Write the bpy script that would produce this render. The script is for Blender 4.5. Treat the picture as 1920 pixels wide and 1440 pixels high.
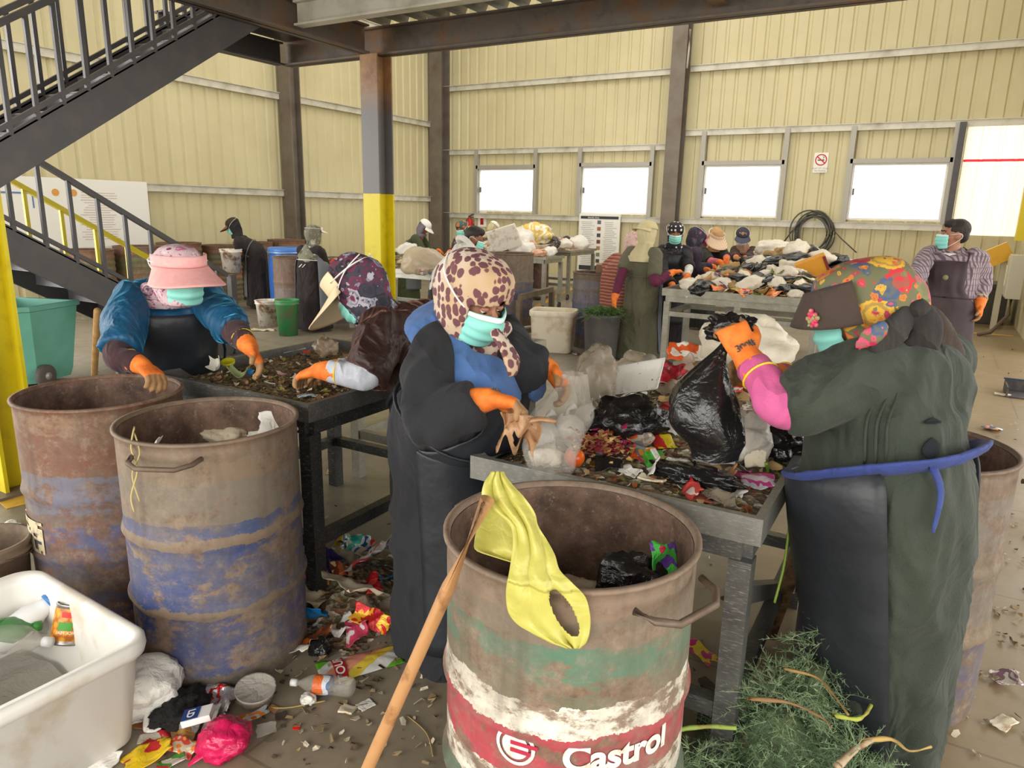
import bpy, bmesh, math, random
import numpy as np
from mathutils import Vector, Matrix, noise as mnoise
for o in list(bpy.data.objects): bpy.data.objects.remove(o)
SC = bpy.context.scene; COL = SC.collection
# ---------------------------------------------------------------- camera
FPX, PITCH, ROLL, YAW, EYE = 1340.0, math.radians(13.6), math.radians(1.25), math.radians(30), 1.62
_F0 = Vector((-math.sin(YAW), math.cos(YAW), 0)); _R0 = Vector((math.cos(YAW), math.sin(YAW), 0)); _Z = Vector((0, 0, 1))
CF = _F0*math.cos(PITCH) - _Z*math.sin(PITCH); _U = _Z*math.cos(PITCH) + _F0*math.sin(PITCH)
CU = _U*math.cos(ROLL) - _R0*math.sin(ROLL); CR = _R0*math.cos(ROLL) + _U*math.sin(ROLL)
CAMP = Vector((0, 0, EYE))
cam = bpy.data.cameras.new('camera'); camo = bpy.data.objects.new('camera', cam); COL.objects.link(camo)
cam.sensor_fit = 'HORIZONTAL'; cam.sensor_width = 36; cam.lens = FPX/1920*36; cam.clip_start = .05; cam.clip_end = 300
mw = Matrix((CR, CU, -CF)).transposed().to_4x4(); mw.translation = CAMP; camo.matrix_world = mw
SC.camera = camo
# ---------------------------------------------------------------- daylight and fill lamps
W = bpy.data.worlds.new('daylight'); SC.world = W; W.use_nodes = True
bg = W.node_tree.nodes['Background']; bg.inputs[0].default_value = (1.0, .97, .92, 1); bg.inputs[1].default_value = 3.0
def area(name, loc, rot, sx, sy, power, col=(1, .97, .9)):
    l = bpy.data.lights.new(name, 'AREA'); l.shape = 'RECTANGLE'; l.size = sx; l.size_y = sy; l.energy = power; l.color = col
    o = bpy.data.objects.new(name, l); COL.objects.link(o); o.location = loc; o.rotation_euler = rot; return o
area('roof_fill', (-5, 10.5, 7.7), (0, 0, 0), 9, 5, 380)  # area lamp added under the closed roof to brighten the hall
area('right_fill', (3.9, 1.5, 2.6), (0, math.radians(80), 0), 4, 8, 130)  # unseen area lamp added on the open right side as fill
area('side_doorway_daylight', (-10.7, .6, 2.2), (0, math.radians(-86), 0), 4, 7, 420, (1, .98, .95))
area('rear_fill', (-1.5, -4.6, 2.4), (math.radians(80), 0, 0), 7, 3.6, 260)  # added lamp behind the camera, lifts the foreground
SC.view_settings.view_transform = 'Standard'; SC.view_settings.look = 'None'
SC.view_settings.gamma = 1; SC.view_settings.use_curve_mapping = False; SC.view_settings.exposure = 0.0
# ---------------------------------------------------------------- helpers
def V(*a): return Vector(a)
def A(px, py, d): return CAMP + (CR*(px-960) - CU*(py-720))*(d/FPX) + CF*d          # image point at camera depth d
def AZ(px, py, z=0.0):                                                                # image point on a level plane
    r = (CR*(px-960) - CU*(py-720))/FPX + CF
    return CAMP + r*((z-EYE)/r.z)
def AX(px, py, X):
    r = (CR*(px-960) - CU*(py-720))/FPX + CF
    return CAMP + r*(X/r.x)
def AY(px, py, Y):
    r = (CR*(px-960) - CU*(py-720))/FPX + CF
    return CAMP + r*(Y/r.y)
RNG = random.Random(7)
def U(a, b): return RNG.uniform(a, b)
def srgb(h):
    h = h.lstrip('#'); c = [int(h[i:i+2], 16)/255 for i in (0, 2, 4)]
    return tuple((x/12.92 if x <= .04045 else ((x+.055)/1.055)**2.4) for x in c) + (1,)
def col4(c): return srgb(c) if isinstance(c, str) else (tuple(c)+(1,))[:4]
# -- node helper
class NT:
    def __init__(s, name):
        s.m = bpy.data.materials.new(name); s.m.use_nodes = True; s.t = s.m.node_tree
        s.b = s.t.nodes['Principled BSDF']; s.out = s.t.nodes['Material Output']; s._tc = None
    def n(s, kind, **kw):
        x = s.t.nodes.new(kind)
        for k, v in kw.items(): setattr(x, k, v)
        return x
    def put(s, sock, v):
        if isinstance(v, bpy.types.NodeSocket): s.t.links.new(v, sock)
        elif v is not None: sock.default_value = v
    def tc(s, which='Object'):
        if not s._tc: s._tc = s.n('ShaderNodeTexCoord')
        return s._tc.outputs[which]
    def map(s, vec, scale=(1, 1, 1), rot=(0, 0, 0), loc=(0, 0, 0)):
        x = s.n('ShaderNodeMapping'); s.put(x.inputs['Vector'], vec); x.inputs['Scale'].default_value = scale
        x.inputs['Rotation'].default_value = rot; x.inputs['Location'].default_value = loc; return x.outputs[0]
    def noise(s, scale, vec=None, detail=5, rough=.6, color=False, dist=0):
        x = s.n('ShaderNodeTexNoise'); s.put(x.inputs['Vector'], vec or s.tc()); x.inputs['Scale'].default_value = scale
        x.inputs['Detail'].default_value = detail; x.inputs['Roughness'].default_value = rough; x.inputs['Distortion'].default_value = dist
        return x.outputs['Color' if color else 'Fac']
    def voro(s, scale, vec=None, out='Distance', feature='F1', rnd=1):
        x = s.n('ShaderNodeTexVoronoi', feature=feature); s.put(x.inputs['Vector'], vec or s.tc()); x.inputs['Scale'].default_value = scale
        x.inputs['Randomness'].default_value = rnd; return x.outputs[out]
    def ramp(s, fac, stops, const=False):
        x = s.n('ShaderNodeValToRGB'); s.put(x.inputs[0], fac); e = x.color_ramp.elements
        if const: x.color_ramp.interpolation = 'CONSTANT'
        while len(e) < len(stops): e.new(.5)
        for i, (p, c) in enumerate(stops): e[i].position = p; e[i].color = col4(c) if not isinstance(c, (int, float)) else (c, c, c, 1)
        return x.outputs[0]
    def mix(s, fac, a, b, mode='MIX'):
        x = s.n('ShaderNodeMix', data_type='RGBA', blend_type=mode); s.put(x.inputs[0], fac)
        s.put(x.inputs[6], col4(a) if not isinstance(a, bpy.types.NodeSocket) else a); s.put(x.inputs[7], col4(b) if not isinstance(b, bpy.types.NodeSocket) else b)
        return x.outputs[2]
    def math(s, op, a, b=None, c=None, clamp=False):
        x = s.n('ShaderNodeMath', operation=op, use_clamp=clamp); s.put(x.inputs[0], a)
        if b is not None: s.put(x.inputs[1], b)
        if c is not None: s.put(x.inputs[2], c)
        return x.outputs[0]
    def sep(s, vec=None):
        x = s.n('ShaderNodeSeparateXYZ'); s.put(x.inputs[0], vec or s.tc()); return x.outputs
    def bump(s, h, strength=.3, dist=.01):
        x = s.n('ShaderNodeBump'); s.put(x.inputs['Height'], h); x.inputs['Strength'].default_value = strength; x.inputs['Distance'].default_value = dist
        s.put(s.b.inputs['Normal'], x.outputs[0]); return x
    def fin(s, color, rough=.6, metal=0, **kw):
        s.put(s.b.inputs['Base Color'], col4(color) if not isinstance(color, bpy.types.NodeSocket) else color)
        s.put(s.b.inputs['Roughness'], rough); s.put(s.b.inputs['Metallic'], metal)
        for k, v in kw.items(): s.put(s.b.inputs[k], v)
        return s.m
_MC = {}
def MAT(color, rough=.6, metal=0, noise=None, bump=None, trans=0, alpha=1, sheen=0, coat=0, emit=0, ior=1.45, name=None):
    """plain procedural material: colour with optional dirt noise=(scale, colour2, lo, hi) and bump=(scale, strength)"""
    key = (color, rough, metal, noise, bump, trans, alpha, sheen, coat, emit, ior)
    if key in _MC: return _MC[key]
    t = NT(name or 'paint'); c = col4(color)
    if noise:
        sc, c2, lo, hi = noise; f = t.ramp(t.noise(sc), [(lo, 0.0), (hi, 1.0)]); c = t.mix(f, c, c2)
    if bump: t.bump(t.noise(bump[0], detail=4), bump[1], bump[2] if len(bump) > 2 else .01)
    m = t.fin(c, rough, metal)
    t.b.inputs['Transmission Weight'].default_value = trans; t.b.inputs['Alpha'].default_value = alpha; t.b.inputs['IOR'].default_value = ior
    t.b.inputs['Sheen Weight'].default_value = sheen; t.b.inputs['Coat Weight'].default_value = coat
    if emit: t.b.inputs['Emission Color'].default_value = col4(color); t.b.inputs['Emission Strength'].default_value = emit
    _MC[key] = m; return m
# -- mesh builder; everything is drawn in world coordinates and given a local origin on build
def frame(d):
    d = d.normalized(); a = Vector((0, 0, 1)) if abs(d.z) < .95 else Vector((1, 0, 0))
    s = d.cross(a).normalized(); return s, s.cross(d).normalized()
class MB:
    def __init__(s): s.bm = bmesh.new()
    def ring(s, pts): return [s.bm.verts.new(p) for p in pts]
    def bridge(s, a, b, closed=True):
        n = len(a)
        for i in range(n if closed else n-1):
            j = (i+1) % n
            try: s.bm.faces.new((a[i], a[j], b[j], b[i]))
            except ValueError: pass
    def cap(s, r):
        try: s.bm.faces.new(r)
        except ValueError: pass
    def quad(s, *p): s.bm.faces.new([s.bm.verts.new(q) for q in p]); return s
    def poly(s, pts): s.bm.faces.new([s.bm.verts.new(q) for q in pts]); return s
    def box(s, c, size, rot=None, bevel=0):
        c = Vector(c); h = [x/2 for x in size]; M = rot.to_3x3() if rot is not None else Matrix.Identity(3)
        if isinstance(rot, (int, float)): M = Matrix.Rotation(rot, 3, 'Z')
        v = [s.bm.verts.new(c + M @ Vector((x*h[0], y*h[1], z*h[2]))) for x in (-1, 1) for y in (-1, 1) for z in (-1, 1)]
        fs = [s.bm.faces.new([v[i] for i in f]) for f in ((0, 1, 3, 2), (4, 6, 7, 5), (0, 4, 5, 1), (2, 3, 7, 6), (0, 2, 6, 4), (1, 5, 7, 3))]
        if bevel: bmesh.ops.bevel(s.bm, geom=list({e for f in fs for e in f.edges}), offset=bevel, segments=2, affect='EDGES', profile=.7)
        return s
    def rbox(s, c, size, rz=0, bevel=0): return s.box(c, size, Matrix.Rotation(rz, 3, 'Z'), bevel)
    def bar(s, p, q, w, h=None, up=None):
        p, q = Vector(p), Vector(q); d = (q-p).normalized(); h = h or w
        u = Vector(up) if up else (Vector((0, 0, 1)) if abs(d.z) < .99 else Vector((1, 0, 0)))
        a = d.cross(u).normalized()*w/2; b = a.cross(d).normalized()*h/2
        r0 = s.ring([p-a-b, p+a-b, p+a+b, p-a+b]); r1 = s.ring([q-a-b, q+a-b, q+a+b, q-a+b])
        s.bridge(r0, r1); s.cap(r0[::-1]); s.cap(r1); return s
    def tube(s, pts, rad, seg=10, caps=True, flat=1.0, closed=False, up=None):
        pts = [Vector(p) for p in pts]; n = len(pts); rad = rad if isinstance(rad, (list, tuple)) else [rad]*n
        prev = None; rings = []
        for i, p in enumerate(pts):
            if closed: d = pts[(i+1) % n]-pts[i-1]
            else: d = pts[min(i+1, n-1)] - pts[max(i-1, 0)]
            if d.length < 1e-9: d = Vector((0, 0, 1))
            d.normalize()
            if prev is None:
                if up is not None: b = Vector(up); b = (b - d*b.dot(d)).normalized(); a = b.cross(d)
                else: a, b = frame(d)
            else:
                a = (prev - d*prev.dot(d)).normalized(); b = d.cross(a)
            prev = a
            rings.append(s.ring([p + (a*math.cos(t) + b*math.sin(t)*flat)*rad[i] for t in [2*math.pi*k/seg for k in range(seg)]]))
        for i in range(n-1): s.bridge(rings[i], rings[i+1])
        if closed: s.bridge(rings[-1], rings[0])
        elif caps: s.cap(rings[0][::-1]); s.cap(rings[-1])
        return s
    def lathe(s, prof, c=(0, 0, 0), seg=32, ax=None, capend=False):
        """prof: (r, h) pairs along axis from c"""
        c = Vector(c); d = Vector(ax).normalized() if ax is not None else Vector((0, 0, 1)); a, b = frame(d) if ax is not None else (Vector((1, 0, 0)), Vector((0, 1, 0)))
        rings = []
        for r, h in prof:
            rings.append(s.ring([c + d*h + (a*math.cos(t) + b*math.sin(t))*max(r, 1e-4) for t in [2*math.pi*k/seg for k in range(seg)]]))
        for i in range(len(rings)-1): s.bridge(rings[i], rings[i+1])
        if capend: s.cap(rings[0][::-1]); s.cap(rings[-1])
        return s
    def ell(s, c, r, M=None, u=16, v=10):
        c = Vector(c); M = M or Matrix.Identity(3); rings = []
        for i in range(1, v):
            th = math.pi*i/v
            rings.append(s.ring([c + M @ Vector((r[0]*math.sin(th)*math.cos(t), r[1]*math.sin(th)*math.sin(t), r[2]*math.cos(th))) for t in [2*math.pi*k/u for k in range(u)]]))
        for i in range(len(rings)-1): s.bridge(rings[i+1], rings[i])
        s.cap(rings[0]); s.cap(rings[-1][::-1])
        return s
    def loft(s, rings, caps=True):
        rr = [s.ring(r) for r in rings]
        for i in range(len(rr)-1): s.bridge(rr[i], rr[i+1])
        if caps: s.cap(rr[0][::-1]); s.cap(rr[-1])
        return s
    def grid(s, fn, nu, nv, keep=None, closed=False):
        g = [[s.bm.verts.new(fn(i/nu, j/nv)) for j in range(nv + (0 if closed else 1))] for i in range(nu+1)]
        for i in range(nu):
            for j in range(nv):
                if keep and not keep((i+.5)/nu, (j+.5)/nv): continue
                k = (j+1) % nv if closed else j+1
                s.bm.faces.new((g[i][j], g[i+1][j], g[i+1][k], g[i][k]))
        loose = [v for v in s.bm.verts if not v.link_faces]
        bmesh.ops.delete(s.bm, geom=loose, context='VERTS')
        return s
    def text(s, body, size, M, depth=0.0, wrap=None, bold=0.0):
        """lettering as mesh; M places it (x right, y up); wrap(v) may bend each point"""
        cu = bpy.data.curves.new('lettering', 'FONT'); cu.body = body; cu.size = size; cu.align_x = 'CENTER'; cu.align_y = 'CENTER'; cu.extrude = depth; cu.offset = bold
        o = bpy.data.objects.new('lettering', cu); COL.objects.link(o); dg = bpy.context.evaluated_depsgraph_get()
        me = bpy.data.meshes.new_from_object(o.evaluated_get(dg)); b2 = bmesh.new(); b2.from_mesh(me)
        bmesh.ops.triangulate(b2, faces=b2.faces)
        if wrap: bmesh.ops.subdivide_edges(b2, edges=[e for e in b2.edges if e.calc_length() > size*.25], cuts=2)
        mp = {}
        for v in b2.verts: mp[v] = s.bm.verts.new(wrap(v.co) if wrap else M @ v.co)
        for f in b2.faces:
            try: s.bm.faces.new([mp[v] for v in f.verts])
            except ValueError: pass
        b2.free(); bpy.data.objects.remove(o); bpy.data.curves.remove(cu); bpy.data.meshes.remove(me); return s
    def wobble(s, amp, scale, seed=0, aniso=(1, 1, 1), kind=''):
        s.bm.normal_update(); off = Vector((seed*7.3, seed*3.1, seed*1.7)); mv = {}
        for v in s.bm.verts:
            q = Vector((v.co.x*aniso[0], v.co.y*aniso[1], v.co.z*aniso[2]))*scale + off
            x = mnoise.noise(q)
            if kind == 'ridge': x = 1-4*abs(mnoise.noise(q+Vector((mnoise.noise(q*.5), mnoise.noise(q*.5+Vector((9, 9, 9))), 0)))); x = max(x, -.6)
            mv[v] = v.normal*(x*amp)
        for v, d in mv.items(): v.co += d
        return s
    def solid(s, thick):
        s._solid = thick; return s
    def build(s, name, mat, parent=None, smooth=True, voxel=0, smoothit=0, solid=0, subdiv=0, recalc=True, wob=None, matfn=None, origin=None, angle=None):
        bm = s.bm
        if recalc: bmesh.ops.recalc_face_normals(bm, faces=bm.faces)
        if voxel or solid or subdiv or smoothit:
            me = bpy.data.meshes.new('tmp'); bm.to_mesh(me); o = bpy.data.objects.new('tmp', me); COL.objects.link(o)
            if voxel: m = o.modifiers.new('r', 'REMESH'); m.mode = 'VOXEL'; m.voxel_size = voxel
            if smoothit: m = o.modifiers.new('s', 'SMOOTH'); m.iterations = smoothit; m.factor = .5
            if subdiv: m = o.modifiers.new('d', 'SUBSURF'); m.levels = subdiv; m.render_levels = subdiv
            if solid: m = o.modifiers.new('t', 'SOLIDIFY'); m.thickness = solid; m.offset = 0
            dg = bpy.context.evaluated_depsgraph_get(); me2 = bpy.data.meshes.new_from_object(o.evaluated_get(dg))
            bm.free(); bm = bmesh.new(); bm.from_mesh(me2); bpy.data.objects.remove(o); bpy.data.meshes.remove(me); bpy.data.meshes.remove(me2); s.bm = bm
        if wob:
            for w in (wob if isinstance(wob, list) else [wob]): s.wobble(*w)
        vs = [v.co for v in bm.verts]
        if origin is None:
            lo = Vector([min(v[i] for v in vs) for i in range(3)]); hi = Vector([max(v[i] for v in vs) for i in range(3)])
            origin = (lo+hi)/2
            if parent is None: origin.z = lo.z
        origin = Vector(origin)
        mats = mat if isinstance(mat, (list, tuple)) else [mat]
        if matfn:
            for f in bm.faces: f.material_index = matfn(f.calc_center_median())
        for v in bm.verts: v.co -= origin
        me = bpy.data.meshes.new(name); bm.to_mesh(me); bm.free()
        for m in mats: me.materials.append(m)
        if smooth:
            me.polygons.foreach_set('use_smooth', [True]*len(me.polygons))
            if angle: me.set_sharp_from_angle(angle=math.radians(angle))
        o = bpy.data.objects.new(name, me); COL.objects.link(o)
        if parent is not None: o.parent = parent; o.location = origin - wloc(parent)
        else: o.location = origin
        return o
def wloc(o):
    l = Vector(o.location)
    while o.parent is not None: o = o.parent; l += o.location
    return l
def tag(o, label, cat, group=None, kind=None):
    if label: o['label'] = label
    if cat: o['category'] = cat
    if group: o['group'] = group
    if kind: o['kind'] = kind
    return o
def thing(name, label, cat, loc, group=None):
    o = bpy.data.objects.new(name, None); COL.objects.link(o); o.location = loc; o.empty_display_size = .1
    return tag(o, label, cat, group)
def struct(o): o['kind'] = 'structure'; return o
KIDS = {}
def dup(root, loc, rotz=0, scale=1, label=None, group=None, rot=None):
    """copy of a finished thing with copies of its parts and sub-parts"""
    r = root.copy(); COL.objects.link(r); r.location = loc; r.rotation_euler = rot or (0, 0, rotz); r.scale = (scale,)*3 if isinstance(scale, (int, float)) else scale
    if label: r['label'] = label
    if group: r['group'] = group
    def rec(src, dst):
        for ch in list(src.children):
            if ch.name in NEWCOPIES: continue
            c = ch.copy(); COL.objects.link(c); c.parent = dst; NEWCOPIES.add(c.name); rec(ch, c)
    rec(root, r); return r
NEWCOPIES = set()
def cat_interp(keys, t):
    """keys: list of (t, tuple of floats/vectors), catmull-rom"""
    n = len(keys)
    if t <= keys[0][0]: return keys[0][1]
    if t >= keys[-1][0]: return keys[-1][1]
    i = max(k for k in range(n-1) if keys[k][0] <= t)
    t0, t1 = keys[i][0], keys[i+1][0]; u = (t-t0)/(t1-t0)
    a, b, c, d = keys[max(i-1, 0)][1], keys[i][1], keys[i+1][1], keys[min(i+2, n-1)][1]
    return tuple(.5*((2*b[k]) + (c[k]-a[k])*u + (2*a[k]-5*b[k]+4*c[k]-d[k])*u*u + (-a[k]+3*b[k]-3*c[k]+d[k])*u**3) for k in range(len(b)))
# ---------------------------------------------------------------- materials of the hall
def floor_mat():
    t = NT('concrete'); v = t.tc('Object')
    a = t.noise(.55, v, 8, .62); b = t.noise(9, v, 6, .7); c = t.noise(1.3, v, 9, .72, dist=.6)
    col = t.ramp(a, [(.3, '#776f62'), (.5, '#8d8474'), (.7, '#a1988a')])
    col = t.mix(t.ramp(c, [(.5, 0.0), (.72, .6)]), col, '#6d6353'); col = t.mix(t.ramp(b, [(.5, 0.0), (.75, .45)]), col, '#5d5344')
    sx = t.math('ADD', t.math('MULTIPLY_ADD', t.sep(v)[0], .22, .35), t.math('MULTIPLY', t.math('SUBTRACT', a, .5), 1.6)); col = t.mix(t.ramp(sx, [(-.0, 0.0), (.35, .6)]), col, '#8f764d')
    # paver joints
    br = t.n('ShaderNodeTexBrick'); t.put(br.inputs['Vector'], v); br.inputs['Scale'].default_value = 1
    br.inputs['Mortar Size'].default_value = .006; br.inputs['Brick Width'].default_value = 1.6; br.inputs['Row Height'].default_value = 1.2
    br.inputs['Color1'].default_value = br.inputs['Color2'].default_value = (1, 1, 1, 1); br.inputs['Mortar'].default_value = (.72, .7, .67, 1)
    col = t.mix(1.0, col, br.outputs[0], 'MULTIPLY')
    r = t.ramp(c, [(.3, .28), (.7, .55)])
    t.bump(b, .25, .004); return t.fin(col, r)
M_FLOOR = floor_mat()
M_WALL = MAT('#d6cca4', .45, noise=(.8, '#c8bd94', .35, .75), name='cream_sheet')
M_GIRT = MAT('#d5d1c2', .4, .1, noise=(3, '#aca795', .45, .75), name='galvanised_girt')
M_COL = MAT('#7d7469', .5, .15, noise=(2.5, '#6a5d50', .4, .7), name='grey_steel')
M_DARK = MAT('#4d4b4c', .42, .2, noise=(5, '#5a5452', .45, .75), name='dark_grey_steel')
M_FRAME = MAT('#a9a59a', .4, .2)
M_YEL = MAT('#d9c61a', .42, noise=(7, '#bfa51a', .5, .8), name='yellow_paint')
M_WHITE = MAT('#f2f0ea', .4)
def rust_beam():
    t = NT('rusty_steel'); n = t.noise(2.2, None, 8, .7, dist=.3); m = t.noise(11, None, 5, .7)
    c = t.ramp(n, [(.3, '#57504a'), (.5, '#6f665d'), (.62, '#7a5e47'), (.78, '#9a6a42')])
    c = t.mix(t.ramp(m, [(.55, 0.0), (.75, .5)]), c, '#453d37'); t.bump(m, .2, .004); return t.fin(c, .55, .25)
M_BEAM = rust_beam()
XW, YW, XR = -10.9, 15.0, 1.25
# ---------------------------------------------------------------- floor, walls, roof
struct(MB().quad((-26, -24, 0), (26, -24, 0), (26, 30, 0), (-26, 30, 0)).build('floor', M_FLOOR, smooth=False, origin=(0, 0, 0)))
WIN = [(-9.7, -8.19, 1.6, 2.58), (-6.98, -5.42, 1.6, 2.6), (-4.26, -2.77, 1.6, 2.6), (-1.52, .0, 1.6, 2.6)]
PANEL = (.2, 1.2, 1.38, 3.25)
def rib(u, per=.25):
    k = (u % per)/per
    return 0.0 if k < .66 else (.028*(k-.66)/.09 if k < .75 else (.028 if k < .9 else .028*(1-(k-.9)/.1)))
def corr_wall(name, u0, u1, z1, holes, place):
    us = set(); per = .25; k = math.floor(u0/per)
    while k*per < u1:
        for q in (0, .66, .75, .9): us.add(round((k+q)*per, 4))
        k += 1
    us = {x for x in us if u0 < x < u1} | {u0, u1}; zs = {0.0, z1}
    for h in holes: us |= {h[0], h[1]}; zs |= {h[2], h[3]}
    us = sorted(us); zs = sorted(zs); b = MB()
    def keep(a, c):
        u = (us[int(a*(len(us)-1))] + us[int(a*(len(us)-1))+1])/2; z = (zs[int(c*(len(zs)-1))] + zs[int(c*(len(zs)-1))+1])/2
        return not any(h[0] < u < h[1] and h[2] < z < h[3] for h in holes)
    b.grid(lambda i, j: place(us[round(i*(len(us)-1))], rib(us[round(i*(len(us)-1))]), zs[round(j*(len(zs)-1))]), len(us)-1, len(zs)-1, keep)
    return struct(b.build(name, M_WALL, smooth=False, origin=place((u0+u1)/2, 0, 0), recalc=False))
corr_wall('wall_back', XW, XR, 8, WIN+[PANEL], lambda u, d, z: (u, YW+.05+d, z))
corr_wall('wall_left', -6, YW, 8, [(-4.5, 4.4, 0, 4.2)], lambda u, d, z: (XW-.05-d, u, z))
struct(MB().box((XR+.1, 13.05, 4), (.2, 4.1, 8)).build('wall_right', MAT('#d9cfae', .7, noise=(2, '#bfb28e', .4, .7), bump=(30, .1)), smooth=False))
struct(MB().box((-3, 5, 8.05), (16.4, 20.6, .1)).build('ceiling', MAT('#cfc9b4', .6), smooth=False))
# girts on both walls
def girt(p, q, n, up=(0, 0, 1)):
    b = MB().bar(p, q, .07, .012); b.bar(Vector(p)+Vector((0, 0, -.06)), Vector(q)+Vector((0, 0, -.06)), .012, .11)
    return struct(b.build('trim_%d' % n, M_GIRT, smooth=False))
n = 1
for z, x0, x1, y in ((1.55, XW+.12, -5.02, 0), (3.03, XW+.12, -5.02, 0), (4.48, XW+.12, -5.02, 0), (5.95, XW+.12, -5.02, 0), (1.55, -4.7, .05, 0), (3.29, -4.7, XR, 0), (4.5, -4.7, XR, 0), (5.95, -4.7, XR, 0)):
    girt((x0, YW-.03, z), (x1, YW-.03, z), n); n += 1
for z in (1.92, 3.65, 5.4):
    for y0, y1 in ((4.4, 9.98), (10.24, YW-.1)):
        girt((XW+.03, y0, z), (XW+.03, y1, z), n); n += 1
for z, (x0, x1) in ((.1, (XW, XR)),):
    struct(MB().box(((x0+x1)/2, YW-.03, z), (x1-x0, .06, .2)).build('baseboard_back', MAT('#cbc4ac', .6), smooth=False))
struct(MB().box((XW+.03, 9.7, .1), (.06, 10.6, .2)).build('baseboard_left', MAT('#c4bda5', .6), smooth=False))
# windows: posts, frame and pane
M_GLASS = MAT('#ffffff', .02, trans=1.0, ior=1.0, name='clear_glass')
def window(i, x0, x1, z0, z1, ztop):
    b = MB()
    for x in (x0-.05, x1+.05): b.box((x, YW-.02, (1.55+ztop)/2), (.09, .1, ztop-1.55))
    b.box(((x0+x1)/2, YW-.02, z1+.04), (x1-x0+.1, .1, .08))
    w = struct(b.build('window_%d' % i, M_FRAME, smooth=False))
    f = MB(); t = .035
    for z in (z0+t/2, z1-t/2): f.box(((x0+x1)/2, YW+.02, z), (x1-x0, .04, t))
    for x in (x0+t/2, x1-t/2): f.box((x, YW+.02, (z0+z1)/2), (t, .04, z1-z0-2*t))
    f.build('window_frame', M_WHITE, w, smooth=False)
    MB().box((x0+.06, YW-.02, z0+.5), (.03, .05, .12)).build('window_latch', MAT('#55524d', .4), w, smooth=False)
    MB().box(((x0+x1)/2, YW+.03, (z0+z1)/2), (x1-x0-2*t, .006, z1-z0-2*t)).build('window_pane', M_GLASS, w, smooth=False)
for i, w in enumerate(WIN): window(i+1, *w, 3.0 if i < 2 else 3.25)
# translucent corrugated sheet beside the last window
def sheet_mat():
    t = NT('translucent_sheet'); tr = t.n('ShaderNodeBsdfTranslucent'); tr.inputs[0].default_value = (.95, .93, .86, 1)
    z = t.sep()[2]; band = t.math('COMPARE', z, .31, .02); c = t.mix(band, '#f3f0e4', '#d03038'); t.fin(c, .5); t.put(tr.inputs[0], t.mix(band, '#f3eee0', '#e0303c'))
    mx = t.n('ShaderNodeMixShader'); mx.inputs[0].default_value = .7; t.put(mx.inputs[1], t.b.outputs[0]); t.put(mx.inputs[2], tr.outputs[0]); t.put(t.out.inputs[0], mx.outputs[0]); return t.m
b = MB(); us = sorted({PANEL[0], PANEL[1]} | {round((k+q)*.25, 4) for k in range(0, 6) for q in (0, .66, .75, .9) if PANEL[0] < (k+q)*.25 < PANEL[1]})
b.grid(lambda i, j: (us[round(i*(len(us)-1))], YW-.02+rib(us[round(i*(len(us)-1))]), PANEL[2]+(PANEL[3]-PANEL[2])*j), len(us)-1, 1)
pn = b.build('window_5', sheet_mat(), smooth=False, origin=(.7, YW, 2.315)); struct(pn)
struct(MB().box((.12, YW-.05, 2.4), (.1, .14, 1.7)).build('trim_40', M_DARK, smooth=False))
# outer ground glare is left to the sky; columns
def hsec(b, x, y, z0, z1, w, d, t=.02, rz=0):
    M = Matrix.Rotation(rz, 3, 'Z')
    for c, s in (((0, d/2-t/2), (w, t)), ((0, -d/2+t/2), (w, t)), ((0, 0), (t, d-2*t))):
        o = M @ Vector((c[0], c[1], 0)); b.box((x+o.x, y+o.y, (z0+z1)/2), (s[0], s[1], z1-z0), M)
    return b
def column(x, y, w, d, z1, mat, label, plate=True, z0=0, rz=0):
    b = hsec(MB(), x, y, z0, z1, w, d, rz=rz); r = thing('steel_column', label, 'column', (x, y, 0))
    b.build('shaft', mat, r, smooth=False, origin=(x, y, z0))
    if plate: MB().box((x, y, .01), (w+.12, d+.12, .02)).build('base_plate', M_COL, r, smooth=False)
    return r
column(-10.72, 14.8, .36, .34, 8, M_COL, 'tall grey steel column in the corner where the two cream walls meet', False)
column(-4.86, 14.82, .3, .3, 8, M_COL, 'tall grey steel column on the back wall between the window pairs', False)
column(-10.72, 10.1, .28, .26, 8, M_COL, 'tall grey steel column halfway along the left wall', False)
def midcol_mat():
    t = NT('banded_column'); z = t.sep()[2]; n = t.noise(4, None, 6, .7)
    zz = t.math('ADD', z, t.math('MULTIPLY', n, .5)); rust = t.ramp(t.math('DIVIDE', zz, 4), [(.72, 0.0), (.8, 1.0)])
    c = t.mix(rust, '#6a6766', t.ramp(n, [(.4, '#a07a4e'), (.6, '#80593a')])); c = t.mix(t.math('LESS_THAN', z, 1.78), c, t.ramp(t.noise(6), [(.5, '#dcc915'), (.8, '#c2ac18')]))
    return t.fin(c, .45)
column(-5.66, 6.62, .24, .26, 3.26, midcol_mat(), 'steel column under the mezzanine corner, yellow below and rusty dark grey above')
column(-4.40, 1.92, .17, .19, 3.26, M_YEL, 'bright yellow steel column at the left edge beside the rusty barrels')
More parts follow.
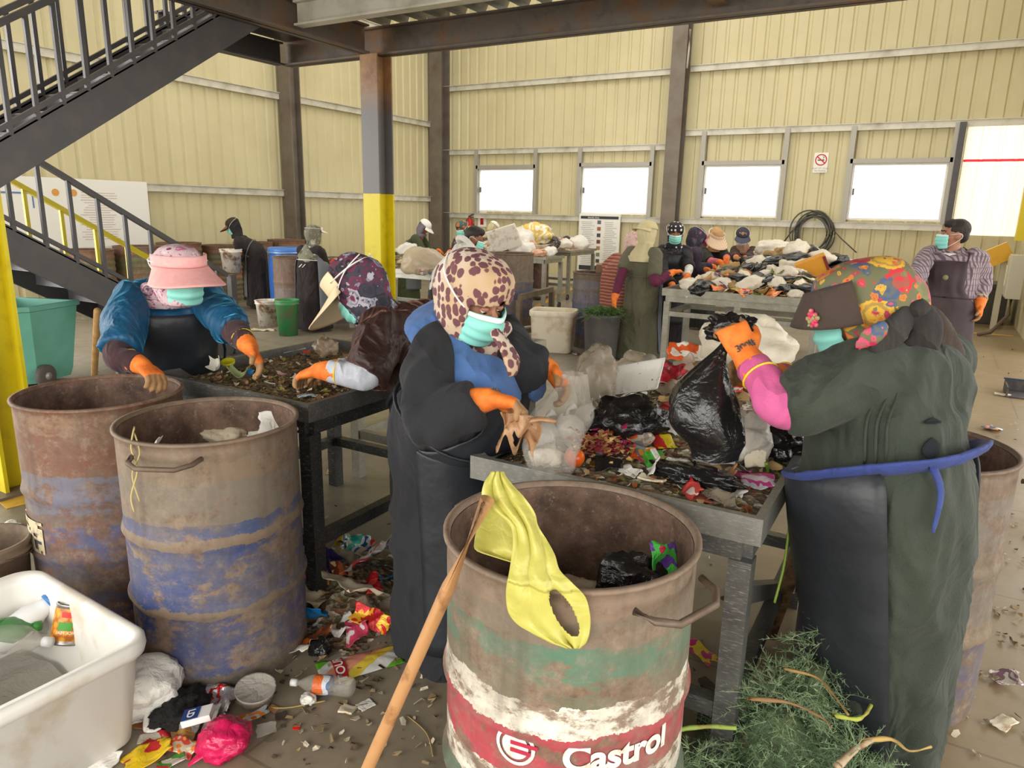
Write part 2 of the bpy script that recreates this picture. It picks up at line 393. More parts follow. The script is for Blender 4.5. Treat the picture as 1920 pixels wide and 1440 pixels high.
# mezzanine: edge beams, joists and ribbed deck
def beam(p, q, w, h, label, mat=M_BEAM, name='steel_beam'):
    p, q = Vector(p), Vector(q); d = (q-p).normalized(); s = d.cross(Vector((0, 0, 1))).normalized(); b = MB(); t = .018
    b.bar(p, q, t, h)
    for z in (-h/2+t/2, h/2-t/2): b.bar(p+Vector((0, 0, z)), q+Vector((0, 0, z)), w, t)
    return tag(b.build(name, mat, smooth=False), label, 'beam')
beam((-5.72, -3, 3.41), (-5.72, 6.5, 3.41), .16, .29, 'rusty mezzanine edge beam running from the column towards the viewer')
beam((-7.1, 6.67, 3.41), (4.2, 6.67, 3.41), .16, .29, 'rusty mezzanine edge beam crossing the top of the picture')
beam((-7.12, 5.0, 3.39), (-7.12, 6.58, 3.39), .14, .25, 'short dark beam under the stair landing at mezzanine level', M_DARK)
beam((-5.62, 5.45, 3.42), (3.5, 5.45, 3.42), .12, .22, 'pale galvanised joist under the mezzanine deck', M_GIRT, 'floor_joist')
beam((-1.85, -2, 3.44), (-1.85, 6.58, 3.44), .12, .2, 'brown joist under the deck meeting the long crossing beam', MAT('#8a7357', .5, .2, noise=(4, '#6b543d', .4, .7)), 'floor_joist')
b = MB(); xs = []
x = -5.62
while x < 4.2:
    xs += [(x, 0), (x+.1, 0), (x+.13, .06), (x+.22, .06)]; x += .25
b.grid(lambda i, j: (xs[round(i*(len(xs)-1))][0], -3+9.7*j, 3.59+xs[round(i*(len(xs)-1))][1]), len(xs)-1, 1)
tag(b.build('deck_sheet', MAT('#97958c', .35, .6, noise=(3, '#77746b', .4, .7)), smooth=False, solid=.01), 'ribbed galvanised steel deck sheet of the mezzanine floor overhead', 'deck')
tag(MB().box((-6.45, 6.0, 3.56), (1.25, 1.2, .05)).build('landing_plate', M_DARK, smooth=False), 'dark steel landing plate at the top of the upper stairs', 'landing')
# ---------------------------------------------------------------- staircases
def stair_flight(label, xn, xf, y0, z0, y1, z1, nst, rails, base_z=None):
    """flight along Y from (y0,z0) low to (y1,z1) high between x=xn (near) and x=xf (far)"""
    r = thing('staircase', label, 'stairs', (xn, y0, base_z if base_z is not None else z0))
    sl = Vector((0, y1-y0, z1-z0)); d = sl.normalized()
    for x in (xn, xf): MB().bar((x, y0, z0), (x, y1, z1), .03, .27).bar(Vector((x-.02, y0, z0))+Vector((0, 0, .135)), Vector((x-.02, y1, z1))+Vector((0, 0, .135)), .07, .012).build('stringer', M_DARK, r, smooth=False)
    for k in range(nst):
        u = (k+.5)/nst; c = Vector((0, y0, z0)) + sl*u; dy = (y1-y0)/nst; dz = (z1-z0)/nst
        MB().box(((xn+xf)/2, c.y, c.z+.03), (abs(xf-xn)-.03, abs(dy)+.02, .008)).box(((xn+xf)/2, c.y-dy/2, c.z+.03-dz/2), (abs(xf-xn)-.03, .008, dz)).build('tread', MAT('#77757a', .45, .3, noise=(6, '#66646a', .4, .7)), r, smooth=False)
    for x, m, nb, mid in rails:
        hr = MB().bar((x, y0, z0+.86), (x, y1, z1+.86), .055, .045).build('handrail', m, r, smooth=False)
        if mid: MB().bar((x, y0, z0+.21), (x, y1, z1+.21), .035, .035).build('bottom_rail', m, r, smooth=False)
        for k in range(nb):
            u = (k+.5)/nb; c = Vector((x, y0, z0)) + sl*u
            MB().box((x, c.y, c.z+.5), (.032, .032, .74)).build('baluster', m, r, smooth=False)
    return r
lo = stair_flight('lower flight of dark grey steel stairs rising to the left behind the worker in teal', -6.61, -7.6, 5.2, .02, 2.3, 1.74, 10, [(-6.61, M_DARK, 12, True), (-7.6, M_YEL, 9, False)], 0)
for x, m in ((-6.61, M_DARK), (-7.6, M_YEL)): MB().box((x, 5.26, .44), (.07, .07, .88)).build('newel_post', m, lo, smooth=False)
MB().box((-7.1, 5.3, .005), (1.15, .3, .01)).build('base_plate', M_DARK, lo, smooth=False)
up = stair_flight('upper flight of dark grey steel stairs climbing right to the mezzanine, top left', -5.85, -6.5, 2.35, 1.62, 5.15, 3.42, 10, [(-5.85, M_DARK, 14, True), (-6.5, M_DARK, 14, True)])
tag(MB().box((-6.7, 1.7, 1.5), (1.9, 1.0, .06)).build('landing_plate', M_DARK, smooth=False), 'dark steel half landing joining the two stair flights at far left', 'landing')
for x, y in ((-7.55, 1.2), (-5.85, 1.2)):
    tag(MB().box((x, y, .735), (.08, .08, 1.47)).build('landing_post', M_DARK, smooth=False), 'dark steel post holding up the half landing of the stairs', 'post', 'posts under the half landing')
# ---------------------------------------------------------------- drums
def drum_mat(bands, rust='#7b5c48', amount=.5, seed=0):
    """painted steel drum: bands = (height fraction, colour); worn through to rust in patches"""
    t = NT('worn_drum_paint'); v = t.tc('Object'); z = t.sep()[2]
    w = t.noise(5, t.map(v, loc=(seed*3.1, seed, 0)), 6, .7); h = t.math('ADD', t.math('DIVIDE', z, .88), .5)
    hh = t.math('ADD', h, t.math('MULTIPLY', t.math('SUBTRACT', w, .5), .10))
    c = t.ramp(hh, bands, True)
    n = t.noise(6, t.map(v, (1, 1, 1.9), loc=(seed, seed*2, 0)), 9, .74); m = t.noise(23, t.map(v, loc=(seed, 0, seed)), 6, .8)
    rc = t.ramp(m, [(.3, '#5b4537'), (.5, rust), (.7, '#98816c')])
    lo = .60-.25*amount
    c = t.mix(t.ramp(n, [(lo, 0.0), (lo+.07, .92)]), c, rc)
    c = t.mix(t.ramp(m, [(.56, 0.0), (.7, .6)]), c, '#8f8273'); c = t.mix(t.ramp(t.noise(9, v, 3), [(.6, 0.0), (.78, .6)]), c, '#54483c')
    g2 = t.noise(3.2, t.map(v, (1, 1, 1.5), loc=(seed*2, 3, seed)), 8, .75); c = t.mix(t.ramp(g2, [(.36, 0.0), (.62, .72)]), c, t.ramp(m, [(.35, '#6b5d4e'), (.65, '#8c7f6e')]))
    st = t.noise(12, t.map(v, (1, 1, .12)), 4, .6); c = t.mix(t.ramp(st, [(.52, 0.0), (.7, .4)]), c, '#50443a')
    t.bump(m, .25, .004); return t.fin(c, .66, .05)
def rust_in():
    t = NT('rusty_inside'); n = t.noise(9, None, 8, .75); m = t.noise(34, None, 6, .8); c = t.ramp(n, [(.35, '#4a382e'), (.5, '#6b5344'), (.66, '#84695a')]); c = t.mix(t.ramp(m, [(.56, 0.0), (.68, .7)]), c, '#a08a76'); c = t.mix(t.ramp(m, [(.3, .8), (.42, 0.0)]), c, '#332620'); t.bump(m, .4, .005); return t.fin(c, .75)
M_RUSTIN = rust_in()
M_RIM = MAT('#77685a', .6, .3, noise=(14, '#5a4638', .4, .7))
def drum(x, y, mat, label, cat='barrel', R=.295, H=.88, z=0, hoops=(.34, .62), handles=(), bottom=.03, name='steel_drum', group=None, ribs=False):
    r = thing(name, label, cat, (x, y, z), group); c = (x, y, z); p = []
    n = 44
    for i in range(n+1):
        h = H*i/n; rr = R
        for q in hoops: rr += .012*math.exp(-((h-q*H)/.014)**2)
        if ribs: rr += .006*math.cos(h/H*70)
        p.append((rr, h))
    p += [(R+.009, H+.004), (R+.009, H+.012), (R-.004, H+.014), (R-.008, H)]
    MB().lathe(p, c, 56).build('shell', mat, r, origin=(x, y, z+H/2))
    MB().lathe([(R-.009, H-.001), (R-.012, H*.5), (R-.012, bottom), (.001, bottom)], c, 48).build('inner_wall', M_RUSTIN, r)
    for a in handles:
        a = math.radians(a); d = V(math.cos(a), math.sin(a), 0); s = V(-d.y, d.x, 0); q = V(x, y, z+H-.03)+d*R
        pts = [q-s*.11, q-s*.10+d*.045-V(0, 0, .005), q-s*.06+d*.075-V(0, 0, .012), q+s*.06+d*.075-V(0, 0, .012), q+s*.10+d*.045-V(0, 0, .005), q+s*.11]
        MB().tube(pts, .0085, 8).build('handle', M_RIM, r)
    return r
CAST = drum_mat([(0, '#3d6b58'), (.40, '#e9e4d4'), (.49, '#b83048'), (.625, '#e9e4d4'), (.70, '#6c6d58'), (.76, '#4c7a63'), (.86, '#7d7060'), (.93, '#8d7664')], '#7d6350', .38, 3)
cast = drum(-.66, 1.44, CAST, 'open drum nearest the viewer, rusty green above a white and red painted band', handles=(-20, 158))
def wrapc(cx, cy, cz, R, a0):
    def f(v):
        a = a0 + v.x/R; return V(cx+R*math.cos(a), cy+R*math.sin(a), cz+v.y)
    return f
MB().text('Castrol', .086, None, wrap=wrapc(-.66, 1.44, .498, .2985, math.radians(-40)), bold=.003).build('lettering', MAT('#ece6d8', .5, noise=(30, '#b8a488', .5, .7)), cast, smooth=False)
cw = wrapc(-.66, 1.44, .505, .298, math.radians(-40)-.235/.3)
b = MB()
for r0, r1 in ((.038, .046), (.0, .031)):
    for k in range(28):
        a, e = 2*math.pi*k/28, 2*math.pi*(k+1)/28
        b.poly([cw(V(r0*math.cos(a), r0*math.sin(a), 0)), cw(V(r1*math.cos(a), r1*math.sin(a), 0)), cw(V(r1*math.cos(e), r1*math.sin(e), 0)), cw(V(r0*math.cos(e), r0*math.sin(e), 0))])
b.build('emblem', MAT('#ece6d8', .5, noise=(30, '#b8a488', .5, .7)), cast, smooth=False)
b = MB()
for yy, l in ((.009, .052), (-.009, .037)): b.poly([cw(V(px, yy+py, .0)) + V(0, -.002, 0) for px, py in ((-.01, -.005), (l, -.005), (l, .005), (-.01, .005))])
b.build('emblem_stroke', MAT('#b02a44', .5), cast, smooth=False)
BLUE = drum_mat([(0, '#5a5650'), (.07, '#2c437c'), (.32, '#857260'), (.355, '#2f4880'), (.6, '#857260'), (.64, '#46547c'), (.69, '#7d7468'), (.86, '#87745f'), (.94, '#7f6a58')], '#8a705a', .42, 1)
drum(-2.12, 1.55, BLUE, 'dented drum in front of the sorting tray, rusty on top and blue below', handles=(-62,))
BROWN = drum_mat([(0, '#43507a'), (.3, '#3f5088'), (.5, '#70605c'), (.55, '#6d6f82'), (.72, '#77503f'), (.9, '#8c6c52')], '#7a4c38', .62, 2)
bd = drum(-2.79, 1.56, BROWN, 'rusty brown drum the worker in teal rests one hand on', handles=(-165,))
b = MB(); wr = wrapc(-2.79, 1.56, .38, .2995, math.radians(-100))
b.grid(lambda i, j: wr(V((i-.5)*.18, (j-.5)*.13, 0)), 14, 10, keep=lambda i, j: mnoise.noise(V(i*5, j*5, 3)) > -.22)
b.build('torn_label', MAT('#cdbf9c', .7, noise=(30, '#8b8070', .5, .65)), bd)
RB = drum_mat([(0, '#55525a'), (.12, '#4e4c66'), (.33, '#7c6c54'), (.4, '#6a665e'), (.62, '#7a6c58'), (.68, '#75706a'), (.9, '#74584a')], '#6f5a4a', .42, 4)
drum(.03, 2.68, RB, 'rusty drum behind the worker in the dark green dress', handles=(0,))
BL2 = drum_mat([(0, '#6a6a70'), (.15, '#4a64a8'), (.55, '#5a6796'), (.75, '#70707a'), (.93, '#6f5d50')], '#82766a', .35, 5)
p = A(1116, 598, 8.95); drum(p.x, p.y, BL2, 'faded blue drum beside the woman in the red striped dress', H=.9, ribs=False, hoops=(.2, .4, .62, .8))
p = A(956, 560, 9.3)
BL3 = drum_mat([(0, '#7c6c54'), (.12, '#44569a'), (.45, '#5a6488'), (.62, '#7c7264'), (.9, '#806a54')], '#806c56', .45, 6)
drum(p.x, p.y, BL3, 'rusty blue drum standing on a low steel frame', z=.19, H=.9)
# low steel frame under it and the gate-like rail next to it
M_RAIL = MAT('#7d6d58', .55, .2, noise=(6, '#5c5044', .4, .7))
b = MB()
for dx in (-.36, .36): b.bar((p.x+dx, p.y-.42, .15), (p.x+dx, p.y+.42, .15), .06)
for dy in (-.42, .42): b.bar((p.x-.42, p.y+dy, .15), (p.x+.42, p.y+dy, .15), .06)
for dx in (-.36, .36):
    for dy in (-.38, .38): b.box((p.x+dx, p.y+dy, .065), (.06, .06, .13))
tag(b.build('drum_stand', M_RAIL, smooth=False), 'low rusty steel stand carrying the blue drum', 'stand')
q0, q1 = A(974, 555, 8.7), A(1035, 540, 9.7)
rl = thing('guard_rail', 'low rusty steel guard rail in front of the drum on its stand', 'rail', (q0.x, q0.y, 0))
MB().bar((q0.x, q0.y, .6), (q1.x, q1.y, .6), .05, .07).build('rail_bar', M_RAIL, rl, smooth=False)
for q in (q0, q1): MB().box((q.x, q.y, .285), (.06, .06, .57)).build('post', M_RAIL, rl, smooth=False)
# olive ribbed drums against the left wall
RIBM = drum_mat([(0, '#5b6440'), (.3, '#66704a'), (.42, '#9a6f48'), (.58, '#9c7a52'), (.64, '#6a7048'), (.9, '#84583c')], '#8a5a3c', .42, 7)
first = None
for i in range(6):
    p = V(-10.45+.04*(i % 2), 5.9+.73*i, 0)
    if first is None: first = drum(p.x, p.y, RIBM, '', 'barrel', R=.33, H=.95, ribs=True, group='olive drums lined up along the left wall')
    else: dup(first, (p.x, p.y, 0), i*1.3, (1, 1, 1+.03*(i % 3)))
for o in [o for o in bpy.data.objects if o.parent is None and o.get('group') == 'olive drums lined up along the left wall']: o['label'] = 'olive green ribbed drum with rusty bands along the left wall'
# blue plastic drum with lid
p = A(541, 530, 11.3); bdz = thing('plastic_drum', 'bright blue plastic drum with lid near the left wall', 'barrel', (p.x, p.y, 0))
M_BLUEP = MAT('#3a6fc4', .35, coat=.2)
MB().lathe([(.22, 0), (.27, .03), (.285, .2), (.29, .5), (.285, .78), (.26, .9), (.26, .92)], (p.x, p.y, 0), 36, capend=True).build('drum_body', M_BLUEP, bdz)
MB().lathe([(.285, .92), (.29, .93), (.29, .98), (.27, .995), (.0, .995)], (p.x, p.y, 0), 36).build('lid', MAT('#4a80d0', .35), bdz)
MB().lathe([(.288, .905), (.297, .91), (.297, .93), (.288, .935)], (p.x, p.y, 0), 36).build('lid_clamp', MAT('#8faad6', .3, .5), bdz)
BR3 = drum_mat([(0, '#8a8086'), (.4, '#8f8488'), (.52, '#866c5e'), (.9, '#8a6a58')], '#866552', .4, 8)
p = A(548, 545, 10.45); drum(p.x, p.y, BR3, 'plain brown drum in front of the blue plastic drum', R=.25, H=.9)
p = A(625, 540, 10.3); drum(p.x, p.y, BR3, 'brown drum under the tray of the woman with her back turned', R=.25, H=.82)
MB().box((p.x+.12, p.y, .876), (.75, .55, .08)).build('sorting_tray', MAT('#3d3a38', .5, .2), smooth=False)
tag(bpy.data.objects['sorting_tray'], 'dark shallow sorting tray on a brown drum by the woman with her back turned', 'tray')
# ---------------------------------------------------------------- buckets and bins
def bucket(x, y, z, R, H, mat, label, rimmat=None, taper=.82, name='bucket', cat='bucket', tilt=None):
    r = thing(name, label, cat, (x, y, z)); c = (x, y, z)
    MB().lathe([(R*taper-.012, .006), (R*taper, 0), (R*.97, H*.86), (R*1.05, H*.87), (R*1.05, H*.9), (R*.99, H*.905), (R*1.06, H*.96), (R*1.07, H), (R*.98, H), (R*.95, H*.9), (R*taper-.01, .02), (0, .02)], c, 36, capend=False).build('bucket_body', mat, r)
    MB().tube([V(x, y, z)+V(R*1.06*math.cos(t), R*1.06*math.sin(t)*.98, H*.9-.03*math.sin(t)) for t in [math.pi*(k/16) for k in range(17)]], .003, 6).build('wire_handle', M_RIM, r)
    return r
M_DIRTYW = MAT('#e8e2d6', .5, noise=(8, '#8a6a4c', .48, .62), name='muddy_white_plastic')
p = A(503, 606, 9.9); bucket(p.x, p.y, 0, .155, .36, M_DIRTYW, 'muddy white bucket standing on the floor beside the green one')
p = A(541, 626, 9.25); bucket(p.x, p.y, 0, .145, .46, MAT('#3f9a5c', .5, noise=(7, '#7a7a5c', .42, .66)), 'tall green bucket beside the woman in the long dark dress')
bk = bucket(-2.93, 1.14, 0, .145, .38, MAT('#7d6c58', .7, noise=(9, '#55473a', .4, .66), bump=(25, .3)), 'mud caked brown bucket behind the white tub')
def tub(corners, H, label, mat, wall=.012, z=0):
    """rounded rectangular tub; corners = rim rectangle (cx, cy, sx, sy, rz)"""
    cx, cy, sx, sy, rz = corners; r = thing('plastic_tub', label, 'tub', (cx, cy, z)); M = Matrix.Rotation(rz, 3, 'Z')
    def ringp(sx, sy, h, rad, n=6):
        pts = []
        for qx, qy, a0 in ((1, 1, 0), (-1, 1, 90), (-1, -1, 180), (1, -1, 270)):
            for k in range(n+1):
                a = math.radians(a0+90*k/n); o = M @ V(qx*(sx/2-rad)+rad*math.cos(a), qy*(sy/2-rad)+rad*math.sin(a), 0); pts.append(V(cx+o.x, cy+o.y, z+h))
        return pts
    b = MB(); k = .84
    b.loft([ringp(sx*k-.05, sy*k-.05, .0, .05), ringp(sx*k, sy*k, .02, .06), ringp(sx*.93, sy*.93, H*.84, .07), ringp(sx*.955, sy*.955, H*.86, .07), ringp(sx*.985, sy*.985, H*.87, .08), ringp(sx, sy, H*.92, .085), ringp(sx*.995, sy*.995, H*.985, .085),
            ringp(sx*.97, sy*.97, H, .08), ringp(sx*.90, sy*.90, H*.985, .065), ringp(sx*.88, sy*.88, H*.9, .06), ringp(sx*k-.03, sy*k-.03, .05, .05)])
    b.build('tub_body', mat, r); return r
M_TUB = MAT('#e4e1da', .38, noise=(5, '#c4b59a', .56, .78), coat=.1, name='scuffed_white_plastic')
tub((-2.25, .79, .76, .70, math.radians(-3)), .365, 'large scuffed white plastic tub of bottles in the lower left corner', M_TUB)
p = A(1037, 640, 8.55); tub((p.x, p.y, .55, .42, math.radians(18)), .5, 'cream plastic tub on the floor beside the faded blue drum', MAT('#e4d9c2', .45, noise=(5, '#b99f74', .5, .75)))
p = A(1125, 680, 7.9); gb = thing('rubbish_bin', 'dark grey bin stuffed with green dill stalks beside the striped dress', 'bin', (p.x, p.y, 0))
MB().lathe([(.16, 0), (.2, .52), (.215, .53), (.215, .56), (.19, .56), (.15, .03), (0, .03)], (p.x, p.y, 0), 28).build('bin_body', MAT('#4c4b4a', .6, noise=(6, '#5f5a54', .4, .7)), gb)
BINP = p.copy()
# green wheeled bin under the stairs
gx, gy = -7.05, 3.3; r = thing('wheeled_bin', 'pale green wheeled bin under the dark stairs', 'bin', (gx, gy, 0)); M = Matrix.Rotation(math.radians(20), 3, 'Z')
def gr(w, d, z, ch=.09):
    return [V(gx, gy, z) + M @ V(a, c, 0) for a, c in ((w/2-ch, -d/2), (w/2, -d/2+ch), (w/2, d/2), (-w/2, d/2), (-w/2, -d/2+ch), (-w/2+ch, -d/2))]
MB().loft([gr(.5, .46, .03), gr(.53, .5, .1), gr(.66, .62, .68), gr(.7, .66, .69), gr(.7, .66, .73), gr(.62, .58, .73), gr(.47, .43, .08)]).build('bin_body', MAT('#6fae9e', .42, noise=(2, '#5c9c84', .4, .7)), r, smooth=False)
for s in (-1, 1):
    wp = V(gx, gy, .1) + M @ V(s*.31, -.12, 0); ax = M @ V(1, 0, 0)
    wh = MB().lathe([(.03, -.03), (.085, -.03), (.1, -.02), (.1, .02), (.085, .03), (.03, .03)], wp, 24, ax).build('wheel', MAT('#55504c', .7), r)
    MB().lathe([(.0, -.036), (.035, -.034), (.035, .034), (0, .036)], wp, 16, ax).build('hub', MAT('#a8a39a', .4, .4), wh)
# ---------------------------------------------------------------- tables
def steel_mat(a, b2, r=.4):
    t = NT('scuffed_steel'); n = t.noise(7, None, 8, .75); m = t.noise(40, t.map(t.tc(), (1, 6, 6)), 3, .6)
    c = t.ramp(n, [(.35, a), (.65, b2)]); c = t.mix(t.ramp(m, [(.55, 0.0), (.75, .35)]), c, '#e0ddd4'); return t.fin(c, r, .35)
M_TOPA = MAT('#7d7263', .6, .1, noise=(5, '#5c5142', .38, .68), name='dirty_tray')
M_LEGA = steel_mat('#4c4d4c', '#6e6e6a'); M_LIP = steel_mat('#8d8c86', '#6f6e69', .35); M_LEGD = steel_mat('#2f3030', '#4a4a48'); M_PALE = steel_mat('#c9c6bc', '#aaa79c', .45); M_MID = steel_mat('#a39f92', '#86826f')
def table(x0, x1, y0, y1, H, legm, lipm, label, name='sorting_table', lip=.05, rail=.28, wheels=False, leg=.06, topm=None, nleg=2, raily=None):
    r = thing(name, label, 'table', ((x0+x1)/2, (y0+y1)/2, 0)); cx, cy = (x0+x1)/2, (y0+y1)/2
    MB().box((cx, cy, H-lip-.008), (x1-x0-.004, y1-y0-.004, .016)).build('tabletop', topm or M_TOPA, r, smooth=False)
    b = MB(); t = .022
    b.box((cx, y0+t/2, H-lip/2-.012), (x1-x0, t, lip+.024)).box((cx, y1-t/2, H-lip/2-.012), (x1-x0, t, lip+.024))
    b.box((x0+t/2, cy, H-lip/2-.012), (t, y1-y0-2*t, lip+.024)).box((x1-t/2, cy, H-lip/2-.012), (t, y1-y0-2*t, lip+.024)).build('raised_edge', lipm, r, smooth=False)
    b = MB(); i = .05; zt = H-lip-.016; ah = .07
    for yy in (y0+i, y1-i): b.box((cx, yy, zt-ah/2), (x1-x0-2*i, .05, ah))
    for xx in (x0+i, x1-i): b.box((xx, cy, zt-ah/2), (.05, y1-y0-2*i, ah))
    b.build('apron_frame', legm, r, smooth=False); b = MB()
    for yy in (y0+i, y1-i): b.box((cx, yy, rail), (x1-x0-2*i-leg, .045, .05))
    for xx in (x0+i, x1-i): b.box((xx, cy, rail), (.045, y1-y0-2*i-leg, .05))
    b.build('lower_rail', legm, r, smooth=False)
    zb = .11 if wheels else 0
    for k in range(nleg):
        xx = x0+i+(x1-x0-2*i)*k/(nleg-1)
        for yy in (y0+i, y1-i):
            lg = MB().box((xx, yy, (zt-.07+zb)/2), (leg, leg, zt-.07-zb)).build('leg', legm, r, smooth=False)
            if wheels: MB().lathe([(.01, -.015), (.045, -.015), (.05, 0), (.045, .015), (.01, .015)], (xx, yy, .05), 14, (1, 0, 0)).box((xx, yy, .09), (.03, .05, .04)).build('caster', MAT('#4e4a46', .6), lg)
    return r
T1 = table(-1.16, -.28, 1.76, 3.06, .88, M_LEGA, M_LIP, 'scuffed steel sorting table heaped with rubbish between the leopard scarf and green dress workers')
MB().bar((-.34, 2.98, .1), (-.34, 1.84, .62), .05).build('brace', M_LEGA, T1, smooth=False)
T2 = table(-2.97, -2.0, 1.90, 3.02, .88, M_LEGD, steel_mat('#6e6d69', '#55534f', .4), 'low edged black steel sorting tray table between the teal and brown velvet workers')
T3 = table(-2.38, -.84, 7.18, 8.0, .88, M_MID, M_MID, 'long steel sorting table buried in rubbish in the middle distance at right', nleg=3, rail=.62)
T3b = table(-2.0, -.55, 8.25, 9.6, .92, M_MID, M_MID, 'second steel table behind the long one with the tallest rubbish heap', rail=.5)
T4 = table(-6.9, -5.35, 7.35, 8.3, .86, M_PALE, M_PALE, 'pale painted steel table just right of the yellow column', nleg=3, rail=.33, lip=.03)
T5 = table(-2.95, -1.98, 3.1, 3.84, .86, M_MID, M_MID, 'half hidden steel table behind the leopard scarf worker', lip=.04)
T6 = table(-7.2, -5.45, 10.45, 11.15, .9, M_MID, M_MID, 'steel table on casters with pale rubbish behind the drum on its stand', wheels=True, lip=.02)
T7 = table(-7.2, -5.85, 12.2, 13.4, .93, M_MID, M_MID, 'farthest steel table on casters near the poster', wheels=True, lip=.02)
# ---------------------------------------------------------------- things on the walls
M_INK = MAT('#4a4a4a', .6); M_RED = MAT('#c8202c', .5); M_PAPER = MAT('#f4f1ea', .55)
def lines(b, x0, x1, z0, z1, n, y, rng, h=.012):
    for k in range(n):
        z = z1-(z1-z0)*k/(n-1); l = x0+(x1-x0)*rng.uniform(0, .15); rr = x1-(x1-x0)*rng.uniform(0, .35); b.box(((l+rr)/2, y, z), (rr-l, .003, h))
ps = thing('poster', 'tall white instruction poster with small photos on the back wall behind the striped dress', 'poster', (-6.48, 14.91, .1)); y = 14.925
MB().box((-6.48, y, .86), (.98, .02, 1.48)).build('board', M_PAPER, ps, smooth=False)
for zz, hh in ((1.52, .06), (.42, .1)): MB().box((-6.48, y-.012, zz), (.9, .004, hh)).build('header_bar', MAT('#3f3f42', .6), ps, smooth=False)
Mx = Matrix.Translation((-6.62, y-.016, 1.518)) @ Matrix.Rotation(math.radians(90), 4, 'X')
MB().text('Identify these', .05, Mx).build('lettering', M_PAPER, ps, smooth=False)
b = MB(); rg = random.Random(3); lines(b, -6.92, -6.58, .5, 1.42, 24, y-.012, rg); lines(b, -6.38, -6.04, .5, 1.42, 24, y-.012, rg); lines(b, -6.9, -6.1, .16, .34, 7, y-.012, rg)
b.build('small_print', MAT('#b9b7b2', .6), ps, smooth=False)
for k, c in enumerate(('#6d7078', '#a86a52', '#4a4d58', '#7d4a38', '#b08a62', '#8a9068', '#5a5448')):
    MB().box((-6.48, y-.013, 1.42-.14*k), (.085, .005, .08)).build('picture', MAT(c, .6), ps, smooth=False)
# whiteboard on the left wall
wb = thing('notice_board', 'large white notice board on the left wall behind the stairs', 'board', (-10.8, 5.7, .9)); X = -10.83
MB().box((X, 5.65, 1.42), (.03, 3.0, 1.04), bevel=.01).build('board', M_WHITE, wb, smooth=False)
b = MB(); rg = random.Random(5)
for k in range(20):
    z = 1.75-.035*k; b.box((X+.018, 6.35+rg.uniform(-.04, .04), z), (.004, rg.uniform(.35, .55), .01))
b.build('small_print', MAT('#d3c6bd', .6), wb, smooth=False)
MB().box((X+.018, 5.2, 1.72), (.004, .5, .025)).box((X+.018, 4.96, 1.62), (.004, .02, .2)).box((X+.018, 5.44, 1.62), (.004, .02, .2)).build('chart_lines', MAT('#6c87b8', .6), wb, smooth=False)
for k in range(3): MB().lathe([(0, 0), (.05, 0), (.05, .004), (0, .004)], (X+.016, 5.75+.25*k, 1.74), 16, (1, 0, 0)).build('picture', MAT('#e0a050', .6), wb, smooth=False)
# no smoking sign
p = AY(1539, 305, 15.04); sg = thing('no_smoking_sign', 'small white no smoking sign on the back wall between two windows', 'sign', (p.x, p.y, p.z-.18)); x, y, z = p
MB().box((x, y, z), (.25, .012, .36)).build('sign_plate', M_PAPER, sg, smooth=False)
b = MB()
for k in range(24):
    a, e = 2*math.pi*k/24, 2*math.pi*(k+1)/24
    b.quad(*[(x+r*math.cos(t), y-.008, z+.05+r*math.sin(t)) for r, t in ((.085, a), (.105, a), (.105, e), (.085, e))])
b.box((x, y-.009, z+.05), (.19, .002, .02), Matrix.Rotation(math.radians(40), 3, 'Y')).build('ban_ring', M_RED, sg, smooth=False)
MB().box((x, y-.008, z+.045), (.12, .002, .018)).tube([(x+.03, y-.008, z+.06), (x+.05, y-.008, z+.09), (x+.03, y-.008, z+.11)], .006, 6).build('cigarette', M_INK, sg, smooth=False)
MB().text('No smoking', .04, Matrix.Translation((x, y-.008, z-.145)) @ Matrix.Rotation(math.radians(90), 4, 'X')).build('lettering', MAT('#7a7a7a', .6), sg, smooth=False)
MB().text('ممنوع التدخين', .04, Matrix.Translation((x, y-.008, z-.095)) @ Matrix.Rotation(math.radians(90), 4, 'X')).build('lettering', MAT('#7a7a7a', .6), sg, smooth=False)
# extinguisher and its sign
p = AY(881, 425, 14.93); ex = thing('fire_extinguisher', 'red fire extinguisher hung on the back wall left of its sign', 'fire extinguisher', (p.x, p.y, p.z-.28))
MB().lathe([(.0, -.28), (.07, -.28), (.08, -.26), (.08, .1), (.06, .16), (.03, .19), (.03, .22), (0, .22)], p, 24).build('cylinder', M_RED, ex)
MB().lathe([(.081, -.12), (.0815, -.12), (.0815, .02), (.081, .02)], p, 24).build('label', MAT('#f0c838', .5), ex)
MB().lathe([(.081, -.24), (.0815, -.24), (.0815, -.13), (.081, -.13)], p, 24).build('label', M_PAPER, ex)
MB().bar(p+V(-.04, 0, .24), p+V(.1, 0, .3), .02, .025).bar(p+V(-.04, 0, .24), p+V(.1, 0, .22), .02, .02).bar(p+V(0, .05, .05), p+V(0, .12, .05), .1, .03).build('valve_handle', M_INK, ex, smooth=False)
MB().tube([p+V(-.03, 0, .22), p+V(-.1, 0, .15), p+V(-.11, 0, -.05)], .012, 8).build('hose', M_INK, ex)
p = AY(904, 411, 15.04); sg = thing('extinguisher_sign', 'red and white fire extinguisher sign on the back wall', 'sign', (p.x, p.y, p.z-.2)); x, y, z = p
MB().box(p, (.24, .012, .36)).build('sign_plate', M_PAPER, sg, smooth=False)
MB().box(p+V(0, -.008, -.03), (.09, .003, .2)).box(p+V(0, -.008, .09), (.04, .003, .05)).build('pictogram', M_RED, sg)
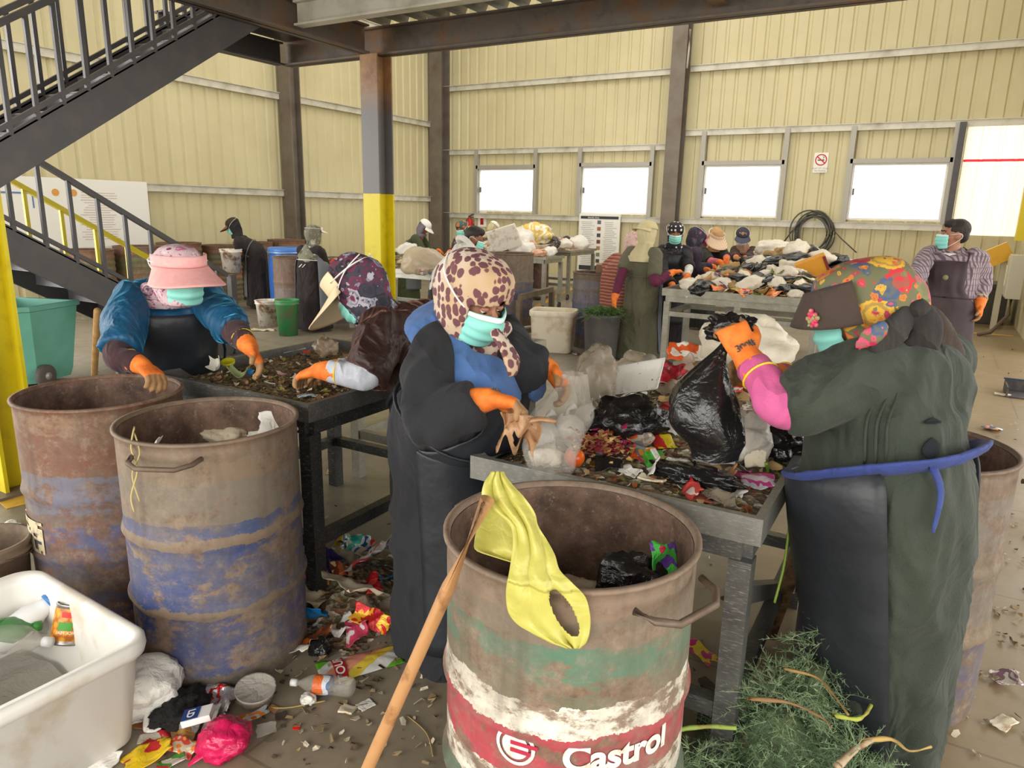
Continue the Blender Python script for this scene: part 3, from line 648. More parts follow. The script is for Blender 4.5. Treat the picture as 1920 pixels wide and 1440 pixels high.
# cable coil on the back wall
b = MB(); c0 = AY(1524, 440, 14.9); rg = random.Random(2)
for k in range(9):
    rx, rz = .30+rg.uniform(-.05, .07), .36+rg.uniform(-.06, .06); o = V(rg.uniform(-.06, .06), rg.uniform(-.05, .03), rg.uniform(-.05, .05)); ph = rg.uniform(-.2, .2)
    b.tube([c0+o+V(rx*math.cos(t+ph), .02*math.sin(3*t+k), rz*math.sin(t)) for t in [2*math.pi*q/36 for q in range(36)]], .014, 7, closed=True)
b.tube([c0+V(-.2, 0, .25), c0+V(-.35, -.02, .1), c0+V(-.5, -.04, -.15)], .014, 7); b.tube([c0+V(.2, 0, .25), c0+V(.5, -.02, -.05), c0+V(.8, -.04, -.3)], .011, 7); b.tube([c0+V(.25, 0, -.1), c0+V(.3, -.02, -.4), c0+V(.28, -.04, -.7)], .012, 7)
tag(b.build('cable_coil', MAT('#5a5852', .6)), 'loose coil of dark cable hanging on the back wall', 'cable')
tag(MB().tube([AY(1294, 55, 14.7), AY(1292, 90, 14.7), AY(1288, 128, 14.7)], .02, 8).build('conduit', MAT('#c9c4b4', .5)), 'thin pale conduit beside the back wall column near the roof', 'pipe')
# yellow hoist frame, switch box and dark corner at right
M_YEL2 = MAT('#e6ae14', .4, noise=(5, '#c8921a', .5, .8))
hf = thing('hopper_frame', 'yellow steel hopper frame sloping down the right wall behind the man in the plaid shirt', 'frame', (.6, 13.0, 0))
p0, p1 = AY(1895, 468, 13.3), AY(1640, 572, 13.3); MB().bar(p0, p1, .2, .26).build('sloping_beam', M_YEL2, hf, smooth=False)
q = AY(1912, 447, 13.2); MB().box((q.x+.02, q.y, 2.1), (.16, .16, 1.5)).build('upright', MAT('#e6cf18', .4), hf, smooth=False)
MB().box((p1.x, p1.y, (p1.z-.1)/2), (.12, .12, p1.z-.1)).build('support_leg', M_YEL2, hf, smooth=False)
MB().box((p0.x-.05, p0.y, (p0.z-.13)/2), (.08, .08, p0.z-.13)).build('support_leg', MAT('#cfc8b0', .5), hf, smooth=False)
eb = thing('switch_box', 'grey electrical switch box on the right wall below the yellow frame', 'electrical box', (1.08, 12.75, .55))
MB().box((1.05, 12.75, .85), (.18, .5, .62), bevel=.01).build('box_body', MAT('#c9c5b4', .45), eb, smooth=False)
MB().box((.956, 12.75, .85), (.012, .44, .56)).build('box_door', MAT('#d8d4c6', .4), eb, smooth=False)
MB().box((.946, 12.9, .85), (.01, .1, .3)).build('warning_label', MAT('#efe9c8', .5), eb, smooth=False)
MB().tube([(1.05, 12.7, .54), (1.05, 12.65, .3), (.85, 12.4, .05), (.7, 12.3, .02)], .025, 8).build('cable', MAT('#6a5a4c', .6), eb)
tag(MB().box((.75, 14.2, .3), (.7, .8, .6), bevel=.02).box((.75, 14.2, .62), (.74, .84, .05)).build('machine_housing', MAT('#4a453f', .6), smooth=False), 'dark machine housing on the floor in the right corner', 'machine')
# yellow floor lines
for k, (a, c2, w) in enumerate((((30, 770), (200, 715), .12), ((5, 948), (125, 918), .14), ((1005, 575), (1075, 540), .1), ((1690, 740), (1800, 585), .12), ((1760, 620), (1900, 630), .1))):
    p, q = AZ(*a), AZ(*c2); p.z = q.z = .0025
    tag(MB().bar(p, q, w, .003).build('floor_line', MAT('#d8a93a', .5, noise=(9, '#a8915e', .5, .7)), smooth=False), ('worn yellow floor line behind the rusty brown drum', 'worn yellow floor line at the foot of the left yellow column', 'yellow floor line beside the cream tub', 'yellow floor line running past the man in the plaid shirt', 'yellow floor line crossing near the right wall')[k], 'floor marking')
# sticks
sx = thing('broom_handle', 'straight wooden stick standing behind the rusty brown drum', 'stick', AZ(168, 800))
p, q = A(183, 583, 3.35), AZ(172, 806); q.z = .01
MB().tube([q, q.lerp(p, .5), p], [.016, .017, .017], 12).build('shaft', MAT('#b8925a', .6, noise=(12, '#9a7444', .4, .7)), sx)
p, q = A(914, 936, 1.40), AZ(612, 1615, .016)
tag(MB().tube([p.lerp(q, k/5) for k in range(6)], [.0145, .015, .0145, .0155, .015, .0155], 14).build('wooden_pole', MAT('#b8895a', .55, noise=(7, '#7d4f2a', .54, .64), bump=(20, .3))), 'knotty wooden pole leaning against the nearest drum under the yellow bag', 'pole')
# ---------------------------------------------------------------- cloth and skin materials
def fold_noise(t, sc=5.5, dist=.8):
    n = t.noise(sc*.8, t.map(t.tc(), (1, 1, .55)), 3, .45, dist=dist); return t.math('SUBTRACT', 1.0, t.math('MULTIPLY', t.math('ABSOLUTE', t.math('SUBTRACT', n, .5)), 3.0))
def cloth(c, c2=None, rough=.85, sheen=.15, scale=40, fold=.55):
    t = NT('cloth'); n = t.noise(3.5, None, 5, .6)
    col = t.mix(t.ramp(n, [(.35, 0.0), (.7, 1.0)]), c, c2 or c)
    w = t.noise(scale*4, None, 2); f = fold_noise(t)
    t.bump(t.math('ADD', t.math('MULTIPLY', w, .06), f), fold*1.3, .04); m = t.fin(col, rough); t.b.inputs['Sheen Weight'].default_value = sheen*.3; return m
def velvet(c, hi):
    t = NT('velvet'); lw = t.n('ShaderNodeLayerWeight'); lw.inputs[0].default_value = .45; f = fold_noise(t, 6, 1.2)
    t.bump(f, .75, .035); m = t.fin(c, .55); t.b.inputs['Sheen Weight'].default_value = 1.0; t.b.inputs['Sheen Roughness'].default_value = .28; t.b.inputs['Sheen Tint'].default_value = col4(hi); return m
def leopard():
    t = NT('leopard_print'); v = t.map(t.tc(), (1, 1, .85)); nz = t.noise(16, v, 3, .6, color=True)
    vv = t.n('ShaderNodeVectorMath', operation='MULTIPLY_ADD'); t.put(vv.inputs[0], nz); vv.inputs[1].default_value = (.022,)*3; t.put(vv.inputs[2], v)
    d = t.voro(41, vv.outputs[0], rnd=.75); c = t.ramp(d, [(.46, '#6b4248'), (.52, '#8d6158'), (.56, '#e3cfae')])
    big = t.noise(5, v, 2); c2 = t.mix(t.ramp(big, [(.4, 0.0), (.65, 1.0)]), '#cdc1b4', '#bfa17c'); c = t.mix(t.ramp(d, [(.5, 0.0), (.56, 1.0)]), c, c2)
    t.bump(fold_noise(t, 7), .5, .02); return t.fin(c, .8)
def floral(base, cols, scale=22, cover=.4, rough=.8, scale2=None):
    t = NT('floral_print'); v = t.tc(); nz = t.noise(26, v, 4, .65, color=True)
    vv = t.n('ShaderNodeVectorMath', operation='MULTIPLY_ADD'); t.put(vv.inputs[0], nz); vv.inputs[1].default_value = (.035,)*3; t.put(vv.inputs[2], v); w = vv.outputs[0]; n = len(cols)
    def layer(c, sc, cov, ch):
        d = t.voro(sc, w); q = t.sep(t.voro(sc, w, 'Color')); main = t.ramp(q[ch], [(i/n, k) for i, k in enumerate(cols)], True); core = t.ramp(q[(ch+1) % 3], [(i/n, k) for i, k in enumerate(cols[::-1])], True)
        k = t.mix(t.ramp(d, [(cov*.38, 1.0), (cov*.46, 0.0)]), main, core); k = t.mix(t.ramp(d, [(cov*.62, 0.0), (cov*.68, .55), (cov*.8, .55), (cov*.86, 0.0)]), k, base)
        return t.mix(t.ramp(d, [(cov, 1.0), (cov+.03, 0.0)]), c, k)
    c = layer(base, scale*.8, cover, 0); c = layer(c, scale*2.3, cover*.55, 1)
    t.bump(fold_noise(t, 7), .5, .02); return t.fin(c, rough)
def dots(base, dot, scale=26, r=.33):
    t = NT('polka_dots'); d = t.voro(scale, None, rnd=.25); return t.fin(t.mix(t.ramp(d, [(r, 1.0), (r+.03, 0.0)]), base, dot), .8)
def stripes(a, b2, freq, axis=2, duty=.5, noise=0.0):
    t = NT('striped_cloth'); z = t.sep()[axis]
    if noise: z = t.math('ADD', z, t.math('MULTIPLY', t.noise(6), noise))
    w = t.math('FRACT', t.math('MULTIPLY', z, freq)); return t.fin(t.mix(t.math('GREATER_THAN', w, duty), a, b2), .85)
def plaid():
    t = NT('plaid_shirt'); s = t.sep(); n = t.noise(8)
    x = t.math('FRACT', t.math('MULTIPLY', t.math('ADD', t.math('ADD', s[0], s[1]), t.math('MULTIPLY', n, .03)), 26)); z = t.math('FRACT', t.math('MULTIPLY', s[2], 22))
    c = t.mix(t.math('GREATER_THAN', x, .55), '#a49a9e', '#6a5866'); c = t.mix(t.math('MULTIPLY', t.math('GREATER_THAN', z, .72), .5), c, '#7d5a62'); t.bump(fold_noise(t, 7), .6, .02); return t.fin(c, .85)
def skin(c='#a9745a'):
    t = NT('skin'); n = t.noise(25, None, 4); col = t.mix(t.ramp(n, [(.4, 0.0), (.7, .5)]), c, '#8f5c48'); m = t.fin(col, .5); t.b.inputs['Subsurface Weight'].default_value = .08; t.b.inputs['Subsurface Radius'].default_value = (.01, .004, .002); return m
SKIN = skin(); SKIN2 = skin('#8f5e46')
M_ORANGE = MAT('#f58634', .7, noise=(30, '#dd6a26', .4, .7), bump=(120, .3, .002)); M_TAN = MAT('#a9825a', .65, noise=(25, '#8a6644', .4, .7), bump=(60, .2, .003)); M_HEM = MAT('#f0cf38', .6)
M_MASK = MAT('#8fdccf', .65, bump=(60, .15, .003)); M_MASKW = MAT('#d8f2ee', .7)
M_VINYL = MAT('#26292e', .42, noise=(4, '#33373d', .4, .75), bump=(5, .35, .03), name='black_vinyl')
M_VINYLG = MAT('#70757c', .4, bump=(5, .3, .03))
M_EYE = MAT('#e8e2da', .3); M_IRIS = MAT('#2a1c14', .2); M_HAIR = MAT('#2b211d', .6, bump=(60, .6, .01)); M_CORD = MAT('#ecebe6', .6)
def smoothstep(x): x = min(max(x, 0), 1); return x*x*(3-2*x)
def bez(pts, n):
    """catmull through points"""
    k = [(i, tuple(p)) for i, p in enumerate(pts)]
    return [V(*cat_interp(k, (len(pts)-1)*j/n)) for j in range(n+1)]
def glove(parent, w, d, n, side, curl=.5, sc=1.0, fa=None, spread=1.0, cuff=True, vox=.005, allorange=False, thumb=.5, printed=None):
    """work glove: palm, four bent fingers, thumb; d points to the fingertips, n is where the palm faces; side +1 right, -1 left"""
    d = d.normalized(); n = (n - d*n.dot(d)).normalized(); t = d.cross(n)*side            # t: thumb side
    b = MB(); L = .088*sc
    def el(c, a, e, k=12): return [c + t*(a*math.cos(2*math.pi*i/k)) + n*(e*math.sin(2*math.pi*i/k)) for i in range(k)]
    fa = (fa or d).normalized(); fm = (fa+d*.6).normalized()
    def ce(c, a, q): s1, s2 = frame(fa); return [c + (s1*math.cos(2*math.pi*i/12) + s2*math.sin(2*math.pi*i/12))*a for i in range(12)]
    b.tube([w-fa*.075*sc, w-fa*.05*sc, w-fa*.02*sc, w+d*.012*sc, w+d*.03*sc], [.048*sc, .045*sc, .039*sc, .033*sc, .026*sc], 14)
    b.loft([el(w-d*.015*sc, .032*sc, .026*sc), el(w, .034*sc, .025*sc), el(w+d*L*.35, .041*sc, .023*sc), el(w+d*L*.8, .046*sc, .02*sc), el(w+d*L, .044*sc, .016*sc)])
    for i, (o, ln) in enumerate(((.033, .068), (.011, .078), (-.011, .073), (-.032, .058))):
        p = w + d*L*.93 + t*o*sc; a = (.25+.12*i*.5)*curl; dd = (d + t*o*2.2*spread).normalized(); pts = [p - dd*.02*sc, p]
        for s_, (fr, aa) in enumerate(((.45, .55), (.32, .8), (.23, .6))):
            ang = curl*aa*(1.0+.1*i) + (.08 if s_ == 0 else 0); ax = dd.cross(n).normalized(); dd = (Matrix.Rotation(ang, 3, ax) @ dd).normalized(); p = p + dd*ln*fr*sc; pts.append(p)
        b.tube(pts, [.012*sc, .0122*sc, .0115*sc, .0108*sc, .0085*sc], 10)
    p = w + d*L*.22 + t*.03*sc; dd = (d*.72 + t*.75 + n*.25*(1+thumb)).normalized(); pts = [p - dd*.012*sc, p]
    p = p + dd*.035*sc; pts.append(p); dd = (dd + d*.5 + n*thumb - t*.3*thumb).normalized(); p = p + dd*.03*sc; pts.append(p); dd = (dd + d*.3 + n*thumb*.6 - t*.3*thumb).normalized(); p = p + dd*.024*sc; pts.append(p)
    b.tube(pts, [.016*sc, .0165*sc, .0145*sc, .013*sc, .0098*sc], 10)
    lim = .088*sc if not allorange else .5
    def mf(c):
        q = (c-w).dot(d); return 0 if q < .0 or (q < lim and (c-w).dot(n) < .012*sc + (lim-q)*.3) else 1
    g = b.build('glove', [M_ORANGE, M_TAN], parent, voxel=vox*sc, smoothit=2, matfn=mf)
    if cuff:
        a = .0465*sc; c = w-fa*.076*sc; s1, s2 = frame(fa)
        MB().tube([c + s1*(a*math.cos(2*math.pi*i/20)) + s2*(a*math.sin(2*math.pi*i/20)) for i in range(20)], .003*sc, 6, closed=True).build('cuff_hem', M_HEM, g)
    if printed:
        # number on the back of the cuff
        fo = d; no = n; c = w + fo*.022*sc - no*(.0285*sc); Mx = Matrix((-fo*printed, fo.cross(no)*printed, -no)).transposed().to_4x4(); Mx.translation = c
        Mx = Mx @ Matrix.Rotation(math.radians(90), 4, 'Z')
        MB().text('300#', .026*sc, Mx, depth=.003).build('lettering', M_INK, g, smooth=False)
    return g
class Fig:
    """one worker: pelvis P, neck base N, head centre H, torso facing f, gaze hd"""
    def __init__(s, label, P, N, H, f, hd, scale=1.0, fg=True, sizes=None, hem=.03, feet=None, belly=0.0, group=None, cat='person'):
        s.P, s.N, s.H = Vector(P), Vector(N), Vector(H); s.f = Vector((f[0], f[1], 0)).normalized(); s.S = s.f.cross(V(0, 0, 1)); s.sc = scale; s.fg = fg
        s.hy = Vector(hd).normalized(); s.hx = s.hy.cross(V(0, 0, 1)).normalized(); s.hz = s.hx.cross(s.hy)
        s.base = Vector(feet) if feet else V(s.P.x, s.P.y, 0); s.base.z = 0
        s.root = thing('person', label, cat, s.base, group)
        k = scale; up = s.N-s.P; ln = up.length; bulge = s.f*.02
        st = [s.base+V(0, 0, hem), s.base.lerp(s.P, .5)+V(0, 0, hem/2), s.P, s.P+up*.28+s.f*(.01+belly*.6), s.P+up*.62+s.f*.015, s.P+up*.88-s.f*.01, s.N]
        sz = [(.25, .25), (.215, .20), (.20, .165), (.165, .135), (.185, .14), (.165, .10), (.06, .065)]
        if sizes: sz = [tuple(q) if q else z for q, z in zip(sizes, sz)]
        s.cen = [(i, tuple(c)) for i, c in enumerate(st)]; s.sz = [(i, (a*k, e*k)) for i, (a, e) in enumerate(sz)]
    def rp(s, t, phi, off=0):
        c = V(*cat_interp(s.cen, t)); a, e = cat_interp(s.sz, t); d = (V(*cat_interp(s.cen, min(t+.06, 6))) - V(*cat_interp(s.cen, max(t-.06, 0)))).normalized()
        F = d.cross(s.S).normalized(); sp, cp = math.sin(phi), math.cos(phi)
        return c + s.S*(math.copysign(abs(sp)**.88, sp)*(a+off)) + F*(math.copysign(abs(cp)**.88, cp)*(e+off))
    def shoulder(s, sd): a, e = cat_interp(s.sz, 5); return V(*cat_interp(s.cen, 5.05)) + s.S*sd*a*.92
    def limb(s, a, b, l1, l2, hint):
        d = b-a; D = d.length; 
        if D > (l1+l2)*.985: k = D/(l1+l2)/.985; l1 *= k; l2 *= k
        x = (l1*l1-l2*l2+D*D)/(2*D); h = math.sqrt(max(l1*l1-x*x, 0)); u = d.normalized(); hv = Vector(hint); hv = (hv-u*hv.dot(u)).normalized()
        return a+u*x+hv*h
    def arms(s, **kw):
        """R= / L= dict(w=wrist, hint=elbow side, hd=hand direction, n=palm normal, curl=..)"""
        s.arm = {}
        for k, v in kw.items():
            sd = 1 if k == 'R' else -1; sh = s.shoulder(sd); w = Vector(v['w']); el = Vector(v['el']) if 'el' in v else s.limb(sh, w, .285*s.sc, .25*s.sc, v.get('hint', (0, 0, -1)))
            s.arm[k] = dict(v, sh=sh, el=el, w=w, sd=sd)
        return s
    def armpath(s, a, t0, t1, n=10):
        pts = [a['sh']-s.S*a['sd']*.05*s.sc, a['sh'], a['sh'].lerp(a['el'], .55), a['el'], a['el'].lerp(a['w'], .5), a['w']]
        k = [(i, tuple(p)) for i, p in enumerate(pts)]; return [V(*cat_interp(k, t0+(t1-t0)*i/n)) for i in range(n+1)]
    def body(s, sk=SKIN, eyes=False):
        k = s.sc; Mh0 = Matrix((s.hx, s.hy, s.hz)).transposed(); b = MB(); H, hx, hy, hz = s.H, s.hx, s.hy, s.hz; Mh = Matrix((hx, hy, hz)).transposed()
        def e(x, y, z, r): b.ell(H + (hx*x + hy*y + hz*z)*k, [q*k for q in r], Mh)
        e(0, -.012, .028, (.072, .09, .088)); e(0, .022, -.05, (.056, .06, .062)); e(0, .062, -.085, (.026, .024, .022)); e(0, .01, -.02, (.066, .075, .06))
        b.tube([H+(hy*.078+hz*.02)*k, H+(hy*.098-hz*.005)*k, H+(hy*.108-hz*.026)*k], [.010*k, .012*k, .0155*k], 8); e(0, .088, -.03, (.02, .014, .011))
        for q in (-1, 1): e(q*.031, .078, .024, (.022, .012, .008)); e(q*.04, .062, -.025, (.022, .022, .02)); e(q*.074, -.008, -.012, (.009, .02, .03))
        e(0, .083, -.058, (.023, .011, .007)); e(0, .08, -.069, (.02, .011, .007))
        b.tube([H-hz*.06*k-hy*.012*k, s.N.lerp(H, .25), s.N-V(0, 0, .03)], [.05*k, .05*k, .06*k], 12)
        rings = []
        for i in range(9):
            t = 2+4*i/8; rings.append([s.rp(t, 2*math.pi*j/16, -.028*k) for j in range(16)])
        b.loft(rings)
        for q in (-1, 1):
            hp = s.P + s.S*q*.085*k; ft = s.base + s.S*q*.09*k
            b.tube([hp+V(0, 0, .02), hp.lerp(ft, .45)+s.f*.01, ft+V(0, 0, .28)-s.f*.01, ft+V(0, 0, .07)], [.085*k, .062*k, .05*k, .036*k], 12)
            b.tube([ft+V(0, 0, .05)-s.f*.04, ft+V(0, 0, .05)+s.f*.05, ft+V(0, 0, .032)+s.f*.14*k], [.04*k, .042*k, .03*k], 10, flat=.8)
        for a in s.arm.values():
            b.tube(s.armpath(a, 0, 5, 14), [(.05-.018*i/14)*k for i in range(15)], 10); b.ell(a['w']+Vector(a.get('hd', a['w']-a['el'])).normalized()*.035*k, (.022*k, .022*k, .022*k))
        s.bodyo = b.build('body', sk, s.root, voxel=.0085*k if s.fg else .014, smoothit=2)
        if eyes:
            for q in (-1, 1):
                p = H + (hx*q*.031 + hy*.077 + hz*.006)*k; ey = MB().ell(p, (.0105*k,)*3).build('eye', M_EYE, s.bodyo); MB().ell(p+(hy*.006-hz*.004)*k, (.0065*k,)*3).build('iris', M_IRIS, ey)
                MB().ell(p+(hz*.0045+hy*.0012)*k, (.0135*k, .0108*k, .0085*k), Mh0).build('eyelid', sk, s.bodyo)
                MB().tube([H+(hx*q*.014+hy*.092+hz*.028)*k, H+(hx*q*.032+hy*.09+hz*.034)*k, H+(hx*q*.052+hy*.076+hz*.026)*k], [.004*k, .005*k, .003*k], 6).build('eyebrow', M_HAIR, s.bodyo)
        return s
    def robe(s, mat, name='dress', t0=0, t1=6, sl=5.0, rad=(.078, .072, .062), puff=0, amp=.010, seed=1, sleeves=True, off=0, vox=None, aniso=(1, 1, .3), topt=None):
        b = MB(); n = 26; rings = []
        for i in range(n+1):
            t = t0+(t1-t0)*i/n; rings.append([s.rp(t, 2*math.pi*j/32, off + (.018*math.sin(5*2*math.pi*j/32+seed)*max(0, 1-t/2) if t0 < 1 else 0)) for j in range(32)])
        b.loft(rings)
        if sleeves:
            for a in s.arm.values():
                e = min(a.get('sl', sl), 4.62); m = 14; rr = []
                for i in range(m+1):
                    t = e*i/m; r = np.interp(t, [0, 1, 3, 5], [rad[0]*.9, rad[0], rad[1], rad[2]])*s.sc
                    r += puff*math.sin(math.pi*min(max((t-.6)/(e-.6), 0), 1))
                    rr.append(r)
                b.tube(s.armpath(a, 0, e, m), rr, 14)
        v = vox or (.0125 if s.fg else .02)
        return b.build(name, mat, s.root, voxel=v, smoothit=4, wob=[(amp, 7, seed, aniso), (amp*.8, 8.5, seed+3, (1, 1, .6), 'ridge')])
    def undersleeve(s, mat, t0=3.0, r=(.05, .04), seed=2, keys=None):
        for k, a in s.arm.items():
            if keys and k not in keys: continue
            MB().tube(s.armpath(a, t0-.4, 4.6, 14), [np.interp(i, [0, 14], r)*s.sc for i in range(15)], 16).build('undersleeve', mat, s.root, subdiv=1, wob=(.004, 22, seed, (1, 1, 1)))
    def gloves(s, vox=None, **kw):
        for k, a in s.arm.items():
            if a.get('noglove'): continue
            glove(s.root, a['w'], Vector(a.get('hd', a['w']-a['el'])), Vector(a.get('n', (0, 0, -1))), a['sd'], a.get('curl', .6), s.sc*1.0, fa=a['w']-a['el'], vox=vox or (.005 if s.fg else .009), cuff=s.fg, printed=a.get('print'), thumb=a.get('thumb', .5), **kw)
    def apron(s, mat, t0=.7, t1=4.5, tw=2.9, ph_skirt=1.5, ph_bib=.62, off=.022, name='apron', strap=True, tie=True, strapmat=None, tiemat=None, ctr=0.0, seed=5, flare=0.0):
        def fn(u, v):
            t = t0+(t1-t0)*u; w = ph_skirt if t < tw-.35 else ph_skirt+(ph_bib-ph_skirt)*smoothstep((t-tw+.35)/.9)
            return s.rp(t, ctr+(v-.5)*2*w, off+flare*max(0, 1-t/2.4)+.006*mnoise.noise(V(v*7, u*4, seed)))
        ap = MB().grid(fn, 40, 28).build(name, mat, s.root, solid=.005)
        if strap:
            for q in (-1, 1):
                MB().tube(bez([s.rp(t1-.05, ctr+q*ph_bib*.9, off+.003), s.rp(min(t1+.7, 5.3), q*.7, .022), s.rp(5.75, q*1.5, .018), s.rp(5.8, q*2.6, .02)], 12), .007, 6, flat=.5).build('neck_strap', strapmat or mat, ap)
        if tie:
            MB().tube([s.rp(tw, 2*math.pi*i/36, off+.006) for i in range(36)], .009*s.sc, 6, closed=True, flat=.6).build('waist_tie', tiemat or strapmat or mat, ap)
        return ap
    def hood(s, mat, name='headscarf', openz=.052, op=58, drape=.30, bun=0.0, size=1.0, seed=3, dr=(.175, .13), face=True, back=0.0, amp=.006, chin=-.115, top=.128, mt=None, nk=1.0):
        k = s.sc*size; H, hx, hy, hz = s.H, s.hx, s.hy, s.hz; S, N = s.S, s.N; F = s.f; up = (s.N-s.P).normalized()
        def hc(z, y=0): return H + hz*z*k + hy*y*k
        kk = [(hc(top), hx, hy, .002, .003, .003, 0), (hc(top-.012), hx, hy, .055, .07, .07, 0), (hc(.09), hx, hy, .082, .098, .10+bun*.4, 0), (hc(openz), hx, hy, .093, .108, .112+bun*.8, 8), (hc(openz-.03), hx, hy, .094, .104, .115+bun, op),
              (hc(-.03), hx, hy, .09, .102, .11+bun*.9, op), (hc(-.075), hx, hy, .083, .1, .098+bun*.5, op*.85), (hc(chin), hx, hy, .076, .088, .085+bun*.2, 0)]
        nb = N.lerp(H, .3); kk += [(nb, S, F, .085*nk, .095*nk, .085*nk, 0), (N+up*.005, S, F, .115*nk, .105*nk, (.095+back*.3)*nk, 0)]
        if drape > .05: kk += [(N-up*.06, S, F, dr[0], dr[1]*1.02, dr[1]+back*.6, 0), (N-up*drape*.55, S, F, dr[0]*1.04, dr[1]*1.28, dr[1]*1.15+back, 0), (N-up*drape, S, F, dr[0]*.98, dr[1]*1.35, dr[1]*1.2+back, 0)]
        K = [(i, tuple(c)+tuple(x)+tuple(y)+(rx*k, rf*k, rb*k, o)) for i, (c, x, y, rx, rf, rb, o) in enumerate(kk)]; nr = len(K)-1; nu, nv = nr*5, 40
        def get(u): return cat_interp(K, nr*u)
        def fn(u, v):
            q = get(u); c, x, y = V(*q[0:3]), V(*q[3:6]), V(*q[6:9]); ph = 2*math.pi*(v-.5); cp = math.cos(ph); r = q[10] if cp > 0 else q[11]
            p = c + x*math.sin(ph)*q[9] + y*cp*r; fo = amp*mnoise.noise(V(ph*2.2, u*5, seed)) + (amp*1.1*math.sin(ph*7+u*4+seed) if u > .65 else 0)
            return p + (p-c).normalized()*fo
        def keep(u, v): return (not face) or abs((v-.5)*360) > max(get(u)[12], 0)
        return MB().grid(fn, nu, nv, keep, closed=True).build(name, mat, s.root, solid=.006, subdiv=1 if s.fg else 0, matfn=mt)
    def mask(s, strapto='back', tilt=0, pleats=True, mat=None):
        k = s.sc; H, hx, hy, hz = s.H, s.hx, s.hy, s.hz
        def fn(u, v):
            ph = (v-.5)*2*.95; c = abs(v-.5)*2; z = .004 + (-.112-.004)*u; z = z*(1-.12*c*c) - .006*c
            bul = .018*math.sin(math.pi*min(u*1.1, 1))*(1-c*c); r = .104+.006*(1-c) + bul + (.012*math.exp(-(c/.25)**2)*(1-u)) - .018*max(0, u-.65) + (.0025*math.sin(u*22) if pleats else 0)
            return H + (hx*math.sin(ph)*r*.86 + hy*(math.cos(ph)*r) + hz*z)*k
        m = MB().grid(fn, 22, 18).build('face_mask', mat or M_MASK, s.root, solid=.003)
        def fb(u, v): p = fn(u*.13, v); c = p-H; return p + (hx*c.dot(hx)+hy*c.dot(hy)).normalized()*.0025
        MB().grid(fb, 3, 18).build('nose_band', M_MASKW, m, solid=.002)
        for q in (-1, 1):
            p0 = fn(.03, .5+q*.5); p1 = fn(.95, .5+q*.46); e = H + (hx*q*.099 - hy*.012 - hz*.01)*k; e2 = H+(hx*q*.075-hy*.085+hz*.05)*k
            if strapto == 'ear': MB().tube(bez([p0, e+hz*.02*k, e-hy*.02*k, e-hz*.03*k, p1], 12), .0022, 6).build('ear_loop', M_CORD, m)
            elif strapto == 'side': MB().tube(bez([p0, H+(hx*q*.104+hy*.05+hz*.012)*k, H+(hx*q*.112+hy*.015+hz*.03)*k], 10), .0028, 6).build('head_cord', M_CORD, m)
            else:
                MB().tube(bez([p0, H+(hx*q*.105+hy*.02+hz*.025)*k, H+(hx*q*.1-hy*.06+hz*.06)*k, H+(hx*q*.04-hy*.125+hz*.085)*k], 14), .0026, 6).build('head_cord', M_CORD, m)
        return m
    def visor(s, mat, under=None, z0=.062, r0=.117, ext=.115, drop=.05, half=1.35, band=.045, lift=0, strap=True, name='sun_visor'):
        k = s.sc; H, hx, hy, hz = s.H, s.hx, s.hy, s.hz
        v = thing(name, None, None, s.root.location) if False else None
        def bf(u, w): ph = (w-.5)*2*half*1.08; return H + (hx*math.sin(ph)*r0*.92 + hy*math.cos(ph)*r0*1.02 + hz*(z0+band*(u)))*k
        o = MB().grid(bf, 3, 28).build(name, mat, s.root, solid=.005)
        def rf(u, w):
            ph = (w-.5)*2*half; e = ext*(math.cos(ph*.5*math.pi/half)**.55 if abs(ph) < half else 0); r = r0 + e*u
            return H + (hx*math.sin(ph)*r*.93 + hy*(math.cos(ph)*r*1.02 + e*u*.25) + hz*(z0+.004 - drop*u*(1+.0*u) + lift*u - .35*e*u*math.sin(ph)**2))*k
        MB().grid(rf, 10, 34).build('brim', [mat, under or mat], o, solid=.005)
        if strap: MB().tube([H+(hx*math.sin(a)*r0*.95-hy*math.cos(a)*(r0+.01)+hz*(z0+band*.4))*k for a in [(-1.75+3.5*i/16) for i in range(17)]], .006*k, 6, flat=.5).build('elastic_strap', M_CORD, o)
        return o
    def cap(s, mat, brim=None, z0=.05, peak=.085, name='baseball_cap', back=False, r=.098):
        k = s.sc; H, hx, hy, hz = s.H, s.hx, s.hy, s.hz; sg = -1 if back else 1
        def df(u, w): th = u*math.pi/2; ph = 2*math.pi*w; rr = r*math.sin(th)**.8; return H + (hx*math.sin(ph)*rr*.93 + hy*(math.cos(ph)*rr*1.08-.005) + hz*(z0+.088*math.cos(th)))*k
        o = MB().grid(df, 10, 28, closed=True).build(name, mat, s.root, solid=.004)
        def rf(u, w):
            ph = (w-.5)*2*1.1; e = peak*math.cos(ph*1.3)**.6 if abs(ph*1.3) < math.pi/2 else 0; rr = r+e*u
            return H + (hx*math.sin(ph)*rr*.95 + hy*sg*math.cos(ph)*rr*1.1 + hz*(z0+.002-.028*u-.02*u*math.sin(ph)**2))*k
        MB().grid(rf, 6, 20).build('peak', brim or mat, o, solid=.004); return o
    def hair(s, mat=None):
        k = s.sc; H, hx, hy, hz = s.H, s.hx, s.hy, s.hz; Mh = Matrix((hx, hy, hz)).transposed(); b = MB()
        b.ell(H+(hz*.042-hy*.022)*k, (.079*k, .092*k, .085*k), Mh); b.ell(H+(hz*.085+hy*.03)*k, (.062*k, .055*k, .04*k), Mh); b.ell(H+(hz*.0-hy*.055)*k, (.066*k, .05*k, .07*k), Mh)
        return b.build('hair', mat or M_HAIR, s.root, voxel=.009, smoothit=1, wob=(.004, 50, 2, (1, 1, 1)))
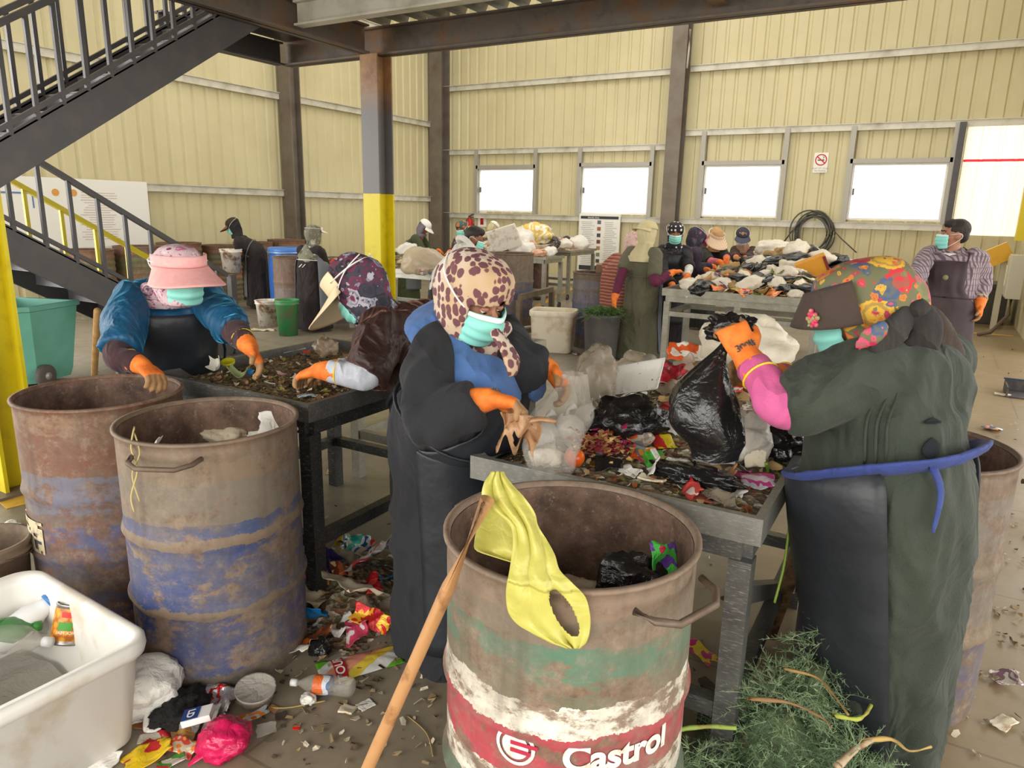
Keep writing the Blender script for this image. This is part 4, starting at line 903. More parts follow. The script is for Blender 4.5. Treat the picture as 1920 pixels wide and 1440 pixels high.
    def shoes(s, mat=None):
        for q in (-1, 1):
            ft = s.base + s.S*q*.09*s.sc; MB().tube([ft+V(0, 0, .045)-s.f*.06, ft+V(0, 0, .05)+s.f*.05, ft+V(0, 0, .04)+s.f*.16], [.042, .05, .036], 12, flat=.85).build('shoe', mat or MAT('#2d2b2a', .6), s.root, subdiv=1)
# ---------------------------------------------------------------- the five nearest workers
M_BLACK = cloth('#1d1e22', '#26272c', .9, .1); M_NAVYB = cloth('#1b1d22', '#24262c', .9, .1)
# 1 leopard scarf
g = Fig('woman in a leopard print headscarf, blue shawl and black dress pulling at a clear bag', (-1.36, 1.93, .86), (-1.225, 1.88, 1.245), A(890, 556, 2.15), (1, -.12), (.97, -.22, -.52), 1.0,
        sizes=[(.17, .19), (.185, .19), (.21, .185), (.205, .18), (.205, .165), (.17, .12), (.07, .07)], belly=.02)
g.arms(R=dict(w=A(912, 747, 1.97), el=A(800, 790, 2.0), hd=(.95, .28, -.1), n=(.1, -.35, -1), curl=.95, print=1), L=dict(w=A(1030, 690, 2.3), el=A(968, 690, 2.25), hd=(.75, -.1, -.75), n=(-.3, -.75, -.5), curl=.75))
g.body(eyes=True).robe(M_BLACK, rad=(.086, .082, .064), amp=.014, seed=2); g.gloves()
g.apron(M_VINYL, t0=.35, t1=4.35, ph_skirt=1.35, ph_bib=.5, ctr=-.05, strapmat=M_VINYL, flare=.01)
g.hood(leopard(), drape=.14, dr=(.12, .115), bun=.045, openz=.045, op=54, size=1.02, top=.132); g.mask()
# blue shawl crossing the chest, leopard tail below it
M_SHAWL = cloth('#3f6196', '#4d70a6', .9, .3)
def sash(fig, pts, wid, mat, name, th=.02, seed=1, n=26):
    p = bez(pts, n); b = MB(); b.tube(p, [np.interp(i/n, np.linspace(0, 1, len(wid)), wid) for i in range(n+1)], 14, flat=.35, up=(0, 0, 1)); return b.build(name, mat, fig.root, voxel=.009, smoothit=3, wob=[(.008, 12, seed, (1, 1, 1))])
sash(g, [g.rp(5.75, math.pi, .06), g.rp(5.7, 2.2, .06), g.rp(5.45, 1.2, .06), g.rp(5.0, .75, .07), g.rp(4.5, .35, .07), g.rp(4.0, .05, .06)], [.06, .08, .08, .075, .065, .04], M_SHAWL, 'shawl')
sash(g, [g.rp(5.75, -math.pi, .06), g.rp(5.7, -2.2, .06), g.rp(5.45, -1.1, .06), g.rp(4.95, -.5, .075), g.rp(4.4, -.2, .075), g.rp(3.9, -.4, .06)], [.06, .075, .075, .07, .055, .035], M_SHAWL, 'shawl', seed=2)
sash(g, [A(925, 618, 2.06), A(945, 648, 2.05), A(960, 678, 2.04), A(962, 706, 2.05)], [.022, .034, .04, .02], leopard(), 'scarf_end', seed=3)
g.shoes()
LEO = g
# 2 dark green dress
M_GREEN = cloth('#2c342a', '#353d33', .8, .2, fold=.7); M_PINK = cloth('#c9548a', '#d2649a', .85, .2)
g = Fig('woman in dark green dress and bright floral headscarf with brown peak, lifting a black bag', (-.035, 2.08, .90), (-.03, 2.17, 1.285), A(1622, 585, 1.92), (-.86, .5), (-.93, -.05, -.36), 1.04,
        sizes=[(.13, .14), (.175, .18), (.21, .20), (.20, .17), (.215, .165), (.17, .12), (.07, .07)], feet=(.07, 2.19, 0))
g.arms(L=dict(w=A(1398, 668, 1.93), el=A(1470, 765, 1.80), hd=A(1372, 622, 1.95)-A(1396, 672, 1.93), n=(-.6, .8, -.1), curl=1.25, sl=3.0, print=-1), R=dict(w=A(1440, 708, 2.15), el=A(1540, 712, 2.3), hd=(-.9, -.3, .1), n=(-.1, -.9, -.2), curl=.9, sl=2.8))
g.body(eyes=True).robe(M_GREEN, rad=(.078, .076, .06), puff=.012, amp=.013, seed=4); g.undersleeve(M_PINK, 3.0, (.058, .044)); g.gloves()
g.apron(M_VINYL, t0=.25, t1=2.75, tw=2.62, ph_skirt=2.2, ph_bib=2.0, strap=False, tiemat=MAT('#2c3c78', .7))
M_SASH = cloth('#2a3a78', '#34468a', .8)
MB().tube([g.rp(2.62+.05*math.sin(i*.5), 2*math.pi*i/40, .024) for i in range(40)], .034, 10, closed=True, flat=.3).build('waist_sash', M_SASH, g.root, wob=(.004, 30, 2, (1, 1, 1)))
MB().tube(bez([g.rp(2.62, -2.7, .03), g.rp(2.3, -2.75, .03), g.rp(1.95, -2.65, .03)], 8), [.018, .016, .014, .013, .012, .011, .01, .009, .006], 8, flat=.4).build('sash_end', M_SASH, g.root)
for k, (a, b2) in enumerate(((3.95, 4.4), (3.1, 3.55))): MB().grid(lambda u, v: g.rp(a+(b2-a)*u, -2.72+(v-.5)*.22*math.sin(math.pi*u), .022), 12, 6).build('back_slit', MAT('#171c22', .95), g.root, solid=.003)
for k in range(4): MB().tube(bez([g.rp(t, -1.95-.13*k, .006) for t in (3.0, 3.6, 4.1, 4.6, 5.0)], 14), .0045, 5).build('pleat', M_GREEN, g.root)
FLOR = floral('#6a6a4c', ['#c8323c', '#d87828', '#d8a83a', '#b8284c', '#4a5a7c', '#d04a70', '#7a7c52'], 17, .62)
M_BRN = cloth('#3d3028', '#463830', .8); M_DK = cloth('#211e1c', '#2a2522', .85)
g.hood(FLOR, name='floral_headscarf', nk=.72, drape=.03, bun=.02, openz=.045, op=62, size=1.08, top=.126)
def peak(u, v):
    ph = (v-.5)*2*1.55; H, hx, hy, hz = g.H, g.hx, g.hy, g.hz; r = .122+.055*u*math.cos(ph*.8)
    return H + hx*math.sin(ph)*r*.98 + hy*math.cos(ph)*(r+.012) + hz*(.088-.072*u+.04*abs(math.sin(ph))**1.5*(1-u)-.03*abs(math.sin(ph))**2)
pk = MB().grid(peak, 10, 30).build('brown_peak', M_BRN, g.root, solid=.006)
c = peak(.72, .24); nn = (c-g.H).normalized(); s1 = g.hy.cross(nn).normalized(); b = MB()
for k in range(16):
    a = k*2.4; b.ell(c + nn*.005 + s1*.024*math.cos(a)*(k/15)**.6 + nn.cross(s1)*.02*math.sin(a)*(k/15)**.6, (.0068, .0068, .0068), None, 8, 6)
b.build('embroidered_flower', MAT('#d83a6a', .7, noise=(70, '#9aa068', .45, .6)), pk)
def plume(pts, wid, mat, name, seed, flat=.3, up=(0, 0, 1)):
    n = 22; p = bez(pts, n); b = MB().tube(p, [np.interp(i/n, np.linspace(0, 1, len(wid)), wid) for i in range(n+1)], 16, flat=flat, up=up); return b.build(name, mat, g.root, voxel=.008, smoothit=3, wob=[(.008, 14, seed, (1, 1, 1))])
plume([A(1716, 580, 1.86), A(1750, 615, 1.87), A(1782, 662, 1.90), A(1818, 722, 1.94)], [.03, .046, .042, .008], M_BRN, 'scarf_tail', 3, .35, (.3, -1, .2))
plume([A(1718, 575, 1.84), A(1690, 606, 1.80), A(1665, 632, 1.77), A(1628, 652, 1.76)], [.028, .042, .045, .03], M_DK, 'scarf_drape', 4, .4, (1, -1, 0))
plume([A(1718, 580, 1.82), A(1738, 608, 1.82), A(1730, 645, 1.83), A(1695, 662, 1.84)], [.03, .045, .05, .03], M_DK, 'scarf_drape', 7, .4, (1, -1, 0))
MB().ell(A(1718, 578, 1.82), (.032, .03, .026)).build('scarf_knot', M_DK, g.root, wob=(.008, 30, 2, (1, 1, 1)))
plume([A(1602, 655, 1.75), A(1630, 634, 1.74), A(1662, 608, 1.75)], [.012, .03, .016], FLOR, 'scarf_fold', 8, .35, (1, -1, 0))
g.mask(strapto='side'); g.shoes(); GRN = g
# 3 teal velvet
M_TEAL = velvet('#0f4f74', '#4aa4d0'); M_MAROON = cloth('#3a2228', '#452a30', .9, .4)
g = Fig('woman in teal velvet top and pink sun visor sorting at the low black tray', (-3.20, 2.15, .84), (-2.99, 2.03, 1.25), A(336, 516, 3.02), (.9, -.42), (.93, -.27, -.07), 1.0,
        sizes=[(.2, .2), (.2, .19), (.205, .175), (.19, .165), (.19, .15), (.165, .11), (.065, .065)], feet=(-3.28, 2.2, 0))
g.arms(R=dict(w=A(268, 686, 2.88), el=A(222, 668, 2.92), hd=(.9, -.05, -.35), n=(.0, -.2, -1), curl=.8, sl=2.75), L=dict(w=A(468, 650, 2.95), el=A(442, 622, 3.05), hd=(.55, .1, -.85), n=(-.3, -.8, -.4), curl=.6, sl=3.0))
g.body(eyes=True).robe(M_BLACK, name='skirt', t0=0, t1=2.9, sleeves=False); g.robe(M_TEAL, name='velvet_top', t0=2.0, t1=6, rad=(.078, .078, .058), puff=.008, amp=.012, seed=6, off=.006); g.undersleeve(M_MAROON, 2.9, (.064, .043)); g.gloves()
g.apron(M_VINYL, t0=.5, t1=5.0, ph_skirt=1.3, ph_bib=.8, off=.05)
g.hood(floral('#c9aeb4', ['#8a3a6a', '#6d4a62', '#c25a8c', '#9a7c84', '#d8c4c6', '#b04878'], 22, .5), drape=.10, bun=.03, openz=.05, op=50, size=1.0, dr=(.125, .11)); g.mask()
g.visor(MAT('#eba9a8', .7, noise=(40, '#f0b6b2', .4, .7)), ext=.10, drop=.055, z0=.042, half=1.5, band=.05); g.shoes()
# 4 brown velvet
g = Fig('woman in a brown velvet top bending over the low black tray with a cream visor', (-1.74, 2.42, .85), A(738, 592, 3.0), A(672, 542, 2.98), (-1, -.15), (-.80, -.15, -.75), 1.0,
        sizes=[(.17, .18), (.19, .19), (.20, .18), (.185, .165), (.205, .17), (.18, .13), (.07, .07)])
g.arms(L=dict(w=A(600, 694, 2.75), el=A(690, 705, 2.72), hd=(-.9, -.1, -.3), n=(-.2, 0, -1), curl=.6, sl=3.0), R=dict(w=A(618, 690, 3.12), el=A(690, 690, 3.2), hd=(-.8, -.1, -.4), n=(0, -.2, -1), curl=.7, sl=3.4))
M_BVEL = velvet('#301a16', '#9a6a5c'); g.body().robe(M_NAVYB, name='skirt', t0=0, t1=2.6, sleeves=False); g.robe(M_BVEL, name='velvet_top', t0=1.95, t1=6, rad=(.085, .085, .07), puff=.01, amp=.012, seed=8, off=.006); g.undersleeve(cloth('#c4c8d2', '#b4b8c4', .8), 3.0, (.06, .045)); g.gloves()
g.apron(M_VINYL, t0=.25, t1=2.95, ph_skirt=1.7, ph_bib=1.5, off=.03, strap=False)
SW = floral('#3c3846', ['#6d2a48', '#8c8a9a', '#2c2a38', '#a9a6b2', '#54283c', '#1f2028'], 19, .62)
g.hood(SW, drape=.06, bun=.03, op=50, size=1.0, top=.15); g.mask()
g.visor(MAT('#ecd9b4', .7), MAT('#dfe0e4', .6), ext=.13, drop=.03, z0=.035, half=1.45, band=.07); g.shoes()
# 5 man in plaid shirt
M_TROU = cloth('#2c2524', '#352c2a', .85)
g = Fig('man in a plaid shirt, brown apron and face mask standing by the right wall', (.17, 6.92, .88), (.12, 6.98, 1.40), A(1790, 440, 5.85), (-.25, -.97), (-.98, -.25, -.02), 1.02, sizes=[(.2, .16), (.2, .15), (.185, .135), (.165, .125), (.2, .13), (.19, .095), (.06, .06)], feet=(.19, 6.88, 0))
g.arms(L=dict(w=A(1838, 572, 5.72), el=A(1842, 520, 5.9), hd=(.05, -.1, -1), n=(-.9, -.2, 0), curl=.7), R=dict(w=A(1702, 560, 5.6), el=A(1716, 525, 5.75), hd=(-.15, -.15, -1), n=(.8, 0, 0), curl=.6))
g.body(eyes=True)
for q in (-1, 1):
    hp = g.P+g.S*q*.09; ft = g.base+g.S*q*.1; MB().tube([hp+V(0, 0, .08), hp-V(0, 0, .15), hp.lerp(ft, .5), ft+V(0, 0, .22), ft+V(0, 0, .035)], [.12, .125, .10, .085, .08], 16).build('trouser_leg', M_TROU, g.root, subdiv=1, wob=(.008, 9, 3, (1, 1, .4)))
g.robe(plaid(), name='shirt', t0=1.9, t1=5.9, rad=(.075, .068, .05), amp=.012, seed=3, off=.004); g.gloves()
g.apron(MAT('#45363a', .55, noise=(6, '#3a2c2e', .4, .7)), t0=1.2, t1=4.4, ph_skirt=1.2, ph_bib=.62, off=.02)
MB().grid(lambda u, v: g.rp(4.75+.7*u, (v-.5)*.7*u, .006), 8, 6).build('undershirt', MAT('#efece8', .8), g.root, solid=.004)
for q in (-1, 1): MB().grid(lambda u, v: g.rp(5.75-.55*u, q*(.28+.5*(1-u)*v+.22*v), .018+.006*v), 6, 4).build('collar', plaid(), g.root, solid=.004)
MB().ell(g.rp(3.75, .0, .027), (.022, .022, .022)).build('apron_stain', MAT('#8d8468', .8), g.root)
g.hair(); g.mask(strapto='ear'); g.shoes()
# ---------------------------------------------------------------- workers further back
RH = V(CR.x, CR.y, 0).normalized(); FH = V(CF.x, CF.y, 0).normalized()
def bgp(label, px, py, d, face, lean=.12, pitch=-.35, hface=None, sizes=None, zs=.19, sc=.98, fgk=False, pz=.88):
    H = A(px, py, d); f = (RH*face[0]-FH*face[1]).normalized(); h = hface or face; hf = (RH*h[0]-FH*h[1]).normalized()
    b = V(H.x, H.y, 0) - f*lean
    g = Fig(label, (b.x, b.y, pz), H - V(0, 0, zs*sc) - f*.07, H, (f.x, f.y), hf+V(0, 0, pitch), sc, fgk, sizes=sizes or [(.19, .19), (.19, .18), (.19, .16), (.165, .14), (.185, .14), (.165, .10), (.06, .06)]); g.fv = f; return g
def hang(g, sd, out=.06): s = g.shoulder(sd); return dict(w=s+g.S*sd*out+g.f*.05-V(0, 0, .5), hint=g.S*sd-g.f, hd=(0, 0, -1), n=-g.S*sd, curl=.6)
M_DKB = cloth('#26201f', '#302827', .9); M_MARO = cloth('#4a2028', '#54262e', .9); M_OLIVE = cloth('#5d5a45', '#666350', .9); M_SWEAT = cloth('#3c4529', '#47502f', .9); M_HOOD = cloth('#dfdbd2', '#d2cdc4', .9)
M_CAPW = MAT('#eeeae2', .7); M_BEIGE = cloth('#cfc39c', '#c2b48c', .85); M_GREYV = MAT('#66686a', .45, bump=(5, .3, .03)); M_RSTR = stripes('#7c3e34', '#a8705c', 27, 2, .5, .03)
# man with the bucket
g = bgp('man in a dark top and brown peaked cap tipping out a muddy white bucket', 438, 424, 11.3, (-1, .05), .32, -.55, zs=.2)
bc = A(434, 490, 11.15)
g.arms(R=dict(w=A(452, 452, 11.4), hint=(0, 0, -1), hd=RH*-1+V(0, 0, -.2), n=(0, 0, -1), curl=.5), L=dict(w=A(448, 474, 11.1), hint=(0, 0, -1), hd=RH*-1, n=(0, 0, -1), curl=.8))
g.body().robe(M_DKB, amp=.006); g.gloves(); g.apron(M_GREYV, t0=.45, t1=2.9, ph_skirt=1.0, ph_bib=.9, strap=False); g.hood(cloth('#1c1a1a', '#252222'), drape=.04, size=.96, top=.12)
g.cap(MAT('#3a2c26', .8), MAT('#7d5444', .8), peak=.11, z0=.045, r=.105); g.mask()
MB().tube([g.rp(4.9, -1.35, .01)+V(0, 0, .0), g.rp(4.3, -1.3, .02)], .022, 8, flat=.4).build('white_sleeve_stripe', M_CAPW, g.root)
bk = bucket(bc.x, bc.y, bc.z-.17, .16, .36, M_DIRTYW, 'muddy white bucket being emptied by the man in the brown peaked cap'); 
# woman with her back turned
g = bgp('woman in a long black dress seen from behind with grey headscarf and white visor', 588, 440, 9.4, (.45, -.9), .05, -.1, sizes=[(.24, .24), (.22, .2), (.2, .18), (.165, .14), (.185, .14), (.165, .1), (.06, .06)])
g.arms(R=dict(w=A(630, 487, 9.7), hint=(0, 0, -1), hd=RH-V(0, 0, .1), n=(0, 0, -1), curl=.6, sl=3.0), L=dict(w=A(606, 487, 9.9), hint=(0, 0, -1), hd=RH, n=(0, 0, -1), curl=.6, sl=3.0))
g.body().robe(cloth('#231b1c', '#2c2224', .9), amp=.006); g.undersleeve(cloth('#e2442c', '#d83c28'), 2.9, (.055, .04)); g.gloves(); g.apron(M_VINYLG, t0=.6, t1=4.2, ph_skirt=2.1, ph_bib=.6, tiemat=M_CORD)
for q in (.06, -.06): MB().tube(bez([g.rp(2.9, math.pi, .03), g.rp(2.6, math.pi+q, .04), g.rp(1.9, math.pi+q*1.5, .04)], 8), .008, 5, flat=.4).build('apron_string', M_CORD, g.root)
g.hood(floral('#7c7a68', ['#c8c6b4', '#4a4a40', '#9a9884', '#5c5a4c'], 16, .4), drape=.16, bun=.03, face=False); g.visor(M_CAPW, ext=.08, z0=.06, half=1.3, drop=.02)
# green sweater
g = bgp('stooping man in an olive green sweater and white cap at the pale table', 795, 426, 12.2, (.85, .2), .28, -.8, zs=.17)
g.arms(R=dict(w=A(812, 470, 11.9), hint=(0, 0, -1), hd=RH*.7-V(0, 0, .6), n=(0, 0, -1)), L=dict(w=A(824, 470, 12.2), hint=(0, 0, -1), hd=RH*.7-V(0, 0, .6), n=(0, 0, -1)))
g.body().robe(M_SWEAT, amp=.006, rad=(.085, .075, .06)); g.gloves(); g.apron(M_GREYV, t0=.6, t1=2.9, strap=False); g.hood(cloth('#5a4a4a', '#8a8490'), drape=.05, face=True, size=.95); g.cap(M_CAPW, peak=.08, r=.104)
# floral scarf
g = bgp('woman in a teal and orange patterned headscarf and face mask below the fire extinguisher', 866, 428, 11.9, (-.5, .85), .12, -.35)
g.arms(R=dict(w=A(842, 472, 11.7), hint=(0, 0, -1), hd=RH*-.6-V(0, 0, .5), n=(0, 0, -1)), L=dict(w=A(856, 474, 11.6), hint=(0, 0, -1), hd=RH*-.6-V(0, 0, .5), n=(0, 0, -1)))
g.body(eyes=True).robe(M_MARO, amp=.006); g.gloves(); g.apron(M_GREYV); g.hood(floral('#3c5a5a', ['#c87830', '#2c7a80', '#b84a30', '#4a3a30', '#d89a50'], 15, .42), drape=.22); g.mask()
# white hoodie
g = bgp('dark haired young man in a pale grey hoodie and mask, turned to the right', 890, 446, 7.6, (.75, -.4), .34, -.45, hface=(.9, .15), zs=.10)
g.arms(R=dict(w=A(925, 490, 7.6), hint=(0, 0, -1), hd=RH-V(0, 0, .3), n=(0, 0, -1)), L=dict(w=A(935, 492, 8.0), hint=(0, 0, -1), hd=RH-V(0, 0, .3), n=(0, 0, -1)))
g.body(SKIN2).robe(M_HOOD, name='hoodie', t0=1.7, t1=5.95, amp=.008, rad=(.085, .075, .06)); g.robe(M_DKB, name='trousers', t0=0, t1=2.1, sleeves=False); g.gloves(); g.hair(); g.mask(strapto='ear')
MB().tube([g.rp(5.75, 2*math.pi*i/20, .035+.02*(1-math.cos(2*math.pi*i/20))) for i in range(20)], .03, 10, closed=True).build('hood', M_HOOD, g.root, wob=(.008, 14, 2, (1, 1, 1)))
# dark jacket beside the sign
g = bgp('person in a dark maroon jacket and white cap bending away below the extinguisher sign', 924, 428, 13.7, (.7, -.5), .22, -.9)
g.arms(R=dict(w=A(945, 466, 13.6), hint=(0, 0, -1), n=(0, 0, -1)), L=dict(w=A(952, 464, 13.9), hint=(0, 0, -1), n=(0, 0, -1)))
g.body().robe(cloth('#30201f', '#3a2726'), amp=.006, rad=(.088, .075, .06)); g.gloves(); g.hood(M_BEIGE, drape=.05, size=.95); g.cap(M_CAPW, r=.104)
# white visor
g = bgp('woman in a white visor and brown top looking left across the pale rubbish heap', 996, 428, 13.2, (-.8, .45), .18, -.5)
g.arms(R=dict(w=A(985, 466, 12.9), hint=(0, 0, -1), n=(0, 0, -1)), L=dict(w=A(1000, 468, 12.9), hint=(0, 0, -1), n=(0, 0, -1)))
g.body().robe(cloth('#58403a', '#624a42'), amp=.006); g.gloves(); g.hood(cloth('#8a7468', '#9a8478'), drape=.15, size=.95); g.visor(M_CAPW, ext=.12, drop=.05, z0=.045); g.mask(mat=MAT('#5cae98', .7))
# striped dress
g = bgp('woman in a red and tan striped dress with a pale pink headscarf, seen from behind', 1186, 456, 8.35, (.6, -.75), .22, -.6, zs=.17, sizes=[(.2, .22), (.22, .22), (.235, .21), (.2, .18), (.205, .16), (.17, .11), (.06, .06)])
g.arms(L=dict(w=A(1148, 515, 8.3), el=A(1140, 500, 8.45), hd=RH-V(0, 0, .5), n=(0, 0, -1), noglove=True, sl=4.6), R=dict(w=A(1215, 530, 8.7), hint=(0, 0, -1), hd=RH, n=(0, 0, -1)))
g.body().robe(M_RSTR, amp=.006, rad=(.085, .078, .06)); g.gloves(); g.hood(floral('#d2b2a8', ['#c09a90', '#e0c8c0', '#b88c84'], 20, .4), drape=.06, face=False)
# olive dress
g = bgp('woman in an olive dress with a beige scarf over her cap, back to the viewer', 1214, 436, 7.75, (.55, -.7), .03, -.15, hface=(.7, -.55), sizes=[(.25, .23), (.2, .19), (.195, .175), (.155, .135), (.18, .135), (.165, .1), (.06, .06)])
g.arms(L=dict(w=A(1152, 560, 7.7), el=A(1163, 520, 7.75), hd=(0, 0, -1), n=(.5, .5, 0), curl=.7, sl=2.3), R=dict(w=A(1262, 510, 7.6), el=A(1228, 530, 7.55), hd=RH+V(0, 0, .15), n=(0, 0, -1), curl=.9, sl=2.4))
g.body().robe(M_OLIVE, amp=.009, vox=.014); g.undersleeve(cloth('#5c1a38', '#64203e'), 2.4, (.062, .044)); g.gloves(vox=.006); g.apron(MAT('#5a6270', .4, bump=(5, .35, .03)), t0=.3, t1=3.0, ph_skirt=1.6, ph_bib=1.2, strap=False, tiemat=M_OLIVE)
g.hood(M_BEIGE, drape=.12, bun=.02, face=False, back=.0); g.cap(MAT('#c9bc90', .8), back=True, peak=.07, r=.112, z0=.04)
# polka dots
g = bgp('woman in a black headscarf with white polka dots and a face mask facing the viewer', 1266, 436, 8.55, (-.1, 1), .12, -.35)
g.arms(R=dict(w=A(1262, 537, 8.1), hint=RH*-.6-V(0, 0, 1), hd=RH*-.4-FH-V(0, 0, .4), n=(0, 0, -1)), L=dict(w=A(1288, 520, 8.15), hint=RH*.8-V(0, 0, 1), hd=RH*-.2-FH-V(0, 0, .6), n=(0, 0, -1), sl=2.9))
PD = dots('#1f1d22', '#e6e2de', 20, .27); g.body(eyes=True).robe(cloth('#1d191c', '#262124'), amp=.006, vox=.015); g.undersleeve(cloth('#e6e4e0', '#d8d6d2'), 2.8, (.055, .042), keys='L'); g.gloves(vox=.006); g.apron(M_VINYL, t1=4.3)
g.hood(PD, drape=.05); g.hood(dots('#221d26', '#8a8088', 60, .25), name='inner_scarf', drape=.22, size=.9, top=.09); g.mask()
# purple
g = bgp('person in a dark purple hooded top bending right over the heap, seen from behind', 1306, 446, 9.1, (.8, -.35), .25, -.9, zs=.16)
M_PUR = cloth('#33283a', '#3c3042'); g.arms(R=dict(w=A(1328, 505, 8.9), hint=(0, 0, -1), hd=RH*.5-V(0, 0, 1), n=(0, 0, -1)), L=dict(w=A(1340, 500, 9.3), hint=(0, 0, -1), hd=RH*.5-V(0, 0, 1), n=(0, 0, -1)))
g.body().robe(M_PUR, amp=.006, rad=(.088, .075, .06)); g.gloves(); g.hood(floral('#322c3a', ['#5a4c60', '#252030', '#c05878', '#47405a'], 16, .38), drape=.1, bun=.03, face=False); g.visor(MAT('#c86a80', .7), ext=.05, half=1.0)
# tan visor
g = bgp('woman in a tan pleated sun visor bending towards the viewer behind the long heap', 1342, 444, 9.9, (.15, .95), .3, -.75, zs=.16)
g.arms(R=dict(w=A(1352, 492, 9.4), hint=(0, 0, -1), hd=RH*.3-FH*.5-V(0, 0, .8), n=(0, 0, -1), sl=3.0), L=dict(w=A(1362, 485, 9.5), hint=RH-V(0, 0, 1), hd=RH*.1-FH*.5-V(0, 0, .8), n=(0, 0, -1), sl=3.0))
g.body().robe(cloth('#22241f', '#2a2c26'), amp=.006); g.undersleeve(cloth('#d86c88', '#c86078'), 2.9, (.055, .042)); g.gloves(); g.hood(cloth('#c89f70', '#b88e60'), drape=.06, size=.98); g.visor(stripes('#e8d2b4', '#cf9f84', 60, 0, .7), ext=.12, drop=.06, z0=.04, half=1.3)
# dark cap
g = bgp('person in a navy cap and maroon top looking left beyond the rubbish heap', 1392, 443, 10.7, (-.55, .55), .2, -.6, hface=(-.2, .9))
g.arms(R=dict(w=A(1380, 482, 10.3), hint=(0, 0, -1), n=(0, 0, -1)), L=dict(w=A(1396, 484, 10.3), hint=(0, 0, -1), n=(0, 0, -1)))
g.body().robe(cloth('#3c2426', '#452c2e'), amp=.006); g.gloves(); g.hood(cloth('#b0866a', '#a07658'), drape=.08, size=.96); g.cap(MAT('#3a3846', .8), MAT('#4a4a5c', .7), peak=.09, r=.106, z0=.04); g.mask(mat=MAT('#c8ccd4', .7))
# ---------------------------------------------------------------- rubbish: materials
def crump(t, sc=14, st=.6, d=.012): n = t.noise(sc, None, 4, .55, dist=.6); t.bump(t.math('ABSOLUTE', t.math('SUBTRACT', n, .5)), st, d)
_P = {}
def PL(c, rough=.32, clear=0.0, sc=14, st=.9):
    k = (c, rough, clear, sc, st)
    if k in _P: return _P[k]
    t = NT('thin_plastic'); crump(t, sc, st, .02); m = t.fin(c, rough); t.b.inputs['Coat Weight'].default_value = .15
    if clear: t.b.inputs['Alpha'].default_value = 1-clear
    _P[k] = m; return m
def WR(*cols, sc=18, metal=.25, rough=.35):
    k = (cols, sc, metal, rough)
    if k in _P: return _P[k]
    t = NT('printed_wrapper'); v = t.map(t.tc(), loc=(len(_P)*1.7, len(_P)*.9, 0)); n = t.noise(sc, v, 2, .4, dist=.5)
    m = len(cols); c = t.ramp(n, [(.3+.4*i/m, q) for i, q in enumerate(cols)], True); crump(t, 30, .8, .01); r = t.fin(c, rough, metal); _P[k] = r; return r
PAPER = PL('#eeebe3', .7, 0, 20, .7); DIRTYP = MAT('#e8dcc2', .75, noise=(22, '#b98a58', .55, .7), bump=(25, .6, .01)); BLK = PL('#1b1a1b', .22); WHT = PL('#ece8e0', .42); CLEAR = PL('#cfc9bd', .12, .74); CLEARB = PL('#b9ab95', .2, .5); TANB = PL('#b98f68', .45, .12)
FOIL = PL('#c9c9cc', .22); CREAM = PL('#d8cfba', .5, 0, 9)
# -- shapes; c is the point the thing rests on
def rotm(yaw=0, tilt=0, roll=0): return Matrix.Rotation(yaw, 3, 'Z') @ Matrix.Rotation(tilt, 3, 'X') @ Matrix.Rotation(roll, 3, 'Y')
def lay(o_bm, M, c):
    for v in o_bm.verts: v.co = M @ v.co
    z = min(v.co.z for v in o_bm.verts)
    for v in o_bm.verts: v.co += V(c[0], c[1], c[2]-z)
def bag(name, label, cat, c, r3, mat, seed=1, M=None, amp=.25, freq=1.7, sub=4, flat=.62, group=None, parent=None, knot=False):
    b = MB(); bmesh.ops.create_icosphere(b.bm, subdivisions=sub, radius=1); off = V(seed*3.7, seed*1.9, seed*.7)
    for v in b.bm.verts:
        p = v.co.copy(); q = p*freq+off; k = 1 + amp*mnoise.noise(q) + amp*.8*(.35-abs(mnoise.noise(q*1.9+V(5, 1, 2)))) + amp*.35*(.3-abs(mnoise.noise(q*4.3)))
        v.co = V(p.x*k*r3[0], p.y*k*r3[1], max(p.z, -flat)*k*r3[2])
    lay(b.bm, M or Matrix.Identity(3), c)
    if knot:
        top = max(b.bm.verts, key=lambda v: v.co.z).co.copy(); b.tube([top-V(0, 0, .01), top+V(.01, 0, .02), top+V(.03, .01, .035)], [.012, .008, .016], 8)
    o = b.build(name, mat, parent)
    return tag(o, label, cat, group)
def sheet(name, label, cat, c, wh, mat, seed=1, M=None, amp=.02, freq=9, n=16, curl=0, group=None, thick=.0014, rag=.15):
    b = MB(); off = V(seed*2.3, seed*4.1, 0)
    def fn(u, v):
        x, y = (u-.5)*wh[0], (v-.5)*wh[1]; k = 1+rag*mnoise.noise(V(u*3, v*3, seed)); x *= k; y *= k
        q = V(x, y, 0)*freq+off; z = amp*(1-2.6*abs(mnoise.noise(q))) + amp*.6*mnoise.noise(q*2.3) + curl*(x*x+.4*y*y)/max(wh)
        return V(x, y, z)
    b.grid(fn, n, n); lay(b.bm, M or Matrix.Identity(3), c); return tag(b.build(name, mat, solid=thick), label, cat, group)
